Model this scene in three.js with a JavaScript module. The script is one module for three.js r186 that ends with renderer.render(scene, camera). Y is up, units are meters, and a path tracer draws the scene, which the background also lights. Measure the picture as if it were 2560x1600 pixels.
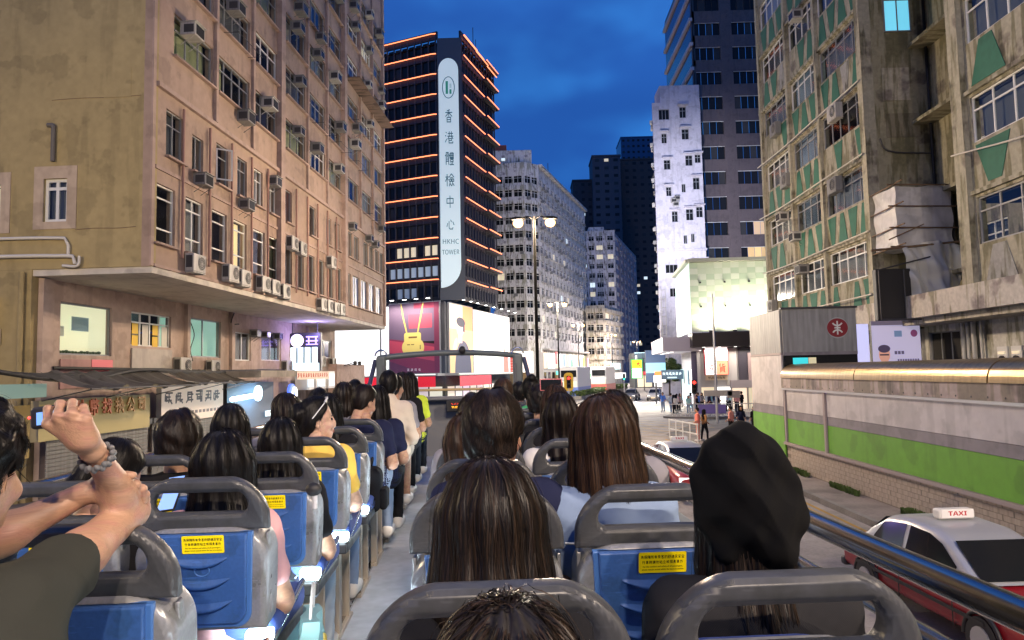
import * as THREE from 'three';
import { mergeGeometries, toCreasedNormals } from 'three/addons/utils/BufferGeometryUtils.js';
import { RoundedBoxGeometry } from 'three/addons/geometries/RoundedBoxGeometry.js';
import { RectAreaLightUniformsLib } from 'three/addons/lights/RectAreaLightUniformsLib.js';

// ---------- camera, sky, sun, exposure ----------
const scene = new THREE.Scene();
const camera = new THREE.PerspectiveCamera(48.53, 1.6, 0.05, 2500);
const RAD = Math.PI / 180;
camera.position.set(0, 3.9, 0);
camera.rotation.order = 'YXZ';
camera.rotation.set(4.19 * RAD, 1.13 * RAD, -1.2 * RAD);
scene.add(camera);
const renderer = new THREE.WebGLRenderer({ antialias: true });
renderer.toneMapping = THREE.LinearToneMapping;
renderer.toneMappingExposure = 1.0;
renderer.shadowMap.enabled = true;
RectAreaLightUniformsLib.init();

// seeded noise
function rng(seed) { let s = seed | 0; return () => { s = (s + 0x6d2b79f5) | 0; let t = Math.imul(s ^ (s >>> 15), 1 | s); t = (t + Math.imul(t ^ (t >>> 7), 61 | t)) ^ t; return ((t ^ (t >>> 14)) >>> 0) / 4294967296; }; }
function hash2(x, y, s) { let h = Math.imul(x, 374761393) ^ Math.imul(y, 668265263) ^ Math.imul(s, 1274126177); h = Math.imul(h ^ (h >>> 13), 1274126177); return ((h ^ (h >>> 16)) >>> 0) / 4294967296; }
const fade = (t) => t * t * (3 - 2 * t), mixn = (a, b, t) => a + (b - a) * t, clamp01 = (v) => Math.min(1, Math.max(0, v)), sstep = (a, b, v) => fade(clamp01((v - a) / (b - a)));
function vnoise(x, y, px, py, s) {
  const ix = Math.floor(x), iy = Math.floor(y), fx = fade(x - ix), fy = fade(y - iy), m = (a, p) => ((a % p) + p) % p;
  const a = hash2(m(ix, px), m(iy, py), s), b = hash2(m(ix + 1, px), m(iy, py), s), c = hash2(m(ix, px), m(iy + 1, py), s), d = hash2(m(ix + 1, px), m(iy + 1, py), s);
  return mixn(mixn(a, b, fx), mixn(c, d, fx), fy);
}
function fbm(u, v, px, py, s, oct = 5) { let a = 0, w = 0.5, n = 0; for (let i = 0; i < oct; i++) { a += w * vnoise(u * px, v * py, px, py, s + i); n += w; w *= 0.5; px *= 2; py *= 2; } return a / n; }

// dusk sky: deep blue air with thin drifting cloud
{
  const W = 1024, H = 512, data = new Float32Array(W * H * 4);
  for (let j = 0; j < H; j++) for (let i = 0; i < W; i++) {
    const up = ((j + 0.5) / H - 0.5) * Math.PI, y = Math.sin(up), u = i / W, v = j / H, k = sstep(-0.05, 0.75, y);
    const cl = fbm(u, v, 14, 20, 3, 6), wisp = sstep(0.5, 0.72, cl) * sstep(0.02, 0.12, y);
    const dark = sstep(0.45, 0.7, fbm(u, v, 7, 9, 41, 4));
    const c = [mixn(0.018, 0.018, k), mixn(0.115, 0.085, k), mixn(0.43, 0.36, k)];
    const o = (j * W + i) * 4;
    data[o] = c[0] * (1 - 0.25 * dark) + wisp * 0.016; data[o + 1] = c[1] * (1 - 0.25 * dark) + wisp * 0.11; data[o + 2] = c[2] * (1 - 0.2 * dark) + wisp * 0.24; data[o + 3] = 1;
  }
  const t = new THREE.DataTexture(data, W, H, THREE.RGBAFormat, THREE.FloatType);
  t.mapping = THREE.EquirectangularReflectionMapping; t.magFilter = t.minFilter = THREE.LinearFilter; t.needsUpdate = true;
  scene.background = t; scene.environment = t;
  scene.backgroundIntensity = scene.environmentIntensity = 1.32;
}
const sun = new THREE.DirectionalLight(0xffe2c4, 0.06); // the last glow of the set sun, very soft
sun.position.set(-60, 50, 70); sun.castShadow = true; sun.shadow.radius = 60; sun.shadow.mapSize.set(2048, 2048);
Object.assign(sun.shadow.camera, { left: -140, right: 140, top: 140, bottom: -140, near: 1, far: 500 });
scene.add(sun, sun.target); sun.target.position.set(0, 0, -60);
// ---------- helpers ----------
const taken = new Map();
function numbered(n) { const k = taken.get(n) || 0; taken.set(n, k + 1); return k ? n + '_' + String(k).padStart(3, '0') : n; }
function tag(o, label, category, group, kind) { if (label) o.userData.label = label; if (category) o.userData.category = category; if (group) o.userData.group = group; if (kind) o.userData.kind = kind; return o; }
function thing(name, label, category, pos = [0, 0, 0], turn = 0, group) { const o = new THREE.Group(); o.name = numbered(name); o.position.set(...pos); o.rotation.y = turn; scene.add(o); return tag(o, label, category, group); }
function part(name, g, m, parent, mx) { const o = new THREE.Mesh(g, m); o.name = name; o.castShadow = o.receiveShadow = true; if (mx) o.applyMatrix4(mx); parent.add(o); return o; }
function struct(name, g, m) { const o = part(name, g, m, scene); o.userData.kind = 'structure'; return o; }
function single(name, g, m, label, category, pos, turn = 0, group) { const o = part(numbered(name), g, m, scene); if (pos) o.position.set(...pos); o.rotation.y = turn; return tag(o, label, category, group); }
function copyOf(root, label, pos, turn, group) { const r = root.clone(); r.userData = { ...root.userData }; r.name = numbered(root.name.replace(/_\d{3}$/, '')); scene.add(r); if (pos) r.position.set(...pos); if (turn !== undefined) r.rotation.y = turn; if (label) r.userData.label = label; if (group) r.userData.group = group; return r; }
const V = (x, y, z) => new THREE.Vector3(x, y, z);
const T = (x, y, z) => new THREE.Matrix4().makeTranslation(x, y, z);
function muv(g) { // texture coordinates in metres
  g = g.index ? g.toNonIndexed() : g; const p = g.attributes.position, n = g.attributes.normal, uv = new Float32Array(p.count * 2);
  for (let i = 0; i < p.count; i++) { const ax = Math.abs(n.getX(i)), ay = Math.abs(n.getY(i)), az = Math.abs(n.getZ(i)), x = p.getX(i), y = p.getY(i), z = p.getZ(i);
    if (ay > ax && ay > az) { uv[i * 2] = x; uv[i * 2 + 1] = z; } else if (ax > az) { uv[i * 2] = z; uv[i * 2 + 1] = y; } else { uv[i * 2] = x; uv[i * 2 + 1] = y; } }
  g.setAttribute('uv', new THREE.BufferAttribute(uv, 2)); return g;
}
function merge(list, keepUV) { const l = list.map((g) => { g = g.index ? g.toNonIndexed() : g; for (const k of Object.keys(g.attributes)) if (!['position', 'normal', 'uv'].includes(k)) g.deleteAttribute(k); return g; }); const g = mergeGeometries(l); return keepUV ? g : muv(g); }
const box = (w, h, d, x = 0, y = 0, z = 0) => muv(new THREE.BoxGeometry(w, h, d).translate(x, y, z));
const rbox = (w, h, d, r, x = 0, y = 0, z = 0, s = 2) => muv(new RoundedBoxGeometry(w, h, d, s, r).translate(x, y, z));
function span(a, b, r0, r1 = r0, seg = 10) { // tapered bar between two points
  const A = V(...a), B = V(...b), d = B.clone().sub(A), g = new THREE.CylinderGeometry(r1, r0, d.length(), seg, 1);
  g.applyQuaternion(new THREE.Quaternion().setFromUnitVectors(V(0, 1, 0), d.clone().normalize())); const m = A.add(B).multiplyScalar(0.5); return g.translate(m.x, m.y, m.z);
}
const tube = (pts, r, seg = 24, rad = 8, closed = false) => new THREE.TubeGeometry(new THREE.CatmullRomCurve3(pts.map((p) => V(...p)), closed), seg, r, rad, closed);
const cyl = (r, h, x = 0, y = 0, z = 0, seg = 16, r2 = r) => new THREE.CylinderGeometry(r2, r, h, seg).translate(x, y, z);
const ball = (r, x = 0, y = 0, z = 0, sx = 1, sy = 1, sz = 1, n = 14) => new THREE.SphereGeometry(r, n, Math.ceil(n * 0.7)).scale(sx, sy, sz).translate(x, y, z);
function extrude(pts, d, bevel = 0, holes = []) { const s = new THREE.Shape(pts.map((p) => new THREE.Vector2(...p))); for (const h of holes) s.holes.push(new THREE.Path(h.map((p) => new THREE.Vector2(...p)))); return new THREE.ExtrudeGeometry(s, { depth: d, bevelEnabled: bevel > 0, bevelSize: bevel, bevelThickness: bevel, bevelSegments: 2, curveSegments: 6 }); }
const rectPts = (x, y, w, h) => [[x, y], [x + w, y], [x + w, y + h], [x, y + h]];
function rrect(w, h, r, n = 5) { const o = []; for (const [cx, cy, a0] of [[w / 2 - r, h / 2 - r, 0], [-w / 2 + r, h / 2 - r, 90], [-w / 2 + r, -h / 2 + r, 180], [w / 2 - r, -h / 2 + r, 270]]) for (let i = 0; i <= n; i++) { const a = (a0 + 90 * i / n) * RAD; o.push([cx + r * Math.cos(a), cy + r * Math.sin(a)]); } return o; }
function wallHoles(x0, y0, w, h, holes, depth = 0.3) { return muv(extrude(rectPts(x0, y0, w, h), depth, 0, holes.map(([x, y, a, b]) => rectPts(x, y, a, b))).translate(0, 0, -depth)); }
function face(p0, p1) { const d = V(p1[0] - p0[0], 0, p1[1] - p0[1]), len = d.length(); d.normalize(); const y = V(0, 1, 0), z = d.clone().cross(y); const m = new THREE.Matrix4().makeBasis(d, y, z).setPosition(p0[0], 0, p0[1]); m.len = len; return m; }
const mulM = (a, b) => a.clone().multiply(b);
// textures
function dataTex(w, h, fn, rx = 1, ry = rx, srgb = true) { const d = new Uint8Array(w * h * 4); for (let j = 0; j < h; j++) for (let i = 0; i < w; i++) { const c = fn((i + 0.5) / w, (j + 0.5) / h), o = (j * w + i) * 4; for (let k = 0; k < 3; k++) d[o + k] = Math.round(255 * clamp01(c.length ? c[k] : c)); d[o + 3] = 255; } const t = new THREE.DataTexture(d, w, h); t.wrapS = t.wrapT = THREE.RepeatWrapping; t.magFilter = THREE.LinearFilter; t.minFilter = THREE.LinearMipmapLinearFilter; t.generateMipmaps = true; if (srgb) t.colorSpace = THREE.SRGBColorSpace; t.repeat.set(rx, ry); t.needsUpdate = true; return t; }
function canvasTex(w, h, draw) { const c = document.createElement('canvas'); c.width = w; c.height = h; const x = c.getContext('2d'); draw(x, w, h); const t = new THREE.CanvasTexture(c); t.colorSpace = THREE.SRGBColorSpace; t.magFilter = THREE.LinearFilter; return t; }
const std = (color, roughness = 0.8, more = {}) => new THREE.MeshStandardMaterial({ color, roughness, ...more });
const lin = (r, g, b) => new THREE.Color().setRGB(r, g, b);
const TX = {
  plaster: dataTex(512, 512, (u, v) => 0.9 + 0.09 * (fbm(u, v, 5, 5, 1) - 0.5) + 0.09 * (fbm(u, v, 40, 40, 9, 3) - 0.5) - 0.06 * sstep(0.58, 0.78, fbm(u, v, 22, 3, 5)) - 0.07 * sstep(0.62, 0.7, fbm(u, v, 9, 9, 77)), 0.14),
  grime: dataTex(512, 512, (u, v) => { const s = sstep(0.5, 0.7, fbm(u, v, 24, 3, 15)), b = sstep(0.55, 0.72, fbm(u, v, 6, 6, 21)), f = fbm(u, v, 50, 50, 8, 3); const k = 0.92 - 0.24 * s - 0.26 * b + 0.16 * (f - 0.5); return [k, k * (1 - 0.03 * b), k * (1 - 0.08 * s)]; }, 0.2),
  concrete: dataTex(512, 512, (u, v) => 0.82 + 0.22 * (fbm(u, v, 8, 8, 31) - 0.5) + 0.12 * (fbm(u, v, 90, 90, 33, 2) - 0.5) - 0.12 * sstep(0.6, 0.72, fbm(u, v, 5, 5, 37)), 0.22),
  fine: dataTex(256, 256, (u, v) => 0.5 + 0.9 * (fbm(u, v, 30, 30, 51, 3) - 0.5), 1, 1, false),
  streak: dataTex(256, 256, (u, v) => 0.84 + 0.3 * (fbm(u, v, 30, 2, 61, 4) - 0.5) + 0.12 * (fbm(u, v, 6, 6, 63) - 0.5), 0.35),
  cloth: dataTex(256, 256, (u, v) => 0.5 + 0.25 * Math.sin(u * 2 * Math.PI * 64) * Math.sin(v * 2 * Math.PI * 64) + 0.5 * (fbm(u, v, 12, 12, 71, 4) - 0.5), 4, 4, false),
};
const plaster = (c, more = {}) => std(c, 0.92, { map: TX.plaster, ...more });
const grime = (c, more = {}) => std(c, 0.9, { map: TX.grime, ...more });
const M = {
  whiteFrame: std(lin(0.62, 0.63, 0.62), 0.5), greyFrame: std(lin(0.22, 0.23, 0.24), 0.5), alu: std(lin(0.5, 0.5, 0.5), 0.35, { metalness: 0.7 }),
  glass: new THREE.MeshPhysicalMaterial({ color: lin(0.75, 0.8, 0.8), roughness: 0.06, transmission: 1, thickness: 0, ior: 1.5 }),
  darkGlass: new THREE.MeshPhysicalMaterial({ color: lin(0.012, 0.013, 0.015), roughness: 0.1, specularIntensity: 0.4 }), dimGlass: new THREE.MeshPhysicalMaterial({ color: lin(0.04, 0.04, 0.04), roughness: 0.15, specularIntensity: 0.4 }), blueGlass: std(lin(0.02, 0.04, 0.09), 0.08),
  steel: std(lin(0.55, 0.55, 0.54), 0.22, { metalness: 1 }), chrome: std(lin(0.7, 0.69, 0.67), 0.12, { metalness: 1 }), black: std(lin(0.012, 0.012, 0.013), 0.55), darkMetal: std(lin(0.05, 0.05, 0.055), 0.5, { metalness: 0.4 }),
  acWhite: std(lin(0.55, 0.54, 0.5), 0.6, { map: TX.streak }), acGrey: std(lin(0.28, 0.28, 0.27), 0.6, { map: TX.streak }), fan: std(lin(0.04, 0.04, 0.042), 0.6), cable: std(lin(0.02, 0.02, 0.02), 0.7),
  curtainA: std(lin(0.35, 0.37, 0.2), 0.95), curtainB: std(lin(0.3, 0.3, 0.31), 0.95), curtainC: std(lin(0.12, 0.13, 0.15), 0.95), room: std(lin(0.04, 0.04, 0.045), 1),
};
const glow = (r, g, b, k = 1, extra = {}) => std(lin(Math.min(1, r), Math.min(1, g), Math.min(1, b)).multiplyScalar(0.6), 0.5, { emissive: lin(r, g, b), emissiveIntensity: k, ...extra });
const LIT = { warm: glow(1, 0.72, 0.34, 1.15), cool: glow(0.8, 0.95, 1, 0.9), cyan: glow(0.2, 0.75, 1, 0.75), soft: glow(1, 0.86, 0.6, 0.55), white: glow(1, 0.97, 0.92, 1.6), dim: glow(1, 0.7, 0.4, 0.18) };
// Chinese lettering drawn stroke by stroke on a 100 x 100 grid
const GLYPH = {
  香: '62,6 30,14|12,26 88,26|50,14 50,56|48,28 14,56|52,28 86,56|30,62 70,62 70,96 30,96 30,62|30,79 70,79',
  港: '14,12 24,20|8,36 18,44|8,88 24,62|36,24 92,24|52,8 52,44|76,8 76,44|32,44 96,44|52,46 34,66|74,46 94,64|48,62 78,62 78,76 48,76|48,62 48,94 90,94 90,82',
  體: '16,24 16,6 38,6 38,24|27,14 38,14|6,34 6,26 48,26 48,34|14,96 14,38 42,38 42,96|14,54 42,54|14,70 42,70|56,12 94,12 94,42 56,42 56,12|68,4 68,42|82,4 82,42|56,27 94,27|54,50 98,50|62,58 90,58 90,74 62,74 62,58|66,80 70,90|88,78 82,90|52,96 98,96',
  檢: '4,28 40,28|22,6 22,96|20,32 4,62|24,36 38,52|68,4 44,32|70,6 98,32|56,34 84,34|48,44 66,44 66,60 48,60 48,44|74,44 94,44 94,60 74,60 74,44|56,62 44,96|56,76 68,94|84,62 72,96|86,76 98,94',
  中: '16,28 84,28 84,62 16,62 16,28|50,6 50,96', 心: '22,48 12,76|36,34 36,84 46,92 74,92 78,78|54,24 62,42|76,38 90,64',
  裕: '24,6 32,16|8,26 40,26 12,60|26,46 26,96|30,52 40,60|62,10 48,28|76,10 92,26|70,26 44,56|70,26 96,56|56,64 86,64 86,94 56,94 56,64',
  華: '12,14 88,14|34,4 34,24|66,4 66,24|16,34 84,34|30,28 30,60|70,28 70,60|8,47 92,47|16,60 84,60|6,76 94,76|50,26 50,98',
  國: '10,8 90,8 90,94 10,94 10,8|22,26 76,26|28,38 48,38 48,54 28,54 28,38|24,66 52,62|56,14 62,52 80,80|78,42 58,78|66,16 74,22',
  貨: '30,4 12,22|22,14 22,38|54,6 54,34 84,34 84,26|78,8 50,22|26,44 74,44 74,82 26,82 26,44|26,56 74,56|26,68 74,68|36,84 20,98|62,84 82,98',
  周: '20,8 20,60 8,96|20,8 84,8 84,96|34,22 70,22|52,14 52,40|30,40 74,40|36,54 68,54 68,78 36,78 36,54', 大: '8,36 92,36|50,6 50,40 14,96|50,40 88,96',
  福: '22,6 30,14|8,26 38,26 10,58|24,44 24,96|28,50 38,60|46,10 94,10|52,22 88,22 88,38 52,38 52,22|48,48 94,48 94,94 48,94 48,48|48,70 94,70|71,48 71,94',
  外: '30,6 10,48|26,24 50,24 14,94|24,44 36,56|68,4 68,96|70,40 92,58', 幣: '30,4 30,46|12,12 48,12|14,22 46,22 46,46|14,22 14,46|66,4 56,24|62,14 92,14|84,14 60,46|64,22 90,46|22,58 22,88|22,58 78,58 78,86|50,48 50,98',
  找: '24,4 24,90 14,86|6,26 40,26|6,60 40,48|44,36 96,30|60,6 66,50 90,94|88,50 54,88|78,10 86,18', 換: '24,4 24,90 14,86|6,26 40,26|6,60 40,48|62,4 46,26|56,16 80,16 72,30|50,32 90,32 90,60|50,32 50,60|64,34 58,52|74,34 82,50|42,62 98,62|68,62 44,96|72,64 96,96',
  公: '36,8 12,46|62,8 90,46|50,46 22,88 80,82|70,66 88,94', 司: '14,10 84,10 84,92 72,88|14,32 66,32|20,48 60,48 60,80 20,80 20,48', 分: '38,6 10,50|62,6 92,50|26,54 76,54 72,92 60,88|48,54 20,96',
  為: '30,6 38,16|64,6 20,56|20,24 80,24 76,40|30,40 80,40 78,56|20,56 84,56 80,94 70,92|22,74 20,92|38,72 40,86|54,70 58,82', 保: '28,4 8,46|18,30 18,96|40,8 86,8 86,36 40,36 40,8|32,52 96,52|64,38 64,98|62,54 36,86|66,54 94,86',
  障: '10,6 10,96|10,8 36,8 22,40 36,54 12,66|66,2 72,10|46,14 94,14|58,18 62,30|82,18 78,30|42,34 98,34|52,42 88,42 88,70 52,70 52,42|52,56 88,56|42,82 98,82|70,70 70,98', 所: '44,6 14,16 14,56 6,92|14,32 42,32 42,54 14,54|88,6 56,18 56,54 46,92|56,42 98,42|78,42 78,96',
  有: '8,22 92,22|44,4 8,66|34,40 34,96|34,40 76,40 76,94|34,58 76,58|34,74 76,74', 乘: '66,4 24,12|8,24 92,24|50,10 50,96|28,16 28,56|70,16 70,56|10,40 28,38|72,38 90,40|48,56 12,90|52,56 90,90', 客: '50,2 54,10|10,26 10,14 90,14 90,26|40,22 16,48|34,32 68,32 14,68|34,40 88,66|30,68 72,68 72,96 30,96 30,68',
  的: '26,4 18,20|10,22 40,22 40,88 10,88 10,22|10,54 40,54|62,6 48,40|58,24 92,24 88,92 74,88|60,46 72,62', 舒: '28,4 4,30|28,4 50,28|14,36 40,36|4,50 48,50|28,36 28,60|12,64 44,64 44,92 12,92 12,64|56,10 90,10 70,32|58,22 84,38|54,46 96,46 88,60|74,46 74,92 62,90', 適: '12,8 22,20|6,38 20,38 20,76 6,92|20,78 96,94|64,4 64,12|40,16 96,16|44,28 92,28 92,78|44,28 44,80|56,40 80,40|68,34 68,52|56,54 80,54 80,70 56,70 56,54',
  及: '16,12 76,12 64,40 90,40|30,12 28,50 8,94|34,42 90,92|86,40 30,94', 安: '48,2 54,12|10,30 10,16 90,16 90,30|50,28 30,64 80,94|8,48 92,48|72,48 20,96', 全: '50,4 8,44|50,4 94,44|26,48 74,48|22,68 78,68|10,92 90,92|50,48 50,92', 行: '34,4 10,30|36,28 8,56|22,44 22,96|48,18 90,18|42,42 96,42|72,42 72,92 60,88',
  車: '14,14 86,14|26,28 74,28 74,64 26,64 26,28|26,46 74,46|8,78 92,78|50,4 50,98', 時: '8,14 34,14 34,80 8,80 8,14|8,46 34,46|44,20 94,20|68,4 68,38|40,38 98,38|42,58 96,58|80,46 80,94 68,90|52,68 60,80', 請: '22,4 26,12|6,20 42,20|12,34 36,34|12,46 36,46|12,60 36,60 36,88 12,88 12,60|48,14 94,14|52,26 90,26|46,38 98,38|70,4 70,38|54,48 88,48 88,94|54,48 54,96|54,62 88,62|54,76 88,76',
  勿: '30,4 8,46|26,22 86,22 74,92 60,86|46,24 14,78|68,24 30,94', 站: '22,6 26,16|6,26 42,26|14,34 20,66|36,34 30,66|4,78 44,70|68,4 68,50|68,26 96,26|52,50 90,50 90,94 52,94 52,50', 立: '48,4 54,18|14,28 88,28|30,40 38,78|72,40 60,84|6,90 94,90', 或: '8,24 92,24|18,38 46,38 46,58 18,58 18,38|10,78 50,70|62,4 68,54 92,94|88,44 54,88|76,8 84,16', 探: '24,4 24,90 14,86|6,26 40,26|6,60 40,48|46,24 46,12 94,12 94,24|62,20 50,40|76,20 90,40|44,54 98,54|70,42 70,98|68,56 44,88|72,56 98,88', 身: '54,2 44,12|28,14 72,14 72,92 60,90|28,14 28,58|28,28 72,28|28,42 72,42|10,60 72,58|72,58 10,96',
};
function glyph(x, ch, cx, cy, s, lw, color) { const g = GLYPH[ch]; if (!g) return; x.strokeStyle = color; x.lineWidth = lw * s; x.lineCap = 'butt'; x.lineJoin = 'miter'; x.beginPath(); for (const st of g.split('|')) st.split(' ').forEach((p, i) => { const [a, b] = p.split(',').map(Number), X = cx + (a / 100 - 0.5) * s, Y = cy + (b / 100 - 0.5) * s; i ? x.lineTo(X, Y) : x.moveTo(X, Y); }); x.stroke(); }
function glyphRow(x, str, x0, y, s, gap, lw, color) { [...str].forEach((c, i) => glyph(x, c, x0 + i * (s + gap) + s / 2, y, s, lw, color)); }
// writing too blurred in the photograph to read: loose strokes
function scrawl(x, cx, cy, s, lw, color, seed) { const R = rng(seed * 31 + 7); x.strokeStyle = color; x.lineWidth = lw * s; x.beginPath(); const n = 3 + Math.floor(R() * 2); for (let i = 0; i < n; i++) { const y = cy + s * (-0.42 + 0.84 * (i + 0.3 * R()) / n), a = 0.2 + 0.28 * R(); x.moveTo(cx - s * a, y); x.lineTo(cx + s * (0.2 + 0.28 * R()), y); } for (let i = 0; i < 2 + R() * 2; i++) { const q = cx + s * (R() - 0.5) * 0.8; x.moveTo(q, cy - s * (0.15 + 0.33 * R())); x.lineTo(q + s * 0.1 * (R() - 0.5), cy + s * (0.15 + 0.33 * R())); } x.moveTo(cx, cy); x.lineTo(cx + (R() < 0.5 ? -1 : 1) * s * 0.4, cy + s * 0.45); x.stroke(); }
function scrawlRow(x, n, x0, y, s, gap, lw, color, seed) { for (let i = 0; i < n; i++) scrawl(x, x0 + i * (s + gap) + s / 2, y, s, lw, color, seed + i); }
// a flat panel, picture on its front
function panel(name, w, h, d, mFront, mBody, parent, mx) { const o = part(name, box(w, h, d, 0, 0, -d / 2), mBody, parent, mx); part('face', new THREE.PlaneGeometry(w, h).translate(0, 0, 0.004), mFront, o); return o; }
// windows
const geoCache = new Map(); const cached = (k, f) => { if (!geoCache.has(k)) geoCache.set(k, f()); return geoCache.get(k); };
function windowUnit(b, mx, x, y, w, h, o = {}) {
  const { cols = 2, transom = 0, bottom = 0, frame = M.whiteFrame, pane = M.glass, fw = 0.05, recess = 0.12, curtain = null, lit = null, open = -1, deep = 0.22 } = o;
  const key = [w.toFixed(2), h.toFixed(2), cols, transom, bottom, fw].join();
  const cells = []; const ys = [-h / 2 + fw]; if (bottom) ys.push(-h / 2 + h * bottom); if (transom) ys.push(h / 2 - h * transom); ys.push(h / 2 - fw);
  const cw = (w - 2 * fw) / cols;
  for (let r = 0; r + 1 < ys.length; r++) for (let c = 0; c < cols; c++) cells.push([-w / 2 + fw + cw * (c + 0.5), (ys[r] + ys[r + 1]) / 2, cw - fw * 0.7, ys[r + 1] - ys[r] - fw * 0.7]);
  const g = cached('wf' + key, () => { const l = [box(w, fw, 0.07, 0, h / 2 - fw / 2, 0), box(w, fw, 0.07, 0, -h / 2 + fw / 2, 0), box(fw, h - 2 * fw, 0.07, -w / 2 + fw / 2, 0, 0), box(fw, h - 2 * fw, 0.07, w / 2 - fw / 2, 0, 0)]; for (let c = 1; c < cols; c++) l.push(box(fw, h - 2 * fw, 0.05, -w / 2 + fw + cw * c, 0, 0)); for (const yy of ys.slice(1, -1)) l.push(box(w - 2 * fw, fw, 0.045, 0, yy, 0)); return merge(l); });
  const win = part('window', g, frame, b, mulM(mx, T(x + w / 2, y + h / 2, -recess)));
  cells.forEach((c, i) => { if (i === open) return; const pg = cached('pn' + c[2].toFixed(2) + c[3].toFixed(2), () => muv(new THREE.PlaneGeometry(c[2] + fw * 0.8, c[3] + fw * 0.8))); const p = part('pane', pg, pane, win); p.position.set(c[0], c[1], -0.008); });
  if (curtain) { const k = o.curtainSpan || [0, 1]; const cg = cached('cu' + w.toFixed(2) + h.toFixed(2) + k.join(), () => { const n = 16, W = w * (k[1] - k[0]) * 0.96, s = []; for (let i = 0; i <= n; i++) s.push([-w / 2 + w * k[0] + 0.02 * w + W * i / n, (i % 2 ? 0.02 : -0.02)]); const g2 = new THREE.PlaneGeometry(W, h * 0.98, n, 1), pa = g2.attributes.position; for (let i = 0; i < pa.count; i++) { const q = i % (n + 1); pa.setX(i, s[q][0]); pa.setZ(i, s[q][1]); } g2.computeVertexNormals(); return muv(g2); }); part('curtain', cg, curtain, win).position.z = -deep; }
  const ls = o.litScale || 0.98; if (lit) part('lit_window_blind', cached('lb' + w.toFixed(2) + h.toFixed(2) + ls, () => box(w * ls, h * Math.min(ls, 1.15), 0.02)), lit, win).position.z = -deep - 0.06;
  return win;
}
// air conditioners fixed to a facade
function splitUnit(b, mx, x, y, s = 1, m = M.acWhite) {
  const g = cached('ac1', () => merge([rbox(0.85, 0.62, 0.32, 0.02), box(0.9, 0.03, 0.3, 0, -0.335, 0), box(0.03, 0.03, 0.34, -0.3, -0.365, -0.02), box(0.03, 0.03, 0.34, 0.3, -0.365, -0.02)])); 
  const o = part('air_conditioner', g, m, b, mulM(mx, T(x, y, 0.22)).multiply(new THREE.Matrix4().makeScale(s, s, s)));
  part('fan_grille', cached('ac2', () => { const l = [new THREE.CircleGeometry(0.235, 20).translate(0.13, 0, 0.162)]; return merge(l); }), M.fan, o);
  part('fan_guard', cached('ac3', () => { const l = [0.24, 0.17, 0.1, 0.04].map((r) => new THREE.TorusGeometry(r, 0.008, 5, 20).translate(0.13, 0, 0.17)); for (let i = 0; i < 6; i++) l.push(box(0.47, 0.008, 0.008).rotateZ(i * Math.PI / 6).translate(0.13, 0, 0.17)); return merge(l); }), m, o);
  part('side_grille', cached('ac4', () => box(0.012, 0.42, 0.22, -0.428, 0.02, 0)), M.fan, o);
  return o;
}
function boxUnit(b, mx, x, y, s = 1, m = M.acGrey) {
  const o = part('air_conditioner', cached('bx1', () => merge([rbox(0.62, 0.42, 0.5, 0.02), box(0.66, 0.02, 0.56, 0, 0.225, 0.02), span([-0.25, -0.2, 0.2], [-0.25, -0.5, -0.25], 0.012), span([0.25, -0.2, 0.2], [0.25, -0.5, -0.25], 0.012)])), m, b, mulM(mx, T(x, y, 0.2)).multiply(new THREE.Matrix4().makeScale(s, s, s)));
  for (const q of [-1, 1]) part('side_grille', cached('bx2' + q, () => box(0.012, 0.26, 0.32, q * 0.306, 0, 0.04)), M.fan, o);
  part('coil_panel', cached('bx3', () => box(0.5, 0.32, 0.012, 0, 0, 0.25)), M.dimGlass, o);
  return o;
}
// ---------- the setting: road, pavements, kerbs, markings ----------
const roadMat = std(lin(0.44, 0.4, 0.35), 0.85, { map: TX.concrete, bumpMap: TX.fine, bumpScale: 0.004 });
const asphaltMat = std(lin(0.16, 0.15, 0.14), 0.88, { map: TX.concrete });
const paveMat = std(lin(0.3, 0.26, 0.23), 0.85, { map: TX.concrete });
const kerbMat = std(lin(0.3, 0.28, 0.25), 0.8, { map: TX.concrete });
const flat = (pts, y) => muv(new THREE.ShapeGeometry(new THREE.Shape(pts.map(([x, z]) => new THREE.Vector2(x, -z)))).rotateX(-Math.PI / 2).translate(0, y, 0));
struct('ground', flat([[-700, 300], [700, 300], [700, -1000], [-700, -1000]], 0), asphaltMat);
struct('road', flat([[-8.4, 60], [8.2, 60], [8.2, -43], [14, -56], [13.5, -66], [21, -84], [48, -210], [24, -210], [6, -150], [-3, -122], [-9, -100], [-8.4, -60]], 0.004), roadMat);
function pavement(pts) { const s = extrude(pts.map(([x, z]) => [x, -z]), 0.14).rotateX(-Math.PI / 2); const o = struct(numbered('pavement'), muv(s), paveMat);
  const n = pts.length, l = []; for (let i = 0; i < n; i++) { const a = pts[i], b = pts[(i + 1) % n], L = Math.hypot(b[0] - a[0], b[1] - a[1]); if (L < 0.3) continue; const g = box(L, 0.15, 0.16, 0, 0.0755, 0); g.rotateY(-Math.atan2(b[1] - a[1], b[0] - a[0])); g.translate((a[0] + b[0]) / 2, 0, (a[1] + b[1]) / 2); l.push(g); } part('kerb', merge(l), kerbMat, o); return o; }
pavement([[-8.6, 60], [-8.6, -58], [-40, -58], [-40, 60]]);
pavement([[40, 60], [40, -45], [13, -45], [8.6, -41], [8.3, -36], [8.3, 60]]);
pavement([[60, -61], [60, -240], [52, -240], [23.5, -95], [14.5, -66], [12, -60], [10.8, -57], [13, -55.2], [17, -54.5], [24, -56]].map(([x, z]) => [x, z]));
pavement([[-11, -99], [-3.5, -124], [5, -152], [24, -212], [-60, -212], [-60, -99]]);
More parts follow.
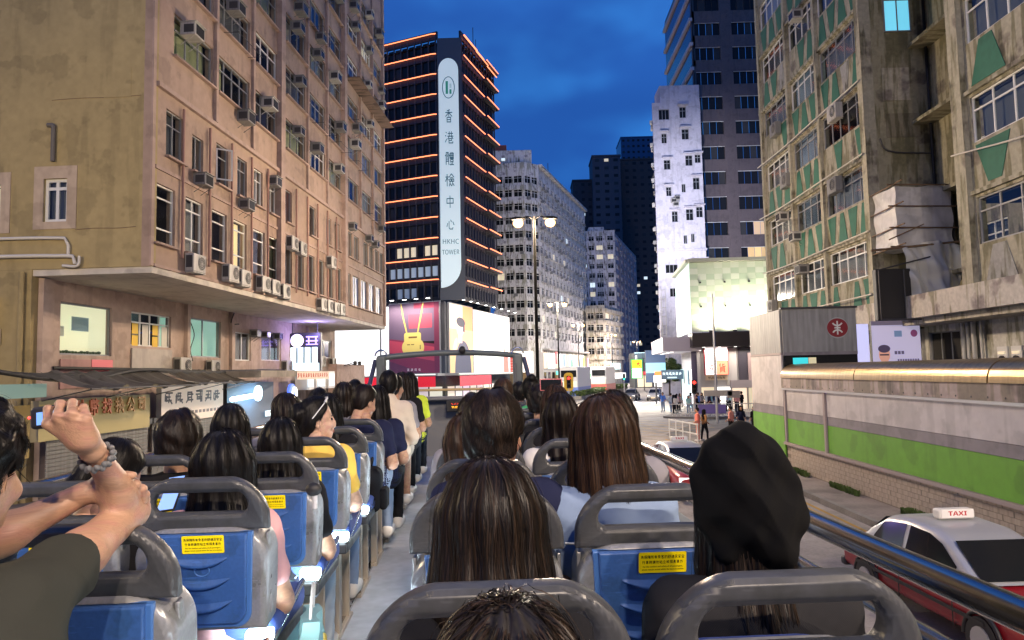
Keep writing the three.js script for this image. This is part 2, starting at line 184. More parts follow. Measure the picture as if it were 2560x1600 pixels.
const paintW = std(lin(0.6, 0.58, 0.54), 0.7, { map: TX.concrete }), paintY = std(lin(0.62, 0.36, 0.04), 0.7, { map: TX.concrete });
function mark(x0, z0, x1, z1, w, m) { const L = Math.hypot(x1 - x0, z1 - z0), g = new THREE.PlaneGeometry(L, w).rotateX(-Math.PI / 2); g.rotateY(-Math.atan2(z1 - z0, x1 - x0)); g.translate((x0 + x1) / 2, 0.009, (z0 + z1) / 2); return struct(numbered('road_marking'), muv(g), m); }
mark(7.85, 30, 7.85, -40, 0.1, paintY); mark(7.6, 30, 7.6, -40, 0.1, paintY); mark(-8.1, 30, -8.1, -55, 0.1, paintY); mark(-7.85, 30, -7.85, -55, 0.1, paintY);
for (let i = 0; i < 8; i++) mark(4.3, 14 - i * 7, 4.3, 10.5 - i * 7, 0.1, paintW);
for (let i = 0; i < 6; i++) mark(-4.6, 14 - i * 7, -4.6, 10.5 - i * 7, 0.1, paintW);
for (let i = 0; i < 9; i++) mark(2.5 + i * 1.1, -44.5 - i * 0.9, 9 + i * 0.6, -40.5 - i * 1.9, 0.1, paintY); // box junction
for (let i = 0; i < 7; i++) mark(3 + i * 0.9, -52 - i * 0.6, 5.5 + i * 1.1, -42 - i * 0.8, 0.1, paintY);
mark(1.5, -58, 10.5, -57.2, 0.3, paintW); mark(1.0, -62, 11.2, -61.2, 0.3, paintW); mark(9, -70, 19, -96, 0.15, paintW); mark(5.5, -72, 14, -98, 0.15, paintW);
// ---------- left building: pink render, overhanging upper storeys ----------
{
  const R = rng(11), P0 = [-11.83, -22], P1 = [-10.61, -53], PL = [-30, -22.72];
  const b = thing('corner_building', 'pink rendered corner block with overhanging upper storeys and many air conditioners', 'building');
  const pink = plaster(lin(0.44, 0.325, 0.255)), olive = plaster(lin(0.43, 0.345, 0.17)), pier = plaster(lin(0.48, 0.355, 0.295)), pale = plaster(lin(0.56, 0.45, 0.34)), soffitM = plaster(lin(0.66, 0.62, 0.55)), lowM = plaster(lin(0.55, 0.43, 0.37));  // olive carries the yellow lamplight on the side wall in its base colour
  const A = face(P0, P1), Bf = face(PL, P0), LEN = A.len, TOP = 33;
  const holes = [], wins = [];
  const add = (x, y, w, h, o) => { holes.push([x, y, w, h]); wins.push([x, y, w, h, o]); };
  const F1 = [0.2, 2.1, 4.0, 5.8, 7.65, 9.3];
  F1.forEach((u, i) => add(u, 8.3, 1.22, 1.95, i === 3 ? { cols: 1, transom: 0.2, bottom: 0.28, lit: LIT.warm } : i === 1 ? { cols: 2, transom: 0.22, bottom: 0.26, curtain: M.curtainB, curtainSpan: [0.5, 1] } : { cols: 1, transom: 0.22, bottom: 0.26, curtain: i % 2 ? M.curtainB : null, ...(i === 5 ? { curtain: M.curtainA, curtainSpan: [0.6, 1] } : {}) }));
  [[0.8, 1.1], [2.5, 0.8], [4.3, 1.0], [6.1, 0.9], [7.7, 0.9], [9.3, 0.9]].forEach(([u, w], i) => add(u, 11.3, w, i === 1 ? 1.3 : 1.6, { cols: i === 2 ? 1 : 2, transom: i === 1 ? 0 : 0.3, frame: i > 3 ? M.whiteFrame : M.greyFrame, curtain: i % 3 === 0 ? M.curtainC : i === 4 ? M.curtainB : null, fw: 0.04 }));
  for (let i = 0; i < 6; i++) add(11.0 + i * 1.62, 8.3, 1.15, 1.95, { cols: 1, frame: M.greyFrame, fw: 0.04, curtain: i % 2 ? M.curtainC : null });
  [[11.2, 0.9], [14.6, 1.0], [17.4, 0.9], [18.9, 1.0]].forEach(([u, w], i) => add(u, 11.3, w, 1.6, { cols: 1, frame: M.greyFrame, fw: 0.04, curtain: i === 0 ? std(lin(0.45, 0.03, 0.1), 0.9) : M.curtainC, curtainSpan: i === 0 ? [0.3, 0.9] : [0, 1] }));
  for (let i = 0; i < 4; i++) add(22.6 + i * 1.95, 8.3, 1.6, 1.95, { cols: 2, frame: M.greyFrame, pane: std(lin(0.06, 0.11, 0.36), 0.5, { map: TX.streak }), fw: 0.04 });
  add(21.2, 8.3, 1.0, 1.95, { cols: 1, frame: M.greyFrame, fw: 0.04 });
  [21.4, 22.9, 25.2, 26.7, 28.2, 29.6].forEach((u, i) => add(u, 11.3, 1.15, 1.6, { cols: 2, frame: M.greyFrame, fw: 0.04, curtain: i % 2 ? M.curtainB : null }));
  const bays = [[1.2, 2.75], [4.3, 2.9], [7.7, 2.5], [11.2, 2.8], [14.4, 2.8], [17.6, 2.7], [21.3, 2.8], [24.5, 2.9], [27.8, 2.7]];
  for (let k = 0; k < 6; k++) bays.forEach(([u, w], i) => { const q = R(), y = 14.9 + 2.65 * k; add(u, y, w, 1.5, { cols: i % 3 === 1 ? 4 : 3, transom: q > 0.35 ? 0.32 : 0, frame: q > 0.8 ? M.whiteFrame : M.greyFrame, fw: 0.045, curtain: i < 2 && k === 0 ? M.curtainA : q < 0.25 ? M.curtainB : q < 0.5 ? M.curtainC : q < 0.6 ? M.curtainA : null, curtainSpan: q < 0.15 ? [0, 0.55] : i < 2 && k === 0 ? (i ? [0, 0.35] : [0, 1]) : [0, 1], lit: k === 2 && i === 5 ? LIT.cool : k === 4 && i === 7 ? LIT.soft : null }); });
  part('street_wall', wallHoles(0, 7.48, LEN, TOP - 7.48, holes), pink, b, A);
  for (const [x, y, w, h, o] of wins) { windowUnit(b, A, x, y, w, h, o); }
  const sill = (w) => cached('sill' + w.toFixed(2), () => box(w + 0.16, 0.07, 0.16));
  for (const [x, y, w] of wins) part('window_sill', sill(w), pier, b, mulM(A, T(x + w / 2, y - 0.036, 0.082)));
  for (const [u, w, d] of [[0, 0.16, 0.06], [10.45, 0.5, 0.22], [20.6, 0.5, 0.22], [LEN - 0.18, 0.36, 0.12]]) part('pilaster', box(w, TOP - 7.5, d, 0, (TOP + 7.5) / 2, d / 2 + 0.002), pier, b, mulM(A, T(u, 0, 0)));
  for (const u of [4.12, 7.45, 14.2, 17.4, 24.4, 27.6]) part('pilaster', box(0.18, TOP - 13.6, 0.12, 0, (TOP + 13.6) / 2, 0.062), pier, b, mulM(A, T(u, 0, 0)));
  for (const u of [1.75, 3.65, 5.45, 7.3, 9.0, 12.5, 14.1, 15.7, 17.35, 19]) part('downpipe', cyl(0.05, 5.2, 0, 10.6, 0.09, 8), std(lin(0.34, 0.2, 0.16), 0.8), b, mulM(A, T(u, 0, 0)));
  for (const [y, h, d] of [[13.48, 0.16, 0.14], [10.75, 0.12, 0.06], [7.54, 0.1, 0.05]]) part('string_course', box(LEN - 0.3, h, d, LEN / 2, y, d / 2 + 0.004), pier, b, A);
  // side wall with two small windows in raised surrounds
  const sw = Bf.len;
  const sideWins = [[-15.39, 9.0, 0.79, 1.41], [-17.6, 8.92, 0.78, 1.35]].map(([x, y, w, h]) => [x + 30, y, w, h]);
  const tone = (x0, x1, y0, y1, hs, n) => part(n, wallHoles(x0, y0, x1 - x0, y1 - y0, hs), olive, b, Bf);
  tone(0, sw, 7.48, TOP, sideWins, 'side_wall'); tone(0, sw - 3.9, 0, 7.475, [], 'side_wall');
  windowUnit(b, Bf, ...sideWins[0], { cols: 2, transom: 0.22, fw: 0.1, curtain: M.curtainC }); windowUnit(b, Bf, ...sideWins[1], { cols: 1, transom: 0, fw: 0.06, lit: LIT.soft });
  for (const [x, y, w, h] of sideWins) part('window_surround', muv(extrude(rectPts(x - 0.32, y - 0.24, w + 0.64, h + 0.64), 0.03, 0, [rectPts(x, y, w, h)]).translate(0, 0, 0.002)), pale, b, Bf);
  part('patched_render', box(0.9, 1.0, 0.012, 17.0, 13.5, 0.008), olive, b, Bf);
  part('downpipe', merge([span([14.95, 10.95, 0.1], [14.95, 12.0, 0.1], 0.07), tube([[14.95, 12, 0.1], [14.93, 12.12, 0.1], [14.75, 12.15, 0.1]], 0.07, 10)]), std(lin(0.12, 0.11, 0.1), 0.7), b, Bf);
  const wp = std(lin(0.6, 0.58, 0.52), 0.6);
  part('drain_pipe', merge([tube([[4, 8.45, 0.1], [15.2, 8.45, 0.1], [15.5, 8.4, 0.1], [15.55, 7.9, 0.1]], 0.05, 40), tube([[4, 7.85, 0.12], [15.0, 7.88, 0.12], [15.8, 7.8, 0.12], [15.8, 7.6, 0.12]], 0.06, 40), tube([[15.4, 7.55, 0.14], [15.9, 7.55, 0.14], [15.95, 7.85, 0.14]], 0.045, 16)]), wp, b, Bf);
  part('drain_pipe', merge([span([14.05, 0, 0.12], [14.05, 7.4, 0.12], 0.09)]), olive, b, Bf);
  for (const [y, x0, x1] of [[13.0, 14.8, 17.8], [8.72, 15.7, 17.7]]) part('crack', tube([[x0, y, 0.004], [x0 + (x1 - x0) * 0.3, y + 0.03, 0.004], [x0 + (x1 - x0) * 0.7, y + 0.01, 0.004], [x1, y + 0.04, 0.004]], 0.012, 24, 5), std(lin(0.2, 0.14, 0.09), 1), b, Bf);
  for (const [x, y] of [[12.6, 6.2], [12.4, 4.6]]) splitUnit(b, Bf, x, y, 1.5);
  panel('shop_notice', 1.3, 0.5, 0.04, std(lin(0.5, 0.42, 0.3), 0.7), olive, b, mulM(Bf, T(12.7, 5.35, 0.06)));
  // soffit, recessed lower wall
  const lowFace = face([-15.7, -22.6], [-14.48, -53]), LL = lowFace.len;
  part('soffit', box(4.0, 0.2, LEN - 0.1, -1.98, 7.375, 0), soffitM, b, mulM(A, T(LEN / 2, 0, 0)).multiply(new THREE.Matrix4().makeRotationY(Math.PI / 2)).multiply(new THREE.Matrix4().makeScale(-1, 1, 1)));
  const lw = [[0.9, 4.8, 2.8, 1.8, 'lit'], [4.9, 5.25, 2.9, 1.35, 'poster'], [9.1, 4.9, 3.3, 1.8, 'green'], [14.0, 4.8, 1.9, 1.5], [17.3, 4.85, 2.9, 1.65], [21.6, 5.1, 2.4, 1.5], [27.0, 5.2, 3.0, 1.3]];
  part('lower_wall', wallHoles(0, 0, LL, 7.27, lw.map((a) => a.slice(0, 4)), 0.25), lowM, b, lowFace);
  const greenRoom = glow(0.55, 0.95, 0.75, 0.5);
  lw.forEach(([x, y, w, h, k]) => { const win = windowUnit(b, lowFace, x, y, w, h, { cols: k === 'poster' ? 4 : k === 'green' ? 2 : k === 'lit' ? 1 : 2, transom: k === 'poster' ? 0.3 : 0, frame: k === 'poster' || !k ? M.whiteFrame : M.greyFrame, fw: 0.06, lit: k === 'lit' ? glow(1, 0.93, 0.6, 0.85) : k === 'green' ? greenRoom : null, curtain: !k ? M.curtainB : null, deep: 0.5, litScale: 1.7 });
    if (k === 'lit') { part('notice_board', box(0.9, 0.5, 0.02, 0.35, 0.25, -0.4), std(lin(0.3, 0.45, 0.6), 0.7), win); part('notice_board', box(0.6, 0.35, 0.02, -0.8, -0.05, -0.4), std(lin(0.7, 0.7, 0.65), 0.7), win); part('plant_row', merge([...Array(16)].map((_, i) => ball(0.08, -1.2 + i * 0.16, -0.82 + R() * 0.05, -0.25, 1, 0.8, 1, 6))), std(lin(0.05, 0.09, 0.03), 0.9), win); }
    if (k === 'poster') [-1.06, 0.36].forEach((px) => [0.12, -0.36].forEach((py) => part('poster', box(0.4, 0.42, 0.012, px, py - 0.1, 0.04), std(lin(0.75, 0.5, 0.03), 0.7), win))), [-0.36, 1.06].forEach((px) => part('poster', box(0.42, 0.85, 0.012, px, -0.22, 0.04), std(lin(0.6, 0.58, 0.5), 0.7), win)); });
  part('painted_board', box(2.8, 1.0, 0.03, 2.3, 4.15, 0.03), std(lin(0.5, 0.27, 0.25), 0.7, { map: TX.plaster }), b, lowFace); part('painted_board', box(1.2, 1.0, 0.03, 3.1, 4.16, 0.045), std(lin(0.75, 0.16, 0.2), 0.6), b, lowFace);
  part('white_board', box(2.9, 1.1, 0.04, 6.35, 4.6, 0.05), std(lin(0.55, 0.5, 0.46), 0.7, { map: TX.plaster }), b, lowFace);
  for (const [x, y, s, f] of [[8.4, 4.5, 1.1, 0], [11.2, 4.45, 1.0, 0], [16.0, 6.3, 0.9, 1], [17.4, 6.3, 0.8, 1], [19.2, 6.3, 0.85, 1], [20.6, 4.55, 1.1, 0], [27.0, 4.95, 1.1, 0], [29.5, 4.9, 1.0, 0]]) (f ? boxUnit : splitUnit)(b, lowFace, x, y, s);
  for (const [x, h] of [[0.1, 0.5], [9.0, 0.25], [13.4, 0.25], [24.6, 0.25]]) part('pier', box(h, 7.25, 0.18, x, 3.62, 0.092), lowM, b, lowFace);
  part('conduit', merge([tube([[0.3, 4.35, 0.2], [6, 4.3, 0.22], [12, 4.25, 0.2], [18, 4.3, 0.22], [24, 4.25, 0.2]], 0.06, 60, 6), tube([[13.2, 7.2, 0.3], [13.3, 6.7, 0.1], [14.2, 6.7, 0.1]], 0.03, 20, 6), tube([[9.2, 6.6, 0.08], [9.6, 5.9, 0.1], [9.3, 5.2, 0.09], [9.5, 4.7, 0.1]], 0.02, 20, 5)]), M.cable, b, lowFace);
  part('roof', box(18, 0.4, 31, -20.4, TOP + 0.2, -37.6), pink, b); part('rear_wall', box(0.3, TOP, 31, -29.7, TOP / 2, -37.9), pink, b); part('end_wall', box(18.6, TOP - 7.5, 0.3, -20, (TOP + 7.5) / 2, -53.3), pink, b); part('end_wall', box(15, 7.4, 0.3, -22, 3.7, -53.3), pink, b);
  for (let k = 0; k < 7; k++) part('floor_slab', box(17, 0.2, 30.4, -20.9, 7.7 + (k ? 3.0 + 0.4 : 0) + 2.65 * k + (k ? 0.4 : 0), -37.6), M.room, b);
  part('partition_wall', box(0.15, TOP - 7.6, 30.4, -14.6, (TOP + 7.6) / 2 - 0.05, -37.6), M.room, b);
  // air conditioners on the facade
  for (const [u, y] of [[2.4, 7.92], [5.1, 7.95], [6.2, 7.9], [8.2, 7.92], [9.3, 7.9], [10.55, 7.85], [15.9, 7.75], [17.0, 7.78], [18.2, 7.75], [19.3, 7.78], [11.6, 10.3], [12.8, 10.25], [17.6, 10.3]]) splitUnit(b, A, u, y);
  for (const [u, y] of [[2.9, 11.0], [6.5, 10.95], [9.4, 12.7], [21.8, 13.2], [25.9, 13.2], [27.5, 13.1]]) boxUnit(b, A, u, y);
  for (let k = 0; k < 6; k++) bays.forEach(([u, w], i) => { if (R() < 0.62) boxUnit(b, A, u + w * (0.25 + 0.5 * R()), 14.9 + 2.65 * k + (R() < 0.7 ? 1.2 : -0.32), 0.9 + 0.35 * R(), R() < 0.4 ? M.acWhite : M.acGrey); if (R() < 0.25) part('drying_rack', merge([span([u + 0.3, 14.7 + 2.65 * k, 0.1], [u + 0.3, 14.7 + 2.65 * k, 0.75], 0.012, 0.012, 5), span([u + w - 0.4, 14.7 + 2.65 * k, 0.1], [u + w - 0.4, 14.7 + 2.65 * k, 0.75], 0.012, 0.012, 5), span([u + 0.2, 14.7 + 2.65 * k, 0.7], [u + w - 0.3, 14.7 + 2.65 * k, 0.7], 0.012, 0.012, 5)]), M.darkMetal, b, A); });
  part('awning', box(9.4, 0.05, 0.9, 25.9, 22.6, 0.45).rotateX(0), std(lin(0.2, 0.13, 0.1), 0.9, { map: TX.grime }), b, A);
  part('open_sash', merge([box(0.05, 1.2, 0.05, 0, 0, 0), box(0.05, 1.2, 0.05, 0.55, 0, 0), box(0.6, 0.05, 0.05, 0.27, 0.58, 0), box(0.6, 0.05, 0.05, 0.27, -0.58, 0)]).rotateY(-0.9), M.whiteFrame, b, mulM(A, T(4.3, 12.05, 0.02)));
  // violet neon clinic sign under the soffit
  const s = thing('neon_sign', 'violet lit vertical shop sign hanging under the pink building', 'sign', [-14.0, 0, -44.6], Math.PI / 2 * 0);
  const vio = glow(0.42, 0.3, 1, 2.2), ws = glow(0.75, 0.95, 1, 1.7);
  part('sign_box', rbox(2.1, 2.6, 0.35, 0.05, 0, 5.35, 0), M.darkMetal, s);
  part('round_light', new THREE.CircleGeometry(0.42, 20).translate(-0.45, 6.15, 0.18), glow(0.75, 0.65, 1, 2), s); part('letter_light', merge([box(0.75, 0.08, 0.03, 0.5, 6.38, 0.2), box(0.75, 0.08, 0.03, 0.5, 6.12, 0.2), box(0.08, 0.55, 0.03, 0.3, 6.15, 0.2), box(0.08, 0.55, 0.03, 0.75, 6.15, 0.2), box(0.75, 0.07, 0.03, 0.5, 5.9, 0.2)]), vio, s);
  for (let i = 0; i < 4; i++) part('tube_light', box(0.34, 1.05, 0.05, -0.68 + i * 0.45, 5.2, 0.19), ws, s);
  part('lower_light_panel', box(1.9, 0.72, 0.05, 0, 4.36, 0.2), ws, s);
  part('bracket', merge([box(0.06, 0.9, 0.06, -0.8, 7.0, 0), box(0.06, 0.9, 0.06, 0.8, 7.0, 0)]), M.darkMetal, s);
  const l = new THREE.PointLight(lin(0.45, 0.35, 1), 14); l.position.set(-13.2, 6.6, -43.6); l.shadow.radius = 12; l.castShadow = true; l.name = 'neon_sign'; scene.add(l);
}
// ---------- office tower with orange light lines and a tall banner ----------
{
  const R = rng(5), b = thing('office_tower', 'black office tower ringed by orange light lines with tall pale banner', 'office tower');
  const cL = [-12.69, -105], cR = [-8.99, -105], eL = [-32.9, -113.6], eR = [-4.56, -120];
  const L = face(eL, cL), C = face(cL, cR), Rt = face(cR, eR), base = 14.8, TOP = 54.6, pitch = 3.16, N = 13;
  const dark = std(lin(0.02, 0.021, 0.024), 0.55, { map: TX.streak }), fin = std(lin(0.045, 0.045, 0.05), 0.6), grey = std(lin(0.07, 0.08, 0.095), 0.55), led = glow(1, 0.25, 0.1, 3.2), ledM = led;
  const ledR = glow(1, 0.27, 0.12, 2.6);
  for (const [F, name] of [[L, 'front_wall'], [Rt, 'street_wall']]) part(name, box(F.len, TOP - base, 0.4, F.len / 2, (TOP + base) / 2, -0.6), dark, b, F);
  part('corner_panel', box(C.len, TOP - base + 0.5, 0.5, C.len / 2, (TOP + base + 0.5) / 2, -0.26), grey, b, C);
  part('roof', flat([eL, cL, cR, eR, [-20, -140]], TOP - 0.3), dark, b); part('rear_wall', box(22, TOP, 0.4, 11, TOP / 2, -0.3), dark, b, face([-32.9, -114], [-20, -140])); part('rear_wall', box(face([-20, -140], eR).len, TOP, 0.3, 10, TOP / 2, 0), dark, b, face([-20, -140], eR));
  const litCells = { '11_4': LIT.soft, '11_5': LIT.soft, '10_3': LIT.soft, '10_4': LIT.soft };
  for (let k = 0; k < N; k++) {
    const y = base + 0.4 + k * pitch;
    for (const [F, n, w, x0] of [[L, 8, 1.25, F0(L)], [Rt, 12, 1.25, 0.3]]) {
      part('spandrel', box(F.len, 1.25, 0.3, F.len / 2, y + 2.5, -0.2), dark, b, F);
      if (F === L) part('glass_band', box(x0 - 0.1, 1.85, 0.06, x0 / 2, y + 0.95, -0.35), M.darkGlass, b, F);
      for (let i = 0; i < n; i++) {
        let m = R() < 0.2 ? M.dimGlass : M.darkGlass; if (F === L) { if (k === 2 && [2, 3, 4, 6, 7].includes(i)) m = LIT.soft; else if (k === 1 && i > 0) m = glow(0.5, 0.62, 0.75, 0.35); else if (k === 0 && i > 1 && i < 5) m = glow(0.4, 0.5, 0.65, 0.25); }
        part('window', cached('hkw', () => box(1.02, 1.5, 0.05)), m, b, mulM(F, T(x0 + 0.62 + i * w, y + 0.95, -0.34)));
      }
      part('mullion_row', cached('hkm' + n + x0.toFixed(1), () => merge([...Array(n + 1)].map((_, i) => box(0.16, 3.1, 0.2, x0 + i * w, 1.5, -0.1)))), fin, b, mulM(F, T(0, y - 0.05, 0)));
    }
    const yl = y + 2.75;
    part('led_strip_light', tube([[F0(L) - 6, yl, 0.2], [L.len - 2.2, yl, 0.2], [L.len - 0.8, yl, 0.18], [L.len - 0.2, yl, 0.0]], 0.075, 30, 6), led, b, L);
    part('led_strip_light', merge([span([0.3, yl - 0.3, 0.35], [Rt.len * 0.6, yl - 0.3, 0.35], 0.08, 0.08, 6)]), ledR, b, Rt); part('led_strip_light', merge([span([Rt.len * 0.62, yl - 0.3, 0.75], [Rt.len - 0.1, yl - 0.3, 0.75], 0.08, 0.08, 6)]), ledR, b, Rt);
    if (k > 0) part('balcony', box(Rt.len * 0.38, 0.25, 0.7, Rt.len * 0.81, yl - 0.5, 0.35), fin, b, Rt);
  }
  for (const [a, c, y] of [[0.2, 5.8, 55.5], [5.4, 11, 55.2], [10.6, 15.4, 54.9]]) part('led_strip_light', span([a, y, 0.5], [c, y, 0.5], 0.09, 0.09, 6), ledR, b, Rt);
  for (let i = 0; i < 9; i++) part('roof_fin', box(0.25, 0.9 + R() * 0.8, 0.25, 0.6 + i * 1.7, TOP + 0.4, -0.3), fin, b, Rt);
  part('antenna', merge([span([8, TOP, -1], [8, TOP + 6, -1], 0.06), span([9.2, TOP, -1], [9.2, TOP + 4.5, -1], 0.05), span([13, TOP, -1], [13, TOP + 3, -1], 0.05)]), fin, b, Rt);
  function F0(F) { return F.len - 10.3; }
  // banner: a tall flat sign with one rounded end at the top and one at the foot
  const bw = 3.05, y0 = 16.6, y1 = 51.8, H = y1 - y0, pts = []; pts.push([-bw / 2, -H / 2 + 0.3]); for (let i = 0; i <= 10; i++) { const a = Math.PI / 2 * i / 10; pts.push([bw / 2 - bw + bw * Math.sin(a), -H / 2 + 3.2 - 3.2 * Math.cos(a)]); } for (let i = 0; i <= 12; i++) { const a = Math.PI * i / 12; pts.push([bw / 2 * Math.cos(a), H / 2 - 1.9 + 1.9 * Math.sin(a)]); }
  const bt = canvasTex(178, 2048, (x, w, h) => { x.fillStyle = '#c3d3d4'; x.fillRect(0, 0, w, h); const s = h / H, ink = '#2f5560'; x.lineWidth = 7; x.strokeStyle = ink; x.beginPath(); x.ellipse(w / 2, 4.6 * s, 0.9 * s, 2.3 * s * 0.72, 0, 0, 7); x.stroke(); x.fillStyle = '#2b7a66'; x.fillRect(w / 2 - 0.42 * s, 3.6 * s, 0.36 * s, 2.0 * s); x.fillRect(w / 2 + 0.16 * s, 4.9 * s, 0.3 * s, 0.7 * s); x.fillStyle = '#9fb5b4'; x.fillRect(w / 2 + 0.16 * s, 4.0 * s, 0.3 * s, 0.7 * s);
    x.save(); x.translate(w / 2, 0); x.scale(0.9, 1.35); [...'香港體檢中心'].forEach((c, i) => glyph(x, c, 0, (9.0 + i * 3.3) * s / 1.35, 1.55 * s, 0.075, ink)); x.restore(); x.fillStyle = ink; x.textAlign = 'center'; x.font = `${0.98 * s}px sans-serif`; x.fillText('HKHC', w / 2, 28.6 * s); x.fillText('TOWER', w / 2, 30.2 * s, 2.6 * s); for (let i = 0; i < 200; i++) { x.fillStyle = '#7e8e90'; x.fillRect(2, i * 10, 5, 4); } });
  const bg = new THREE.ShapeGeometry(new THREE.Shape(pts.map((p) => new THREE.Vector2(...p))), 8), up = bg.attributes.position, uv = bg.attributes.uv; for (let i = 0; i < up.count; i++) uv.setXY(i, up.getX(i) / bw + 0.5, up.getY(i) / H + 0.5);
  part('banner_back', extrude(pts, 0.2), grey, b, mulM(C, T(C.len / 2 - 0.15, (y0 + y1) / 2, 0.05)));
  part('banner_sign_face', bg, std(0xffffff, 0.6, { map: bt, emissive: 0xffffff, emissiveMap: bt, emissiveIntensity: 0.62 }), b, mulM(C, T(C.len / 2 - 0.15, (y0 + y1) / 2, 0.27)));
}
// ---------- shopping podium with lit billboards ----------
{
  const b = thing('podium_block', 'low podium below the office tower wrapped in bright billboards', 'shopping podium'), cor = [-11.9, -103], pl = [-46, -117.5], pr = [-3.2, -133];
  const L = face(pl, cor), Rt = face(cor, pr), body = std(lin(0.06, 0.06, 0.065), 0.7);
  part('front_wall', box(L.len, 14.4, 0.5, L.len / 2, 7.2, -0.3), body, b, L); part('street_wall', box(Rt.len, 14.2, 0.5, Rt.len / 2, 7.1, -0.3), body, b, Rt); part('roof', flat([pl, cor, pr, [-20, -145]], 14.1), body, b);
  part('canopy', box(L.len, 0.35, 2.2, L.len / 2, 3.75, 1.0), std(lin(0.4, 0.38, 0.36), 0.6), b, L); part('canopy', box(Rt.len, 0.35, 2.2, Rt.len / 2, 3.75, 1.0), std(lin(0.4, 0.38, 0.36), 0.6), b, Rt);
  for (const F of [L, Rt]) part('canopy_strip_light', box(F.len * 0.98, 0.14, 0.06, F.len / 2, 3.8, 2.14), LIT.white, b, F);
  const red = glow(0.85, 0.06, 0.09, 0.9), sg = canvasTex(1024, 64, (x, w, h) => { x.fillStyle = '#c8202f'; x.fillRect(0, 0, w, h); const g = x.createLinearGradient(0, 0, w, 0); x.fillStyle = '#a0389a'; x.fillRect(w * 0.42, 0, w * 0.1, h); x.fillStyle = '#ff3848'; x.fillRect(w * 0.75, 0, w * 0.14, h); glyphRow(x, '周大福', w * 0.765, h / 2, 40, 4, 0.13, '#fff4ee'); x.fillStyle = '#ffe9e4'; x.font = 'bold 40px sans-serif'; scrawlRow(x, 6, 20, h / 2, 36, 18, 0.11, '#ffdede', 90); x.fillStyle = '#fff'; x.fillRect(w * 0.9, 0, 14, h); });
  part('shop_sign_band', new THREE.PlaneGeometry(34, 1.5).translate(L.len - 17.5, 2.75, 1.9), std(0xffffff, 0.6, { map: sg, emissive: 0xffffff, emissiveMap: sg, emissiveIntensity: 1.25 }), b, L); part('shop_sign_band', new THREE.PlaneGeometry(14, 1.5).translate(8, 2.75, 1.9), red, b, Rt);
  const R = rng(8); for (let i = 0; i < 14; i++) { part('shop_window', box(2.1, 1.9, 0.06, L.len - 1.5 - i * 2.4, 1.05, 0.1), glow(0.9 + 0.1 * R(), 0.75 + 0.2 * R(), 0.65 + 0.3 * R(), 0.5 + 0.5 * R()), b, L); } for (let i = 0; i < 9; i++) part('shop_window', box(2.6, 1.9, 0.06, 2 + i * 3.1, 1.05, 0.1), glow(1, 0.8 + 0.15 * R(), 0.7 + 0.25 * R(), 0.7 + 0.5 * R()), b, Rt);
  // pictures on the billboards
  const ad1 = canvasTex(512, 640, (x, w, h) => { let g = x.createLinearGradient(0, 0, 0, h); x.fillStyle = '#6d5a72'; x.fillRect(0, 0, w, h * 0.55); x.fillStyle = '#8c3350'; x.beginPath(); x.moveTo(0, h * 0.5); x.lineTo(w, h * 0.6); x.lineTo(w, h); x.lineTo(0, h); x.fill(); x.fillStyle = '#c2475e'; x.beginPath(); x.moveTo(0, h * 0.52); x.lineTo(w * 0.95, h * 0.64); x.lineTo(w * 0.95, h * 0.84); x.lineTo(0, h * 0.7); x.fill(); x.fillStyle = '#6b3650'; x.beginPath(); x.moveTo(0, h * 0.82); x.lineTo(w * 0.7, h); x.lineTo(0, h); x.fill(); x.fillStyle = '#c75165'; x.fillRect(w * 0.4, h * 0.16, w * 0.46, h * 0.2); x.fillStyle = '#7c2f4c'; x.fillRect(w * 0.9, 0, w * 0.1, h); x.fillStyle = '#9b3a55'; x.fillRect(w * 0.5, 0, w * 0.4, h * 0.08);
    x.strokeStyle = '#e9cf66'; x.lineWidth = 13; x.beginPath(); x.moveTo(w * 0.24, 0); x.lineTo(w * 0.28, h * 0.18); x.lineTo(w * 0.36, h * 0.44); x.moveTo(w * 0.69, 0); x.lineTo(w * 0.57, h * 0.44); x.stroke(); x.fillStyle = '#ecd878'; x.beginPath(); x.roundRect(w * 0.3, h * 0.42, w * 0.34, h * 0.16, 20); x.fill(); x.beginPath(); x.ellipse(w * 0.345, h * 0.63, w * 0.09, h * 0.1, 0, 0, 7); x.ellipse(w * 0.6, h * 0.63, w * 0.1, h * 0.11, 0, 0, 7); x.fill(); x.fillRect(w * 0.33, h * 0.53, w * 0.28, h * 0.2); x.fillStyle = '#7a5a30'; x.fillRect(w * 0.39, h * 0.475, w * 0.17, h * 0.025); x.fillRect(w * 0.36, h * 0.585, w * 0.06, h * 0.012); x.fillRect(w * 0.44, h * 0.585, w * 0.06, h * 0.012); x.fillRect(w * 0.615, h * 0.6, w * 0.015, h * 0.06); x.strokeStyle = '#b39848'; x.lineWidth = 3; for (let i = 0; i < 12; i++) { x.beginPath(); x.arc(w * (0.31 + i * 0.03), h * 0.72, 7, 0, 3.2); x.stroke(); } scrawlRow(x, 4, w * 0.35, h * 0.95, 26, 13, 0.12, '#f3e4e6', 120); });
